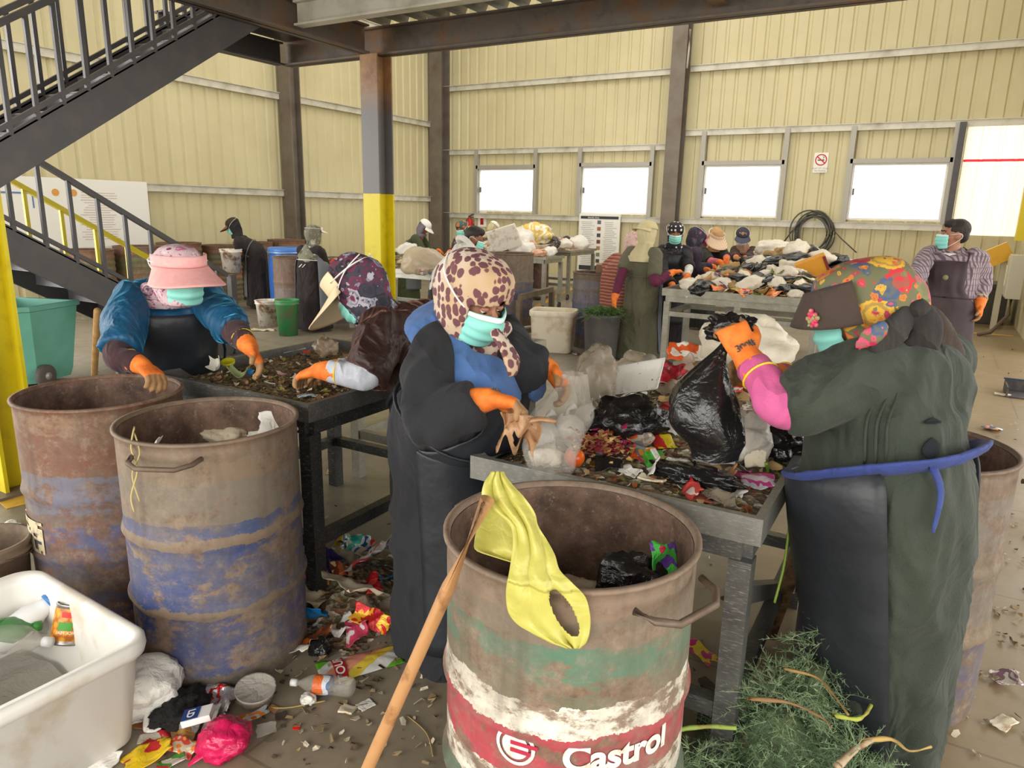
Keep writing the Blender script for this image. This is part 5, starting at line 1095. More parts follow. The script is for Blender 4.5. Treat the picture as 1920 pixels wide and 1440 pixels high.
def bottle(label, c, L, R, mat, M, capc='#3a6ac0', labelm=None, group=None, name='plastic_bottle', neck=.3):
    """built along +X with the cap at the far end, then turned by M"""
    r = thing(name, label, 'bottle', c, group); X = M @ V(1, 0, 0); p0 = Vector(c) + V(0, 0, R*1.02) - X*L/2
    MB().lathe([(0, .003), (R*.8, 0), (R, .012), (R, L*.25), (R*.96, L*.3), (R, L*.35), (R, L*.62), (R*.75, L*.74), (R*neck, L*.86), (R*neck, L*.95), (0, L*.95)], p0, 24, X).build('bottle_body', mat, r)
    MB().lathe([(0, L*.9), (R*neck*1.25, L*.9), (R*neck*1.25, L), (0, L*1.005)], p0, 16, X).build('cap', MAT(capc, .4), r)
    if labelm: MB().lathe([(R*1.012, L*.36), (R*1.016, L*.37), (R*1.016, L*.6), (R*1.012, L*.61)], p0, 24, X).build('wrap_label', labelm, r)
    return r
def pack(name, label, cat, c, size, mat, M, bevel=.003, group=None):
    b = MB().box((0, 0, 0), size, bevel=bevel); lay(b.bm, M, c); return tag(b.build(name, mat, smooth=False), label, cat, group)
def mound(name, label, x0, x1, y0, y1, z, fn, mat, n=60, seed=1, rough=.02):
    b = MB()
    def f(u, v):
        x, y = x0+(x1-x0)*u, y0+(y1-y0)*v; e = min(u, 1-u, v, 1-v)*12; e = min(e, 1)
        h = fn(u, v) + rough*(mnoise.noise(V(x*14+seed, y*14, 0))+.6*mnoise.noise(V(x*37, y*37+seed, 2))+.4*mnoise.noise(V(x*80, y*80+seed, 2)))
        return V(x, y, z+max(h, .0015)*e - (0 if e > .02 else 0))
    b.grid(f, n, n); o = tag(b.build(name, mat, solid=0), label, 'rubbish', kind='stuff'); return f, o
def scrapmat(cols, sc=45, base='#5c4c3a'):
    t = NT('mixed_scraps'); v = t.tc(); r = t.sep(t.voro(sc, v, 'Color'))[0]; d = t.voro(sc, v); n = t.noise(20, v, 6, .7)
    c = t.ramp(r, [(i/len(cols), q) for i, q in enumerate(cols)], True); c = t.mix(t.ramp(n, [(.4, 0.0), (.62, 1.0)]), c, base)
    t.bump(t.math('ADD', d, n), 1.0, .015); return t.fin(c, .7)
SCR1 = scrapmat(['#7d6a50', '#9a7f5c', '#5c5040', '#b09a74', '#6f7048', '#8d5a48', '#d9ccb0', '#e6e0d2'], 45, '#6c5c48')
SCR2 = scrapmat(['#8a7654', '#b59a72', '#5c5a38', '#c9b08a', '#8c5a44', '#d8cbb0', '#6d6a48', '#4e4a44'], 22, '#75664c')
SCR3 = scrapmat(['#d2c4a8', '#c0a888', '#e8dfd0', '#8a7458', '#b87a60', '#d8d0c4'], 18, '#b09a7c')
BROWN = scrapmat(['#6d5438', '#7f6444', '#553f2a', '#8f7a58', '#4a3b2a', '#a3906c'], 60, '#6a563c')
def bits(name, label, spots, cols, kind='stuff', cat='rubbish', seed=1, size=(.006, .02), z=None):
    """loose crumbs and leaf scraps nobody could count, one mesh with several colours"""
    rg = random.Random(seed); b = MB(); ids = []
    for p in spots:
        s = rg.uniform(*size); a = rg.uniform(0, 6.3); M = rotm(a, rg.uniform(-.6, .6), rg.uniform(-.6, .6)); w = rg.uniform(.3, 1)
        q = [Vector(p)+V(0, 0, s*.35) + M @ V(x*s, y*s*w, rg.uniform(-.2, .3)*s) for x, y in ((-.5, -.4), (.4, -.5), (.6, .1), (.1, .5), (-.5, .3))]
        t0 = [b.bm.verts.new(x) for x in q]; f = b.bm.faces.new(t0); f.material_index = rg.randrange(len(cols))
    o = b.build(name, [MAT(c, .75) for c in cols], smooth=False, solid=.0015); return tag(o, label, cat, kind=kind)
PX = lambda px, py, z=.9: AZ(px, py, z)
R = math.radians
# ---------------------------------------------------------------- heap on the nearest table
f1, _ = mound('food_scraps', 'brown mixed food scraps spread over the nearest scuffed steel table', -1.13, -.31, 1.80, 3.02, .832, lambda u, v: .010+(.085+.075*smoothstep((v-.68)*4))*smoothstep((v-.12)*2.0)*smoothstep((1-u)*3.2)*smoothstep(u*4+.2), SCR1, 80, 3, .012)
rg = random.Random(11)
bits('loose_crumbs', 'crumbs and peel scattered among the rubbish on the nearest steel table', [f1(rg.random()*.94+.03, rg.random()**1.5*.9+.03) for _ in range(900)], ['#7a6548', '#a98d5e', '#5a4a38', '#d8cbb2', '#6f7a3c', '#93512f', '#3c352c'], seed=3, size=(.006, .022))
rg = random.Random(12); q0 = PX(1125, 842, .86)
bits('flower_petals', 'magenta petals and golden onion skins heaped beside the tomato', [q0 + V(rg.gauss(0, .055), rg.gauss(0, .045), 0) + V(0, 0, abs(rg.gauss(0, .022))) for _ in range(420)], ['#a8244c', '#c23a7c', '#c9985c', '#8c5a34', '#d8b478', '#9a2a30', '#b06a3c'], seed=5, size=(.012, .028))
tm = thing('tomato', 'overripe orange tomato at the front edge of the nearest table', 'tomato', PX(1077, 862, .86)); p = PX(1077, 858, .885)
MB().ell(p, (.033, .033, .029), None, 24, 16).build('fruit', MAT('#e2691c', .25, noise=(12, '#c8481a', .45, .65)), tm, wob=(.003, 25, 1, (1, 1, 1)))
MB().ell(p+V(.004, -.012, .028), (.007, .007, .003)).build('stalk_scar', MAT('#5c4a2c', .8), tm)
# clear bag held open, with tied white bundles inside
cb = A(1035, 790, 2.1); cb.z = .845
def clearbag(u, v):
    a = 2*math.pi*v; z = .845+.285*u; k = (.092*math.sin(min(u*1.25+.28, 1)*math.pi/2)) * (1-.62*smoothstep((u-.5)*2)) ; n = .016*mnoise.noise(V(math.cos(a)*2, math.sin(a)*2, u*4))+.008*math.sin(a*7+u*6)
    top = V(cb.x, cb.y, 0).lerp(V(*(A(1075, 705, 2.24).xy), 0), smoothstep((u-.25)/.75))
    return V(top.x+math.cos(a)*(k+n), top.y+math.sin(a)*(k+n), z)
cl = tag(MB().grid(clearbag, 30, 40, closed=True).build('clear_bag', CLEAR), 'big clear plastic bag of white bundles the leopard scarf worker pulls open', 'bag')
for k, (px, py, s) in enumerate(((1010, 815, .045), (1052, 808, .052), (1090, 780, .046))):
    bag('tied_bundle', ('tied white bundle in the clear bag, leftmost of the three', 'tied white bundle in the clear bag, middle of the three', 'tied white bundle in the clear bag, rightmost of the three')[k], 'bundle', PX(px, py+22, .86)+V(.01, .03, 0), (s, s, s*1.05), PL('#ece6de', .35, 0, 20), k+3, amp=.14, knot=True, group='white bundles in the clear bag')
tb = [A(942, 778, 1.95), A(975, 790, 1.93), A(1000, 795, 1.95)]
def tan(u, v):
    p = A(938+70*v+8*math.sin(u*5), 772+78*u*(1-.5*math.sin(v*6.3)**2)+8*v, 1.93+.03*math.sin(v*8+u*3)); return p + V(0, 0, .012*mnoise.noise(V(u*6, v*6, 1)))
tag(MB().grid(tan, 20, 22, keep=lambda u, v: mnoise.noise(V(u*3.2, v*3.2, 7)) > -.30 or u < .3).build('torn_bag', TANB, solid=.0015), 'torn tan plastic bag hanging from the leopard scarf worker\'s right glove', 'bag')
tag(MB().tube(bez([A(985, 790, 1.93), A(1015, 786, 1.93), A(1042, 790, 1.95)], 10), [.008, .012, .014, .013, .014, .012, .013, .011, .012, .009, .005], 10, flat=.5).build('torn_strip', TANB, wob=(.004, 40, 1, (1, 1, 1))), 'twisted tan plastic strip lying across the clear bag', 'plastic strip')
def T(px, py, z=.87):
    for _ in range(8):
        q = AZ(px, py, z); u, v = (q.x+1.13)/.82, (q.y-1.80)/1.22; z = f1(min(max(u, .02), .98), min(max(v, .02), .96)).z if -.02 < u < 1.04 and v < 1.0 else z
    q = AZ(px, py, z)
    if q.y > 2.93:
        q = AY(px, py, 2.93); u = (q.x+1.13)/.82; q.z = min(q.z, f1(min(max(u, .03), .97), .93).z+.05)
    q.x = min(max(q.x, -1.08), -.36); return q
bag('crumpled_paper', 'crumpled cream paper ball at the left front corner of the nearest table', 'paper', T(1025, 872, .85), (.055, .045, .035), PL('#efe4d0', .6, 0, 24), 5, amp=.3)
sheet('wrapper', 'red and pink crisp wrapper behind the petals on the nearest table', 'wrapper', T(1118, 812, .88), (.15, .07), WR('#b02a3c', '#d86a78', '#c8303c', '#e8d0cc'), 3, rotm(.2, .3), .018)
bag('tissue', 'small crumpled white tissue between the petals and the wrappers', 'tissue', T(1158, 838, .87), (.035, .03, .025), PAPER, 8)
gbx = pack('small_box', 'small green box with a white band on the nearest table', 'box', T(1226, 872, .86), (.06, .042, .032), WR('#4aa63a', '#52b040', '#4aa63a', metal=0), rotm(.75, .35), .003)
MB().box((0, 0, 0), (.016, .044, .034)).build('white_band', PAPER, gbx, smooth=False); o = bpy.data.objects[[c.name for c in gbx.children][0]]; o.rotation_euler = rotm(.75, .35).to_euler(); o.location = (0, 0, .027)
sheet('wrapper', 'yellow and red sweet wrapper just behind the green box', 'wrapper', T(1242, 836, .89), (.08, .06), WR('#f0d82a', '#e8c820', '#c8302a', '#3a8a3a'), 7, rotm(.9, .5), .015)
sheet('wrapper', 'orange foil wrapper left of the green box', 'wrapper', T(1205, 858, .87), (.07, .06), WR('#e8702a', '#f0a040', '#7a8a90', '#e05a20'), 9, rotm(.2, .5), .014)
sheet('wrapper', 'orange and grey wrapper leaning behind the petals', 'wrapper', T(1195, 828, .89), (.11, .06), WR('#e06a28', '#8a8078', '#b0a494', '#d85a24'), 10, rotm(-.4, .4), .018)
tr = MB(); 
def trayf(u, v):
    x, y = (u-.5)*.21, (v-.5)*.155; e = max(abs(u-.5), abs(v-.5))*2; return V(x, y, .026*smoothstep((e-.72)*4) + .0025*math.sin(x*160)*(e < .72))
tr.grid(trayf, 30, 24); lay(tr.bm, rotm(R(8), R(38), R(-22)), T(1198, 742, .93))
tag(tr.build('foam_tray', MAT('#efede6', .6, noise=(35, '#7a6248', .62, .68)), solid=.004), 'dirty white polystyrene food tray tilted on the heap', 'tray')
sheet('net_bag', 'bright red netting bag lying beside the white food tray', 'bag', T(1262, 728, .93), (.16, .12), WR('#b3202e', '#c83444', '#8f2430', '#c87a60'), 12, rotm(.3, .5), .03)
sheet('wrapper', 'crumpled red wrapper under the netting bag', 'wrapper', T(1268, 772, .90), (.10, .07), WR('#b81c2c', '#c83040', '#8e1c28'), 13, rotm(-.3, .5), .02)
bag('rubbish_bag', 'limp shiny black bag in the middle of the nearest table', 'bag', T(1180, 822, .875), (.115, .075, .075), BLK, 21, rotm(.4), .42, 2.1)
bag('rubbish_bag', 'clear plastic bag standing behind the white bundles', 'bag', T(1115, 772, .86), (.075, .06, .14), CLEARB, 22, rotm(.2), .3)
bag('rubbish_bag', 'crumpled beige plastic bag beside the tilted food tray', 'bag', T(1160, 722, .92), (.10, .07, .07), PL('#cdbfa8', .4, .15), 23, rotm(.3), .35)
tag(MB().tube(bez([T(1148, 768, .94), T(1180, 772, .95), T(1225, 768, .95), T(1275, 745, .95)], 16), .006, 8).build('cable', MAT('#232223', .4)), 'black plastic cord looped over the black bag below the food tray', 'cord')
sheet('paper_scrap', 'torn white paper right of the black bag and below the netting', 'paper', T(1253, 812, .885), (.08, .075), PAPER, 14, rotm(.5, .6, .2), .02, rag=.5)
jar = bottle('clear plastic cup lying on its side at the back of the nearest table', T(1197, 690, .945), .15, .035, CLEARB, rotm(-.5), '#8a8478', name='plastic_cup', neck=.9)
pk = sheet('food_packet', 'white packet with an orange stripe at the back of the nearest table', 'packet', T(1288, 668, .96), (.16, .10), WR('#efe9dc', '#e8602a', '#efe9dc', '#e0dacb', sc=7, metal=0), 15, rotm(.2, .6), .02)
bag('plastic_sack', 'big dirty cream plastic sack at the far edge behind the black bag', 'sack', T(1395, 690, .90), (.17, .09, .12), CREAM, 31, rotm(R(5)), .3, 1.5)
# the big black bag being lifted
def blackbag(u, v):
    a = 2*math.pi*v; p = A(1366, 640, 1.98).lerp(A(1340, 858, 2.0), u); w = .013+.082*smoothstep(u*1.75)*(1-.42*smoothstep((u-.62)*2.6)); fold = 1+.10*math.sin(a*5+u*4)+.22*mnoise.noise(V(math.cos(a)*1.6, math.sin(a)*1.6, u*3.2))
    p = p - CR*(.055*math.sin(math.pi*min(u*1.15, 1))) ; return p + (RH*math.cos(a)*w*1.05 + FH*math.sin(a)*w*.75)*fold
bb = MB().grid(blackbag, 40, 44, closed=True); r0 = [v for v in bb.bm.verts]; bb.ell(A(1336, 848, 2.0), (.05, .05, .02))
bb = tag(bb.build('rubbish_bag', BLK), 'large full black bag lifted by the worker in the dark green dress', 'bag')
q = A(1368, 640, 2.0); bag('gathered_neck', None, None, (q.x, q.y, q.z-.004), (.058, .042, .038), BLK, 41, rotm(.4, .3), .5, 2.2, parent=bb)
sheet('wrapper', 'red packet with white print under the lifted black bag', 'packet', T(1408, 785, .90), (.11, .05), WR('#c01c2c', '#c8242f', '#e8e0d8', '#b81a2a', sc=14), 16, rotm(.2, .6), .012)
bag('clear_tray', 'crushed clear plastic container right of the lifted black bag', 'container', T(1392, 858, .86), (.075, .06, .08), PL('#d9d2c6', .3, .2), 33, rotm(.5), .4, 2.2)
sheet('cardboard_piece', 'cream card standing against the crushed clear container', 'cardboard', T(1412, 872, .865), (.07, .09), DIRTYP, 17, rotm(.6, 1.1), .006)
bag('rubbish_bag', 'black bag slumped at the right edge of the nearest table', 'bag', T(1452, 855, .86), (.085, .075, .06), BLK, 34, rotm(.2), .45, 2.2)
bag('rubbish_bag', 'flattened black bag with white papers on it at the table front', 'bag', T(1302, 905, .845), (.125, .055, .028), BLK, 35, rotm(R(-8)), .45, 2.2)
bag('crumpled_paper', 'crumpled white plastic sheet on the flattened black bag', 'plastic', T(1279, 886, .875), (.055, .04, .022), WHT, 36, None, .4, 2.4)
cd = sheet('printed_card', 'white printed card with a round dark picture on the flattened black bag', 'card', T(1320, 884, .875), (.085, .07), PAPER, 18, rotm(.45, .35), .003, rag=.02)
for dx, dy, rr in ((.012, -.004, .011), (-.014, -.012, .007), (-.008, .014, .005)): 
    q = Vector(cd.location) + rotm(.45, .35) @ V(dx, dy, .007); MB().lathe([(0, 0), (rr, 0), (rr, .002), (0, .002)], q, 14, rotm(.45, .35) @ V(0, 0, 1)).build('picture', MAT('#4c4440', .6), cd, smooth=False)
sheet('foil_scrap', 'crinkled silver foil pack right of the printed card', 'foil', T(1352, 868, .88), (.08, .05), FOIL, 19, rotm(.3, .5), .014)
sheet('fruit_peel', 'curled orange brown peel right of the printed card', 'peel', T(1352, 893, .865), (.08, .04), MAT('#c08a5c', .6, noise=(20, '#9a5f38', .45, .65)), 20, rotm(.2, .2), .012, curl=1.5, thick=.004)
sheet('wrapper', 'red and white wrapper under the papers on the flattened black bag', 'wrapper', T(1285, 905, .86), (.11, .03), WR('#c8202a', '#d8343c', '#e8b030', '#f0ece4'), 24, rotm(-.15, .2), .006)
sheet('wrapper', 'shiny pink and silver wrapper near the right front corner', 'wrapper', T(1420, 912, .85), (.10, .06), WR('#d8c8cc', '#c84a8c', '#d0d0d4', '#e088b0'), 25, rotm(.35, .3), .014)
sheet('wrapper', 'magenta sweet wrapper behind the shiny pink one', 'wrapper', T(1392, 890, .855), (.05, .03), WR('#c8307c', '#d84a90', '#a82868'), 26, rotm(.1, .2), .01)
sheet('meat_scrap', 'dark red scrap at the front edge of the nearest table', 'food scrap', T(1312, 938, .842), (.06, .05), MAT('#7a3a2c', .5, noise=(20, '#a05a40', .45, .65)), 27, rotm(.5, .1), .012, thick=.006)
sheet('foam_scrap', 'soggy white bread scrap left of the flattened black bag', 'food scrap', T(1222, 902, .845), (.08, .035), DIRTYP, 28, rotm(-.1, .1), .012, thick=.006)
sheet('tissue', 'white tissue with a straw left of the bread scrap', 'tissue', T(1182, 888, .85), (.07, .04), PAPER, 29, rotm(-.4, .3), .016, rag=.5)
sheet('gold_foil', 'gold foil wrapper by the tomato', 'foil', T(1122, 872, .855), (.055, .03), WR('#d8b040', '#e8cc70', '#b08a2c', metal=.8, rough=.25), 30, rotm(.3, .2), .012)
sheet('plastic_wrap', 'crushed clear wrap at the right front of the nearest table', 'plastic', T(1345, 940, .845), (.10, .06), CLEARB, 37, rotm(.1, .1), .018)
tag(MB().tube(bez([T(1270, 922, .845), T(1340, 920, .85), T(1410, 905, .855), T(1455, 890, .86), T(1490, 878, .885)], 20), .0055, 8).build('green_stalk', MAT('#7f9a3c', .5)), 'long green stalk lying along the front of the nearest table', 'stalk')
tag(MB().tube(bez([T(1487, 882, .882), A(1487, 930, 2.07), A(1480, 985, 2.07), A(1470, 1060, 2.09), A(1452, 1130, 2.1)], 18), .004, 7).build('green_stalk', MAT('#7f9a3c', .5)), 'thin green stalk hanging over the right edge of the nearest table', 'stalk')
for k, (px, py, sz, a, lb) in enumerate(((1500, 700, (.13, .09), '#eceae6', 'white plastic carton piece in front of the worker in dark green'), (1535, 690, (.09, .10), '#efece8', 'upright white paper box flap beside the white face mask'), (1478, 730, (.10, .07), '#d8dcd4', 'pale blue printed plastic bag by the second pink sleeve'), (1450, 670, (.12, .08), '#c83a3c', 'red and white printed bag under the dill fronds'), (1490, 708, (.05, .04), '#d83028', 'small bright red scrap beside the white carton piece'))):
    sheet('packaging_scrap', lb, 'packaging', T(px, py, .93), sz, WR(a, a, '#e8e4dc' if k != 1 else a, a, sc=9, metal=0), 40+k, rotm(.3*k, .7 if k == 1 else .4), .02)
rg = random.Random(77)
for nm, what, wh, m, cnt in (('paper_scrap', 'small torn white paper scrap among the rubbish on the nearest table', (.07, .05), PAPER, 16), ('plastic_wrap', 'small crumpled clear film among the rubbish on the nearest table', (.09, .07), CLEARB, 12), ('wrapper', 'small red wrapper scrap among the rubbish on the nearest table', (.06, .04), WR('#b8202c', '#d8504a', '#e8d8d0'), 8), ('peel', 'small tan vegetable peel among the rubbish on the nearest table', (.06, .035), MAT('#c0a06c', .7), 14), ('plastic_wrap', 'small black plastic scrap among the rubbish on the nearest table', (.08, .06), BLK, 8)):
    first = None
    for i in range(cnt):
        p = f1(rg.uniform(.12, .95), rg.uniform(.06, .93)); p.z -= .003
        if first is None: first = sheet(nm, what, 'scrap', p, wh, m, cnt, rotm(.4, .3), .02, group=what+'s', rag=.4)
        else: o = first.copy(); COL.objects.link(o); o.location = p; o.rotation_euler = (rg.uniform(-.5, .5), rg.uniform(-.5, .5), rg.uniform(0, 6.3)); o.scale = (rg.uniform(.7, 1.3),)*3
# dill fronds standing at the back right
def frond(b, p, d, L, rg, wid=.0022, nb=10):
    p = Vector(p); d = Vector(d).normalized()
    for i in range(nb):
        t = i/nb; q = p + d*L*t + V(0, 0, -.25*L*t*t); 
        for k in range(3):
            e = (d*.6 + V(rg.uniform(-1, 1), rg.uniform(-1, 1), rg.uniform(-.6, .9))).normalized(); l = L*.28*(1.1-t); s = e.cross(V(rg.uniform(-1, 1), rg.uniform(-1, 1), 1)).normalized()*wid
            b.poly([q-s, q+s, q+e*l+s*.3, q+e*l-s*.3])
    a, c = frame(d); 
    b.tube([p, p+d*L*.5-V(0, 0, .06*L), p+d*L-V(0, 0, .25*L)], [wid*1.4, wid, wid*.5], 5)
M_DILL = [MAT('#6f8660', .65), MAT('#8ea27c', .65), MAT('#5c7250', .65)]
rg = random.Random(5); b = MB()
for k in range(46): frond(b, T(rg.uniform(1465, 1545), rg.uniform(665, 700), .95), (rg.uniform(-.4, .4), rg.uniform(-.3, .3), rg.uniform(.2, 1)), rg.uniform(.06, .13), rg, .0012, 8)
tag(b.build('dill_fronds', MAT('#8fa06a', .6), smooth=False), 'bunch of feathery dill fronds behind the lifted black bag', 'plant', kind='stuff')
tag(MB().tube(bez([T(1450, 640, .99), T(1490, 630, 1.0), T(1525, 612, 1.02)], 10), .003, 6).ell(T(1448, 642, .99), (.02, .014, .012)).build('flower_stalk', MAT('#d8e02a', .6)), 'yellow flower on a green stalk above the dill fronds', 'flower')
# ---------------------------------------------------------------- scraps on the low tray
f2, _ = mound('food_scraps', 'brown food scraps sorted on the low black tray table', -2.93, -2.04, 1.95, 2.95, .832, lambda u, v: .004+.05*max(0, mnoise.noise(V(u*3.2+1, v*3.2, 4))+.25)*smoothstep((1-abs(v-.45)*1.9)), BROWN, 70, 9, .012)
rg = random.Random(21)
bits('loose_crumbs', 'crumbs and shells scattered over the low black tray', [f2(rg.random()*.94+.03, rg.random()*.9+.03) for _ in range(800)], ['#6d5438', '#8a6a44', '#4a3a2a', '#d0c4ac', '#8a8c3c', '#a5794e', '#352c24'], seed=6, size=(.008, .026))
sheet('egg_shell', 'white eggshell half at the left end of the low black tray', 'eggshell', AZ(410, 692, .86), (.05, .06), MAT('#e8e4d8', .5), 3, rotm(.4, .9), .006, curl=4, thick=.003)
tag(MB().lathe([(0, 0), (.032, 0), (.034, .012), (.03, .014), (.028, .004), (0, .004)], AZ(428, 681, .87), 22, V(.2, -.3, 1)).build('plastic_dish', MAT('#d8cf24', .5)), 'yellow plastic lid at the left end of the low black tray', 'lid')
tag(MB().lathe([(0, 0), (.014, 0), (.015, .02), (0, .022)], AZ(468, 698, .87), 18, V(.8, -.5, .3)).build('bottle_cap', MAT('#2a86c8', .4)), 'blue bottle cap beside the teal worker\'s left glove', 'cap')
sheet('leaf', 'pale green curled leaf on the low black tray', 'leaf', AZ(452, 706, .86), (.09, .05), MAT('#9aa872', .6), 4, rotm(.5, .3), .012, curl=2)
sheet('foil_packet', 'small blue and white foil packet at the near corner of the low tray', 'packet', AZ(577, 744, .845), (.085, .03), WR('#dfe6ea', '#3a8ab8', '#eef0f0', '#5aa0c4', sc=25), 5, rotm(.75, .1), .006)
tag(MB().tube([AZ(532, 662, .86), AZ(573, 653, .875)], .004, 6).build('plastic_straw', MAT('#d8d4ca', .5)), 'white plastic straw lying at the back of the low black tray', 'straw')
bag('crumpled_film', 'torn brownish plastic film by the brown velvet worker\'s far glove', 'plastic', AZ(612, 668, .87), (.06, .05, .055), PL('#a58f74', .35, .2), 6, None, .4)
for k, (px, py, c, lb) in enumerate(((570, 676, '#2e2b2a', 'black plastic scrap on the low black tray'), (575, 662, '#b8503c', 'red scrap next to the straw on the low tray'), (555, 710, '#d8d0c4', 'white scrap in the middle of the low tray'), (505, 722, '#e4e0d6', 'crumpled white bit in front of the teal worker\'s left glove'), (530, 705, '#c8a09a', 'pinkish peel in the middle of the low tray'))):
    sheet('scrap', lb, 'scrap', AZ(px, py, .86), (.04, .03), MAT(c, .6), 8+k, rotm(k, .4), .012, rag=.4)
# ---------------------------------------------------------------- what lies in the drums and the white tub
def fill(x, y, z, R_, mat, label, seed):
    b = MB(); b.grid(lambda u, v: V(x+R_*u*math.cos(2*math.pi*v), y+R_*u*math.sin(2*math.pi*v), z+.05*mnoise.noise(V(u*math.cos(6.283*v)*3, u*math.sin(6.283*v)*3, seed))-.03*u), 14, 36, closed=True); return tag(b.build('drum_contents', mat), label, 'rubbish', kind='stuff')
fill(-2.12, 1.55, .70, .275, SCR3, 'torn papers and scraps filling the dented blue drum', 2); fill(-.66, 1.44, .60, .275, SCR2, 'mixed rubbish at the bottom of the nearest drum', 3); fill(-2.79, 1.56, .3, .275, BROWN, 'brown scraps low in the rusty brown drum', 4); fill(.03, 2.68, .4, .275, BROWN, 'brown scraps low in the drum behind the dark green dress', 5)
sheet('paper_scrap', 'white paper caught on the near rim of the dented blue drum', 'paper', (*(AZ(288, 838, .86).xy), .83), (.09, .07), PAPER, 3, rotm(-.7, .9), .008)
sheet('paper_scrap', 'torn white paper inside the right wall of the dented blue drum', 'paper', (*(AZ(520, 795, .80).xy), .76), (.13, .09), PAPER, 4, rotm(.9, 1.0), .015, rag=.5)
sheet('paper_scrap', 'long white strip of paper inside the dented blue drum', 'paper', (*(AZ(492, 805, .78).xy), .745), (.12, .04), PAPER, 5, rotm(.5, .4), .012)
sheet('leaf_scrap', 'dark plastic scrap inside the dented blue drum', 'plastic', (*(AZ(478, 792, .78).xy), .75), (.05, .05), BLK, 6, rotm(.2, .9), .012)
bag('paper_ball', 'pale crumpled packaging inside the dented blue drum', 'packaging', (*(AZ(420, 812, .74).xy), .70), (.11, .07, .04), DIRTYP, 7, None, .4)
bag('rubbish_bag', 'shiny black bag inside the nearest drum', 'bag', (*(AZ(1190, 1086, .78).xy), .66), (.085, .06, .10), BLK, 8, rotm(.4), .35)
sheet('wrapper', 'purple and green crisp packet inside the nearest drum', 'wrapper', (*(AZ(1243, 1072, .80).xy), .74), (.07, .13), WR('#5c3a8c', '#6a44a0', '#4ac04a', '#c02a4a', sc=14), 9, rotm(.6, 1.1, .3), .015)
bag('paper_ball', 'grey crumpled paper inside the nearest drum', 'paper', (*(AZ(1105, 1098, .74).xy), .64), (.10, .06, .06), PL('#b9ac98', .6), 10, None, .4)
tag(MB().tube(bez([A(252, 800, 2.28), A(246, 840, 2.24), A(258, 880, 2.22), A(246, 930, 2.22), A(252, 960, 2.22)], 16), .003, 5).tube(bez([A(252, 812, 2.27), A(262, 850, 2.22), A(248, 890, 2.22), A(262, 940, 2.22)], 14), .0025, 5).build('straw_wisps', MAT('#b8a870', .7)), 'dry straw wisps hanging on the left side of the dented blue drum', 'straw')
X0, Y0 = -2.08, .67
def TB(px, py, z=.17): q = AZ(px, py, z); return q
fill2 = tag(MB().grid(lambda u, v: V(-2.55+.6*u, .5+.55*v, .11+.03*mnoise.noise(V(u*5, v*5, 1))), 20, 20).build('tub_contents', PL('#bdb8ae', .2, .25)), 'crushed clear plastic filling the bottom of the white tub', 'rubbish', kind='stuff')
cn = thing('food_can', 'tin of chickpeas with a yellow label in the white tub', 'can', TB(126, 1205, .19)); c0 = TB(126, 1205, .195); ax = V(-.12, .38, .92).normalized()
t = NT('chickpea_label'); d = t.voro(48); t.fin(t.ramp(d, [(0, '#f2b834'), (.45, '#dd8f1e'), (.7, '#a85f14')]), .4)
K_ = 1.45
MB().lathe([(a*K_, h*K_) for a, h in ((.0, 0), (.036, 0), (.0375, .003), (.036, .006), (.036, .084), (.0375, .087), (.036, .09), (.034, .088), (0, .088))], c0, 32, ax).build('tin', MAT('#9a9690', .3, .8), cn)
cl2 = MB().lathe([(a*K_, h*K_) for a, h in ((.0363, .01), (.0366, .011), (.0366, .079), (.0363, .08))], c0, 32, ax).build('wrap_label', t.m, cn)
a1, b1 = frame(ax); fa0 = math.atan2((CAMP-c0).dot(b1), (CAMP-c0).dot(a1))
def canw(v): a = fa0 + v.x/.037; return c0 + (a1*math.cos(a)+b1*math.sin(a))*.0372*K_ + ax*(.045+v.y)*K_
def patch(b, x0, x1, y0, y1, n=8):
    for i in range(n): b.poly([canw(V(x0+(x1-x0)*(i+q)/n, y, 0)) for q, y in ((0, y0), (1, y0), (1, y1), (0, y1))])
    return b
patch(MB(), -.018, .022, .016, .028).build('red_band', MAT('#d8302c', .5), cl2, smooth=False); patch(MB(), -.004, .026, -.012, .006).build('green_band', MAT('#4a9a34', .5), cl2, smooth=False)
MB().text('CHICK PEAS', .009, None, wrap=lambda v: canw(V(v.x+.004, v.y-.017, 0)) ).build('lettering', M_PAPER, cl2, smooth=False)
bottle('red plastic bottle lying in the white tub', TB(8, 1165, .19), .26, .042, MAT('#c8202c', .25, coat=.3), rotm(R(60)), '#c8202c', name='detergent_bottle', neck=.6)
bottle('white bottle with a blue cap in the white tub', TB(48, 1190, .20), .21, .045, MAT('#eef0f2', .3), rotm(R(80), 0, R(-25)), '#3a78b8', name='milk_bottle', neck=.62)
bottle('green plastic bottle in the white tub', TB(15, 1205, .20), .2, .043, PL('#3a8a3c', .15, .25), rotm(R(50)), '#3a8a3c')
bottle('large clear bottle against the near side of the white tub', TB(30, 1222, .19), .26, .045, CLEAR, rotm(R(25)), '#d8d8d8')
bottle('clear bottle with a blue neck ring at the back of the white tub', TB(55, 1150, .16), .22, .042, CLEAR, rotm(R(120)), '#6aa0c8')
bag('clear_bag', 'small clear bag beside the tin of chickpeas in the white tub', 'bag', TB(85, 1180, .17), (.06, .05, .05), CLEAR, 5)
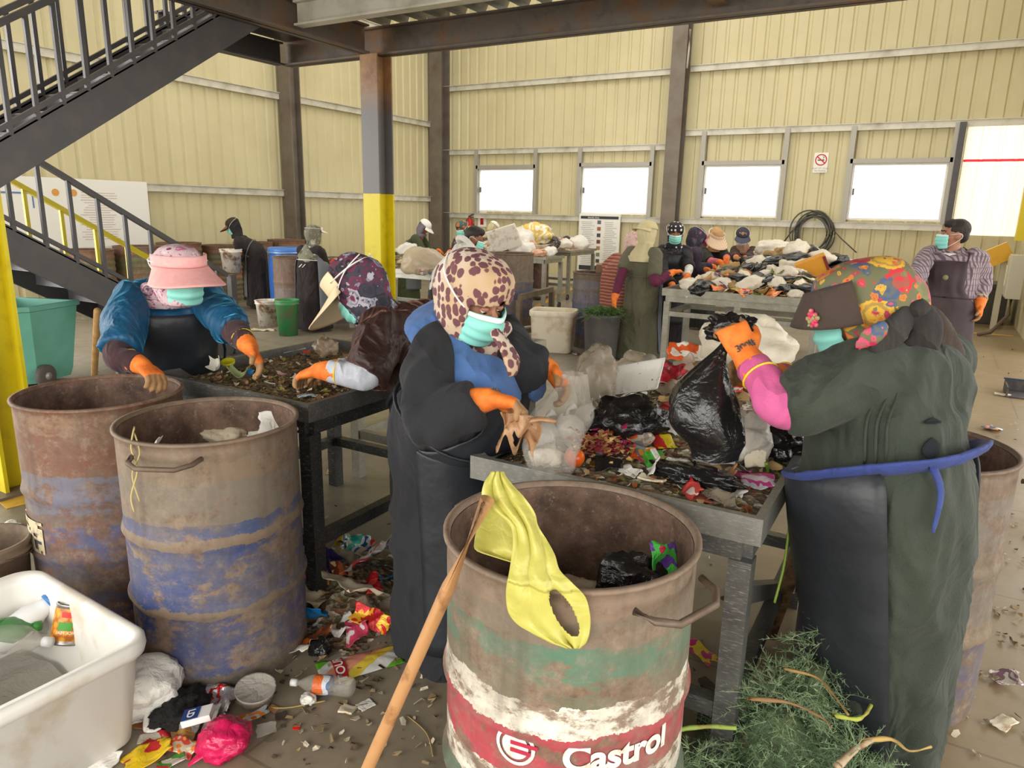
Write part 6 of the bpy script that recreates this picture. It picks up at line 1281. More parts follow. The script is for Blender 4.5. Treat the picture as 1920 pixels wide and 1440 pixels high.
# ---------------------------------------------------------------- yellow bag on the pole and over the rim
def wallpt(px, py, off=.014, Rr=.309):
    r = (CR*(px-960) - CU*(py-720))/FPX + CF; ox, oy = CAMP.x+.66, CAMP.y-1.44; aa = r.x*r.x+r.y*r.y; bb = ox*r.x+oy*r.y; cc = ox*ox+oy*oy-(Rr+off)**2; D = bb*bb-aa*cc
    if D < 0: return None
    t = (-bb-math.sqrt(D))/aa; p = CAMP+r*t; return p if p.z < .905 else None
def bagpt(px, py, d0, y0, dr, yr, bulge=0):
    p = wallpt(px, py, .012+bulge)
    if p is not None: return p
    t = min(max((py-y0)/(yr-y0), 0), 1); return A(px, py, d0+(dr-d0)*t - bulge)
YB = [(884, 921, 944), (905, 908, 958), (935, 905, 985), (962, 930, 1003), (985, 956, 1009), (1010, 962, 1024), (1040, 960, 1040), (1070, 955, 1050), (1098, 950, 1078), (1120, 949, 1098), (1150, 954, 1106), (1172, 972, 1107), (1192, 1006, 1104), (1206, 1034, 1098), (1216, 1062, 1088)]
YK = [(y, (a, e)) for y, a, e in YB]
def ybag(u, v):
    py = 884+332*u; a, e = cat_interp(YK, py); px = a+(e-a)*v; return bagpt(px, py, 1.46, 884, 1.36, 1090, .012*abs(math.sin(v*9+u*5))*math.sin(math.pi*v)+.006*mnoise.noise(V(u*9, v*5, 2)))
def yhole(u, v):
    py = 884+332*u; a, e = cat_interp(YK, py); px = a+(e-a)*v; s = (py-1150)/44; return abs(s) > 1 or abs(px-(1058+20*s)) > 20*math.sqrt(max(1-s*s, 0))
M_YB = PL('#c4be5e', .42, .05, 9, .7)
yb = tag(MB().grid(ybag, 130, 64, keep=yhole).build('yellow_bag', M_YB, solid=.002), 'yellow carrier bag hooked on the pole and hanging over the nearest drum', 'bag')
YF = [(943, 906, 984), (965, 900, 986), (990, 895, 990), (1015, 890, 994), (1032, 893, 998), (1045, 930, 1000), (1056, 965, 1002), (1066, 994, 1003)]; YFK = [(y, (a, e)) for y, a, e in YF]
def yfl(u, v): py = 943+123*u; a, e = cat_interp(YFK, py); return A(a+(e-a)*v, py, 1.52-.09*u+.012*math.sin(v*7))
MB().grid(yfl, 30, 20).build('bag_flap', M_YB, yb, solid=.002)
# ---------------------------------------------------------------- rubbish on the floor
Z = lambda px, py: AZ(px, py, .002)
cx, cy = Z(650, 1120).xy
f3, _ = mound('food_scraps', 'dark scraps under the wrappers beside the leopard scarf worker', cx-.33, cx+.30, cy-.30, cy+.42, .0, lambda u, v: .085*smoothstep(1.1-2*math.hypot(u-.5, v-.5))-.004, SCR1, 50, 5, .014)
rows = [(650, 1030, .09, .07, WR('#c8a030', '#d8b850', '#3a7aa8', '#e0d8c8'), 'gold and blue wrapper at the far end of the floor pile'), (672, 1042, .08, .08, WR('#2a9a8c', '#48b4a0', '#e8e8e0', '#2a6aa0'), 'turquoise knotted wrapper at the far end of the floor pile'),
 (686, 1025, .05, .05, WR('#c8202a', '#d83a40', '#f0ece6'), 'small red and white wrapper at the far end of the floor pile'), (640, 1018, .07, .05, WR('#5c3040', '#7a4858', '#4a2a38'), 'maroon wrapper farthest back in the floor pile'),
 (712, 1065, .09, .06, WR('#2444b0', '#3a5ac8', '#c8dcf0', '#1c38a0', sc=9), 'blue packet with a pale label beside the black apron hem'), (695, 1105, .16, .13, WR('#d0ccc8', '#c8c4c0', '#c02a3c', '#d8d4d0', sc=8), 'large grey and red printed bag in the floor pile'),
 (590, 1085, .09, .05, WR('#c83848', '#e07880', '#b02a38'), 'red striped wrapper against the dented blue drum'), (618, 1092, .08, .06, PL('#33286c', .5), 'dark violet crumpled bag in the floor pile'), (600, 1120, .05, .05, WR('#e8842a', '#f0a04a', '#d86a1c'), 'orange sweet paper left in the floor pile'),
 (585, 1145, .09, .08, DIRTYP, 'torn cream paper left in the floor pile'), (660, 1150, .17, .11, DIRTYP, 'brown stained white paper in the middle of the floor pile'), (575, 1180, .10, .08, PL('#1c78b8', .35), 'bright blue plastic scrap at the left edge of the floor pile'),
 (645, 1185, .08, .07, PAPER, 'round white paper scrap in the floor pile'), (672, 1195, .09, .06, WR('#e8d8d8', '#d84a68', '#f0e4e0', sc=10), 'pale pink packet in the floor pile'), (700, 1185, .11, .05, WR('#c8202a', '#d82c30', '#f0b830', '#b81c26', sc=12), 'red and yellow wrapper near the front of the floor pile'),
 (715, 1160, .12, .12, CLEARB, 'crushed clear brown plastic bag at the right of the floor pile'), (628, 1060, .12, .05, MAT('#b8a47c', .8), 'strip of tan cardboard in the floor pile'), (600, 1070, .09, .06, MAT('#8a9440', .7), 'olive green scrap at the back left of the floor pile'),
 (570, 1222, .05, .09, WR('#e8e4d8', '#c8d0b8', '#e0d8cc', metal=0), 'pale green and white wrapper at the front left of the floor pile'), (595, 1210, .08, .05, WR('#c86a28', '#8a4a24', '#e0a060'), 'coppery foil wrapper at the front left of the floor pile'), (700, 1135, .07, .05, WR('#c82028', '#b01c24', '#e04a3c'), 'plain red wrapper under the grey printed bag'), (655, 1080, .08, .06, CLEARB, 'crumpled transparent wrap in the middle of the floor pile'),
 (640, 1110, .06, .05, WR('#d8682a', '#7a3a28', '#e8c890'), 'small orange and brown wrapper in the middle of the floor pile'), (680, 1068, .07, .04, MAT('#c0b08a', .8), 'second tan cardboard strip behind the grey printed bag'), (722, 1110, .05, .05, WR('#2a78b0', '#c8d8e0', '#1c5a90'), 'small blue wrapper beside the apron hem')]
for k, (px, py, w, h, m, lb) in enumerate(rows):
    q = Z(px, py); u, v = (q.x-cx+.33)/.63, (q.y-cy+.30)/.72; zz = f3(u, v).z if 0 < u < 1 and 0 < v < 1 else .002
    sheet('wrapper' if 'wrapper' in lb else 'packaging_scrap', lb, 'wrapper' if 'wrapper' in lb else 'packaging', (q.x, q.y, max(zz-.004, .002)+.008*(k % 3)), (w*1.5, h*1.5), m, 60+k, rotm(k*.9, .25+.2*(k % 3), .2), .022, rag=.3)
bag('black_tangle', 'small black crumpled bag behind the green chip packet', 'bag', Z(600, 1226), (.04, .035, .032), BLK, 5, None, .4)
# green chip packet with lettering
t = NT('chip_packet'); s_ = t.sep(); q_ = t.math('ADD', s_[0], t.math('MULTIPLY', t.noise(18, None, 2), .02)); c = t.ramp(t.math('ADD', t.math('MULTIPLY', q_, 2.6), .5), [(0, '#63b02e'), (.27, '#d8d8d4'), (.38, '#e89a80'), (.56, '#e8cc48'), (.66, '#e4e2dc'), (.78, '#63b02e')], True); crump(t, 16, .6, .008); t.fin(c, .35, .1)
cb2 = MB(); cb2.grid(lambda u, v: V((u-.5)*.30, (v-.5)*(.145-.03*u), .018*math.sin(math.pi*v)*math.sin(math.pi*u)+.004*mnoise.noise(V(u*8, v*6, 2))+.002), 26, 18); Mc = rotm(R(57)); pc = Z(676, 1246)
lay(cb2.bm, Mc, pc); cp = tag(cb2.build('chip_packet', t.m, solid=.002), 'green and white chip packet with red lettering on the floor by the black apron', 'packet')
Mt = Matrix.Translation(pc+V(0, 0, .025)) @ (Mc @ Matrix.Rotation(R(102), 3, 'Z')).to_4x4()
def onp(dx, dy): return Matrix.Translation(pc+V(0, 0, .0)) @ Mc.to_4x4() @ Matrix.Translation((dx, dy, .022))
rb = MB(); Mb = onp(-.078, 0); 
rb.grid(lambda u, v: Mb @ V((u-.5)*.042, (v-.5)*.125, .0035-.019*abs(v-.5)**2*4), 3, 12).build('red_band', MAT('#b3202c', .45), cp)
Ml = onp(-.078, 0) @ Matrix.Rotation(R(90), 4, 'Z'); MB().text('TOURC', .044, None, wrap=lambda v: Ml @ V(v.x, v.y, .006-.019*(v.x/.0625)**2), bold=.0008).build('lettering', M_PAPER, cp, smooth=False)
bottle('clear water bottle with a blue label lying on the floor below the chip packet', Z(605, 1300), .22, .033, CLEAR, rotm(R(205)), '#e8e8e8', WR('#2a4a90', '#2f55a0', '#3a68b0', '#c8ccd0', '#d86a30', sc=10, metal=0))
wb2 = bag('carrier_bag', 'crumpled white carrier bag on the floor beside the white tub', 'bag', Z(255, 1335), (.13, .10, .10), WHT, 4, rotm(R(40)), .3)
q = Z(293, 1352); MB().tube(bez([q+V(-.02, 0, .06), q+V(.0, -.03, .03), q+V(.03, -.05, .012), q+V(.055, -.03, .014), q+V(.04, .01, .05)], 16), .010, 8, flat=.35).build('bag_handle', WHT, wb2)
bag('black_tangle', 'tangle of black fibres right of the white carrier bag', 'rubbish', Z(335, 1345), (.075, .085, .035), MAT('#1f1d1c', .9, bump=(70, 1.0, .01)), 6, rotm(.4), .5, 3)
sheet('cardboard_piece', 'brown cardboard piece under the white carrier bag', 'cardboard', Z(235, 1352), (.16, .05), MAT('#b5794c', .8), 7, rotm(R(22), .1), .004)
sheet('tube_scrap', 'white paper strip behind the tangle of black fibres', 'paper', Z(318, 1303), (.07, .02), PAPER, 8, rotm(R(25), .1), .004)
sheet('foil_packet', 'silver lined crisp packet with red and green corner on the floor', 'packet', Z(408, 1318), (.12, .10), WR('#c4c4c8', '#d8d8dc', '#c83030', '#b8bcc0', metal=.7, rough=.25), 9, rotm(R(20), .25), .028)
sheet('paper_scrap', 'long white receipt below the silver lined packet', 'paper', Z(397, 1348), (.035, .10), PAPER, 10, rotm(R(35), .2), .006)
cg = pack('cigarette_packet', 'blue and white cigarette packet lettered LD on the floor', 'packet', AZ(372, 1352, .055), (.056, .088, .022), MAT('#eceaea', .45), rotm(R(-50), R(12)), .002)
Mg = Matrix.Translation(cg.location) @ Matrix.Translation((0, 0, .0203)) @ rotm(R(-50), R(12)).to_4x4()
MB().poly([Mg @ V(x, y, .0125) for x, y in ((-.027, -.043), (.027, -.043), (.027, .008), (-.027, .008))]).build('blue_panel', MAT('#1f3f86', .4), cg, smooth=False)
Ml2 = Mg @ Matrix.Translation((0, -.018, .0135)); MB().text('LD', .03, Ml2, bold=.0012).build('lettering', M_PAPER, cg, smooth=False)
pk2 = bag('pink_bag', 'bright pink knotted plastic bag on the floor in front', 'bag', Z(422, 1408), (.076, .07, .056), PL('#d01c58', .22, 0, 16), 12, rotm(.5), .28, 1.9)
q = Z(394, 1420); MB().tube([q+V(.01, .01, .04), q+V(-.01, -.03, .02), q+V(-.02, -.06, .006)], [.02, .016, .006], 8, flat=.4).build('bag_handle', PL('#d01c58', .22, 0, 16), pk2)
sheet('yellow_packet', 'yellow and red packet at the bottom of the floor litter', 'packet', Z(278, 1420), (.09, .13), WR('#f0c814', '#f4d02a', '#f0c814', '#c8282a', sc=9, metal=0), 13, rotm(R(-20), .2), .014)
sheet('wrapper', 'red edged clear wrapper above the yellow packet', 'wrapper', Z(300, 1385), (.12, .04), WR('#b8202a', '#c83038', '#c8c0b0'), 14, rotm(R(40), .3), .014)
sheet('wrapper', 'crinkled clear and gold wrapper left of the pink bag', 'wrapper', Z(340, 1382), (.10, .07), WR('#c8c4b8', '#d8a860', '#d0d0d0', '#b8b4a8', metal=.5), 15, rotm(R(30), .3), .022)
sheet('wrapper', 'red and green striped wrapper at the bottom edge of the litter', 'wrapper', Z(322, 1432), (.05, .08), WR('#b8202c', '#c83a44', '#4a9a3c', '#d8d0c8'), 16, rotm(R(-30), .2), .01)
sheet('wrapper', 'orange wrapper between the yellow packet and the pink bag', 'wrapper', Z(345, 1408), (.09, .05), WR('#e07a30', '#c8b8a0', '#d84a3c', '#e8a050'), 17, rotm(R(10), .2), .016)
sheet('wrapper', 'orange and silver sweet wrapper right of the pink bag', 'wrapper', Z(470, 1352), (.11, .035), WR('#e07820', '#d0d0d4', '#e88a30', '#c0c4cc', metal=.5), 18, rotm(R(70), .3), .014)
sheet('plastic_wrap', 'small crumpled clear wrap right of the pink bag', 'plastic', Z(500, 1372), (.06, .04), CLEAR, 19, rotm(R(50), .2), .016)
ld = thing('tub_lid', 'broken clear plastic tub on the floor in front of the drum', 'container', Z(482, 1310))
q = Z(480, 1312); MB().lathe([(0, .045), (.06, .045), (.066, .05), (.066, .045), (.056, .006), (.0, .002)], q, 24, V(.15, -.1, 1)).build('tub_shell', CLEARB, ld); MB().lathe([(.0, .052), (.062, .052), (.066, .056), (.066, .05)], q, 24, V(.15, -.1, 1)).build('lid', PL('#b4ada4', .35), ld)
sheet('wrapper', 'magenta and purple wrapper against the white tub', 'wrapper', Z(265, 1262), (.12, .07), WR('#a01c3c', '#8a2a5c', '#b8b0a0', '#c02840'), 20, rotm(R(30), .5), .025)
sheet('paper_scrap', 'folded white paper in the lower left corner of the floor', 'paper', Z(192, 1428), (.10, .06), PAPER, 21, rotm(R(25), .2), .012)
sheet('paper_scrap', 'white paper piece on bare floor left of the wooden pole', 'paper', Z(686, 1322), (.045, .055), PAPER, 22, rotm(R(-20), 0), .003)
sheet('bread_crust', 'brownish white crust left of the white paper piece', 'food scrap', Z(652, 1332), (.05, .045), DIRTYP, 23, rotm(.3, 0), .01, thick=.006)
bag('tissue', 'white tissue ball left of the water bottle', 'tissue', Z(578, 1318), (.024, .022, .018), PAPER, 24, None, .35)
sheet('red_scrap', 'tiny bright red scrap on the floor', 'scrap', Z(556, 1365), (.022, .018), MAT('#e0301c', .5), 25, rotm(.3), .004)
sheet('leaf', 'dark dry leaf on the floor right of the pink bag', 'leaf', Z(527, 1345), (.035, .04), MAT('#4a4036', .7), 26, rotm(.8), .008, rag=.4)
sheet('leaf', 'round tan leaf right of the broken tub', 'leaf', Z(513, 1330), (.035, .03), MAT('#b98860', .7), 27, rotm(.2), .006)
tag(MB().tube(bez([Z(505, 1328)+V(0, 0, .004), Z(540, 1330)+V(0, 0, .006), Z(610, 1316)+V(0, 0, .004)], 12), .0028, 5).build('dry_stem', MAT('#b8a468', .7)), 'thin dry stem between the broken tub and the water bottle', 'stem')
tag(MB().tube(bez([Z(762, 1342)+V(0, 0, .003), Z(800, 1378)+V(0, 0, .006), Z(812, 1420)+V(0, 0, .003)], 12), .0024, 5).build('dry_stem', MAT('#a08858', .7)), 'thin dry twig on the floor between the pole and the nearest drum', 'stem')
for k, (px, py, w, h, m, lb) in enumerate(((18, 993, .11, .10, PAPER, 'white paper on the floor left of the rusty brown drum'), (15, 1015, .16, .05, PAPER, 'torn white strip below the paper at the far left'), (70, 955, .09, .06, MAT('#cfc8b8', .7), 'grey scrap on the yellow line by the left column'), (622, 885, .09, .06, WR('#d89a4a', '#e8e4d8', '#6a9a4a'), 'orange and white packet under the low tray table'), (1860, 805, .12, .16, WR('#e0702a', '#e8884a', '#3a3a6a', '#d0c8c0', sc=9), 'torn orange and blue packet on the floor at right'), (1775, 1240, .09, .08, WR('#c8c4c0', '#a09098', '#e0dcd4'), 'silver wrapper on the floor right of the rusty drum'), (1880, 1358, .09, .06, DIRTYP, 'dirty white scrap on the floor at lower right'), (1885, 1278, .09, .08, WR('#c0bcb8', '#8a6a78', '#dcd8d0'), 'grey foil wrapper near the right picture edge'), (1312, 1225, .16, .05, WR('#d0407c', '#e8d040', '#d04a80', sc=9), 'pink and yellow wrapper beside the table leg'), (1880, 742, .14, .05, MAT('#c8beaa', .7), 'cream scrap beside the dark crate'), (495, 620, .3, .1, MAT('#cfc4a4', .7), 'torn pale card in front of the muddy white bucket'), (1080, 665, .1, .06, WR('#d87a30', '#e8e4dc', '#3a3a44'), 'orange scrap on the floor by the faded blue drum'))):
    sheet('floor_scrap', lb, 'litter', Z(px, py), (w, h), m, 80+k, rotm(k*.7, .1), .012, rag=.4)
cr = thing('plastic_crate', 'dark broken plastic crate on the floor at right', 'crate', Z(1905, 740)); q = Z(1905, 742)
MB().box(q+V(.12, .05, .006), (.42, .36, .012)).box(q+V(.12, .22, .06), (.42, .015, .11)).box(q+V(-.085, .05, .05), (.015, .34, .09)).build('crate_body', MAT('#3c3a3e', .6, noise=(14, '#5a5048', .45, .65)), cr, smooth=False); MB().box(q+V(.12, .222, .118), (.44, .03, .014)).build('crate_rim', MAT('#2a3050', .5), cr, smooth=False)
rg = random.Random(31); sp = []
for _ in range(420):
    px, py = rg.uniform(20, 1910), rg.uniform(640, 1438); q = AZ(px, py, .001)
    if q.length < 9: sp.append(q)
for _ in range(260): q = AZ(rg.gauss(640, 130), rg.gauss(1230, 110), .001); sp.append(q)
for _ in range(160): q = AZ(rg.gauss(1870, 60), rg.gauss(1050, 180), .001); sp.append(q)
bits('loose_crumbs', 'small crumbs and leaf scraps scattered on the concrete floor', sp, ['#5a4c3a', '#7d6a4c', '#a89a80', '#463c30', '#8f7a58', '#c0b49c'], seed=8, size=(.008, .03))
# weeds heaped at the feet of the worker in dark green
rg = random.Random(9); b = MB(); C1 = V(-.20, 1.86, 0); C2 = V(.0, 1.80, 0); C3 = V(-.37, 1.62, 0); C4 = V(-.13, 1.98, 0)
def weed(c, rx, ry, hh, n):
    for _ in range(n):
        a, r_ = rg.uniform(0, 6.283), rg.random()**.55; x, y = c.x+rx*r_*math.cos(a), c.y+ry*r_*math.sin(a); z = hh*(1-r_*r_)*rg.uniform(.35, 1.0)+.01
        frond(b, (x, y, z), (math.cos(a)*.9+rg.uniform(-.7, .7), math.sin(a)*.9+rg.uniform(-.7, .7), rg.uniform(-.2, .7)), rg.uniform(.05, .12), rg, .0009, 8)
weed(C1, .19, .16, .42, 900); weed(C2, .23, .14, .32, 620); weed(C3, .16, .11, .28, 420); weed(C4, .12, .10, .52, 520)
tag(b.build('dill_heap', M_DILL, smooth=False, matfn=lambda c: int(abs(mnoise.noise(c*9))*6) % 3), 'heap of green dill plants on the floor at the feet of the dark green dress', 'plant', kind='stuff')
b = MB(); b.ell(C1+V(0, 0, .02), (.125, .115, .29)); b.ell(C2+V(0, 0, .0), (.15, .10, .21)); b.ell(C4+V(0, 0, .05), (.055, .055, .35)); b.ell(C3, (.08, .07, .17))
tag(b.build('matted_stalks', MAT('#55694a', .8, noise=(20, '#6a6a4a', .5, .7), bump=(50, 1.0, .02)), wob=(.03, 12, 3, (1, 1, 1))), 'matted brownish core of the green dill heap', 'plant', kind='stuff')
for k, (pts, rad, c, lb) in enumerate(((((1240, 1395), (1270, 1370), (1320, 1362), (1380, 1365)), .008, '#8aa048', 'thick pale green stalk in front of the nearest drum'), (((1560, 1340), (1610, 1348), (1632, 1325), (1640, 1310), (1680, 1308)), .006, '#a8b04a', 'bent yellow green stalk across the dark green dress'), (((1610, 1390), (1670, 1386), (1705, 1408), (1745, 1400)), .006, '#b89a5c', 'tan root curling at the hem of the dark green dress'), (((1570, 1438), (1610, 1400), (1640, 1386)), .010, '#b8a284', 'pale root clump at the bottom of the dill heap'), (((1465, 1252), (1530, 1270), (1560, 1300), (1590, 1340)), .004, '#a0804c', 'thin brown stem over the dill heap'), (((1400, 1310), (1480, 1318), (1540, 1345), (1560, 1365)), .005, '#8a6a48', 'knotted brown root mass on the dill heap'))):
    pp = [AZ(x, y, (.32, .34, .30, .3, .44, .42)[k]) for x, y in pts]; m_ = MB().tube(bez(pp, 18), [rad*(1.1-.6*i/18) for i in range(19)], 8); tag(m_.build('plant_stalk', MAT(c, .7, noise=(30, '#8a6a40', .5, .7)), wob=(.004, 30, k, (1, 1, 1))), lb, 'stalk')
# plank and dark dustpan by the table leg
tag(MB().bar(AZ(1440, 1195, .02), A(1500, 1030, 2.42), .05, .022).build('plank', MAT('#8f6f4c', .7, noise=(18, '#5a4030', .45, .62)), smooth=False), 'mud spattered wooden plank leaning behind the table leg', 'plank')
q = AZ(1332, 1340, .06); q.z = 0; dp = thing('dustpan', 'dark dustpan standing by the foot of the table leg', 'dustpan', q); Mq = Matrix.Rotation(R(-35), 3, 'Z')
MB().box(q+V(0, 0, .075), (.10, .02, .15), Mq, .004).box(q+Mq @ V(0, .05, .012), (.10, .09, .02), Mq).build('pan', MAT('#37302c', .6), dp, smooth=False); MB().box(q+V(0, 0, .155), (.11, .03, .012), Mq).build('pan_rim', MAT('#5c5048', .6), dp, smooth=False)
# dill in the dark bin beyond
rg = random.Random(15); b = MB()
for k in range(120): a = rg.uniform(0, 6.28); frond(b, BINP+V(math.cos(a)*.12*rg.random(), math.sin(a)*.12*rg.random(), .54+.05*rg.random()), (math.cos(a), math.sin(a), rg.uniform(-.1, .6)), rg.uniform(.12, .26), rg, .003, 8)
tag(b.build('dill_bunch', MAT('#4f6c34', .6), smooth=False), 'dark green dill bunch spilling over the dark grey bin', 'plant', kind='stuff')
# ---------------------------------------------------------------- heaps on the tables beyond: a few kinds of things, copied
def proto(kind):
    return kind
def heap(tname, x0, x1, y0, y1, z, hf, mat, kinds, n, seed, tlabel):
    f, _ = mound('mixed_refuse', 'loose mixed refuse under the bags on ' + tlabel, x0, x1, y0, y1, z, hf, mat, 46, seed, .03); rg = random.Random(seed); used = []
    for k, (nm, cat, what, mk) in enumerate(kinds):
        first = None; num = max(2, int(n*rg.uniform(.7, 1.2)/len(kinds)))
        for i in range(num):
            cand = [(rg.uniform(.05, .95), rg.uniform(.04, .92)) for _ in range(9)]; u, v = max(cand, key=lambda c: min([math.hypot((c[0]-a)*(x1-x0), (c[1]-b_)*(y1-y0)) for a, b_ in used] or [9])); used.append((u, v)); p = f(u, v); p.z -= .012; s = rg.uniform(.75, 1.35)
            if first is None: first = mk(p, seed+k); tag(first, what + ' in the heap on ' + tlabel, cat, what + ' heaped on ' + tlabel)
            else: o = first.copy(); COL.objects.link(o); o.location = p; o.rotation_euler = (rg.uniform(-.5, .5), rg.uniform(-.5, .5), rg.uniform(0, 6.28)); o.scale = (s, s*rg.uniform(.8, 1.1), s*rg.uniform(.8, 1.1))
def kb(nm, cat, what, r3, m, amp=.35): return (nm, cat, what, lambda p, s: bag(nm, '', cat, p, r3, m, s, None, amp, 1.9, 3))
def ks(nm, cat, what, wh, m, amp=.03): return (nm, cat, what, lambda p, s: sheet(nm, '', cat, p, wh, m, s, rotm(s, .3), amp, 7, 10))
WHT2 = PL('#dcd2be', .5)
K3 = [kb('carrier_bag', 'bag', 'crumpled white plastic bag', (.10, .08, .06), WHT2), kb('rubbish_bag', 'bag', 'slumped black plastic bag', (.12, .1, .055), BLK), ks('wrapper', 'wrapper', 'torn orange wrapper', (.16, .11), WR('#d8682a', '#e8a060', '#c03a2a')), ks('wrapper', 'wrapper', 'crumpled red wrapper', (.14, .1), WR('#b02a2c', '#d8604a', '#e8d8c0')),
      ks('cardboard_piece', 'cardboard', 'piece of torn brown cardboard', (.2, .12), MAT('#b08a58', .8)), ks('paper_scrap', 'paper', 'sheet of dirty cream paper', (.18, .13), DIRTYP), ks('plant_leaf', 'plant', 'wilted green leaf', (.2, .06), MAT('#7f8a48', .7)), kb('food_lump', 'food scrap', 'lump of tan vegetable waste', (.08, .07, .05), MAT('#b0925e', .7, noise=(20, '#7a6238', .4, .7))), ks('foil_scrap', 'foil', 'scrap of crinkled silver foil', (.13, .09), FOIL),
      ks('wrapper', 'wrapper', 'violet printed wrapper', (.13, .1), WR('#4a2a50', '#6a3a60', '#c8b8c0')), ks('plant_stalk', 'plant', 'flattened yellow green husk', (.22, .07), MAT('#b8a868', .75, noise=(14, '#8a8a48', .4, .7)))]
heap('T3', -2.2, -.88, 7.22, 7.96, .84, lambda u, v: .03+.15*smoothstep(v*1.4)*smoothstep((1-u)*6)*smoothstep(u*3+.1), SCR2, K3, 150, 101, 'the long table')
K3b = [kb('carrier_bag', 'bag', 'bulging white plastic bag', (.15, .12, .09), WHT2), kb('rubbish_bag', 'bag', 'big dark plastic bag', (.16, .13, .07), BLK)] + [ks('wrapper', 'wrapper', 'bright orange wrapper', (.18, .12), WR('#d8682a', '#e8a060', '#c03a2a')), ks('packaging_scrap', 'packaging', 'purple printed packet', (.18, .12), WR('#4a2a60', '#6a3a70', '#c8b8c0')), ks('cardboard_piece', 'cardboard', 'torn cardboard flap', (.24, .14), MAT('#b59060', .8)), ks('paper_scrap', 'paper', 'stained cream paper', (.2, .15), DIRTYP), ks('wrapper', 'wrapper', 'brown and gold wrapper', (.2, .14), WR('#8a5a34', '#c89a50', '#6a4028')), kb('food_lump', 'food scrap', 'tan clump of food waste', (.1, .09, .06), MAT('#b89a6c', .7, noise=(20, '#8a6a40', .4, .7)))]
heap('T3b', -1.95, -.6, 8.3, 9.5, .89, lambda u, v: .05+.24*smoothstep(1.05-2.1*abs(u-.45))*smoothstep(v*2.2)*smoothstep((1-v)*2.5), SCR2, K3b, 110, 202, 'the tallest pile')
K4 = [kb('carrier_bag', 'bag', 'small white plastic bag', (.12, .1, .07), WHT), ks('wrapper', 'wrapper', 'brown and orange wrapper', (.14, .1), WR('#c86a30', '#8a4a2c', '#e0c090')), ks('plant_leaf', 'plant', 'limp green leaf', (.2, .05), MAT('#7a8a3c', .7)), kb('food_lump', 'food scrap', 'pale lump of food waste', (.07, .06, .05), MAT('#d8c8a8', .7)), kb('rubbish_bag', 'bag', 'small dark plastic bag', (.14, .1, .07), BLK)]
heap('T4', -6.85, -5.4, 7.47, 8.25, .83, lambda u, v: .02+.14*smoothstep(v*1.6)*smoothstep((1-u)*2), SCR2, K4, 34, 303, 'the pale table')
K6 = [kb('carrier_bag', 'bag', 'dirty white plastic bag', (.16, .13, .10), WHT), kb('food_lump', 'food scrap', 'peach coloured food lump', (.1, .08, .06), MAT('#d8b094', .7, noise=(12, '#b8785c', .4, .7))), ks('packaging_scrap', 'packaging', 'flattened white carton', (.3, .2), DIRTYP, .01), kb('rubbish_bag', 'bag', 'dark brown plastic bag', (.16, .12, .08), PL('#3a2a2c', .3))]
heap('T6', -7.1, -5.55, 10.5, 11.1, .885, lambda u, v: .04+.20*smoothstep(v*1.6)*smoothstep((1-u)*3), SCR3, K6, 34, 404, 'the table on casters nearer the drum'); heap('T7', -7.1, -5.95, 12.25, 13.35, .91, lambda u, v: .03+.16*smoothstep((1-abs(u-.4)*2))*smoothstep((1-v)*2), SCR3, K6, 26, 505, 'the farthest table')
heap('T5', -2.92, -2.02, 3.2, 3.8, .82, lambda u, v: .01+.03*mnoise.noise(V(u*4, v*4, 2)), SCR2, [K4[0], K4[2]], 6, 606, 'the half hidden table')
# named things in those heaps
q = AZ(772, 513, .85)+V(0, .22, 0); bag('rubbish_bag', 'large translucent beige bag at the front of the pale table', 'bag', (q.x, q.y, .83), (.30, .17, .19), PL('#cdbca4', .4, .15, 8), 3, rotm(.2), .25, 1.6)
for k, (px, c, lb) in enumerate(((792, CLEARB, 'clear bottle lying left at the front of the pale table'), (818, CLEARB, 'clear bottle with a blue cap lying right at the front of the pale table'))): q = AZ(px-14, 516, .85); bottle(lb, (q.x, q.y+.16, .835), .20, .036, c, rotm(R(5)), '#4a5a90', WR('#c8d0d4', '#b85a5a', '#d8dce0', metal=0))
q = V(-5.5, 8.05, 0); bag('crumpled_paper', 'crumpled pale yellow paper at the right end of the pale table', 'paper', (q.x, q.y, .84), (.10, .09, .12), PL('#e4d2a0', .6), 5, None, .4)
q = A(1485, 535, 7.3); bag('rubbish_bag', 'swollen brown purple bag at the front of the long table', 'bag', (q.x, q.y, .85), (.20, .13, .15), MAT('#6a5250', .3, noise=(6, '#8a6c68', .4, .7), bump=(20, .4)), 6, rotm(.3), .22, 1.6)
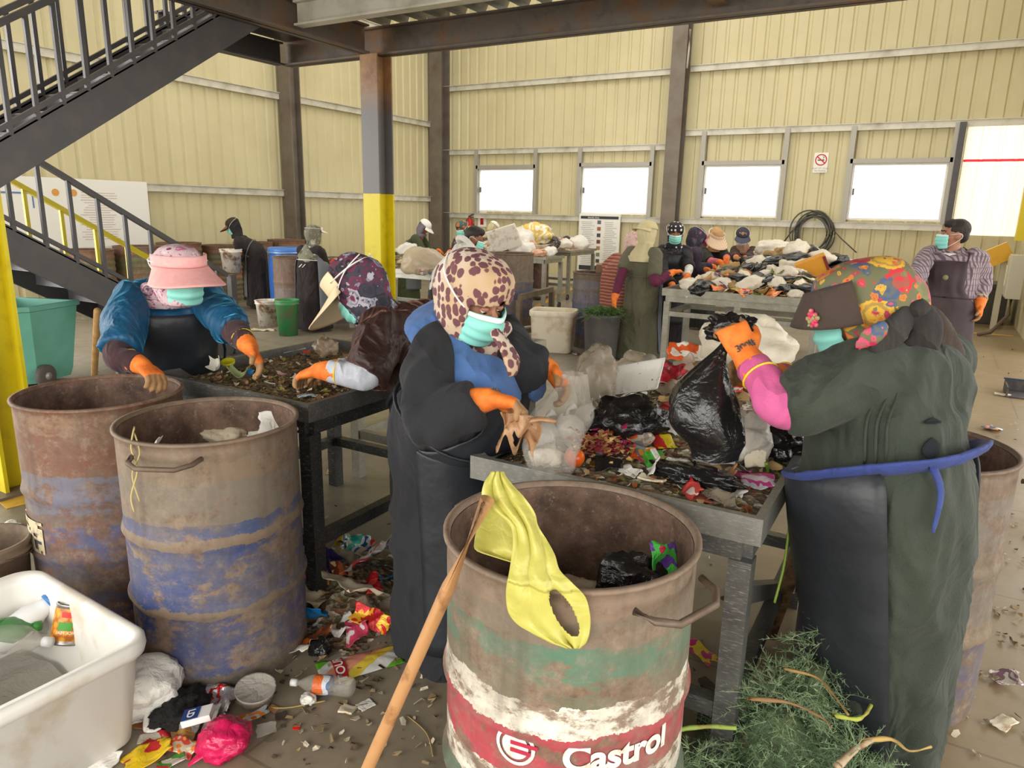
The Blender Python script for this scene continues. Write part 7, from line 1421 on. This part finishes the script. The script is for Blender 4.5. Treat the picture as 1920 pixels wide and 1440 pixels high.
q = A(1522, 512, 7.55); kb_ = pack('food_box', 'orange food box with a dark red end on the long table', 'box', (q.x, q.y, .95), (.30, .11, .20), MAT('#d8962c', .5, noise=(8, '#c88020', .5, .7)), rotm(R(15), .2, R(-25)), .004)
MB().box((0, 0, 0), (.03, .116, .206)).build('red_end', MAT('#7a2a24', .5), kb_, smooth=False); o = kb_.children[0]; o.location = rotm(R(15), .2, R(-25)) @ V(.145, 0, 0) + V(0, 0, .14); o.rotation_euler = rotm(R(15), .2, R(-25)).to_euler()
q = A(1405, 545, 7.15); gp = pack('carton', 'flattened dark green carton at the front of the long table', 'carton', (q.x, q.y+.1, .86), (.22, .03, .11), MAT('#2f6a3c', .45), rotm(R(5), R(-25), R(-8)), .004)
q = A(1455, 470, 9.0); bag('carrier_bag', 'tallest white plastic bag crowning the heap behind the long table', 'bag', (q.x, q.y, 1.10), (.24, .18, .13), PL('#e4dcca', .45, 0, 7), 8, rotm(.2), .3)
q = A(1500, 488, 7.9); bag('carrier_bag', 'large white bag behind the orange food box', 'bag', (q.x, q.y, .95), (.22, .14, .13), WHT2, 9, rotm(.3), .3)
q = A(1445, 488, 8.2); bag('plastic_bag', 'blue and white printed bag in the middle of the long heap', 'bag', (q.x, q.y, 1.02), (.18, .12, .08), WR('#3a5a9c', '#4a70b0', '#c8d0d8', sc=6, metal=0), 10, rotm(.2), .4)
q = A(945, 462, 11.7); pack('foam_box', 'dirty white foam box lid standing in the pale heap behind the drum', 'box', (q.x, q.y, .93), (.55, .05, .38), MAT('#e4ddd0', .6, noise=(10, '#b8a890', .5, .7)), rotm(R(10), R(20), R(-18)), .02)
q = A(1000, 445, 12.4); bag('plastic_bag', 'white and yellow bag on top of the pale heap under the white visor', 'bag', (q.x, q.y, 1.06), (.32, .2, .2), WR('#eee6cc', '#e8c860', '#f0ece0', sc=5, metal=0), 12, None, .35)
q = A(1150, 525, 8.75); pack('cardboard_box', 'open cardboard box on the faded blue drum', 'box', (q.x, q.y, .915), (.42, .3, .10), MAT('#8a6a50', .7), rotm(R(20)), .005)
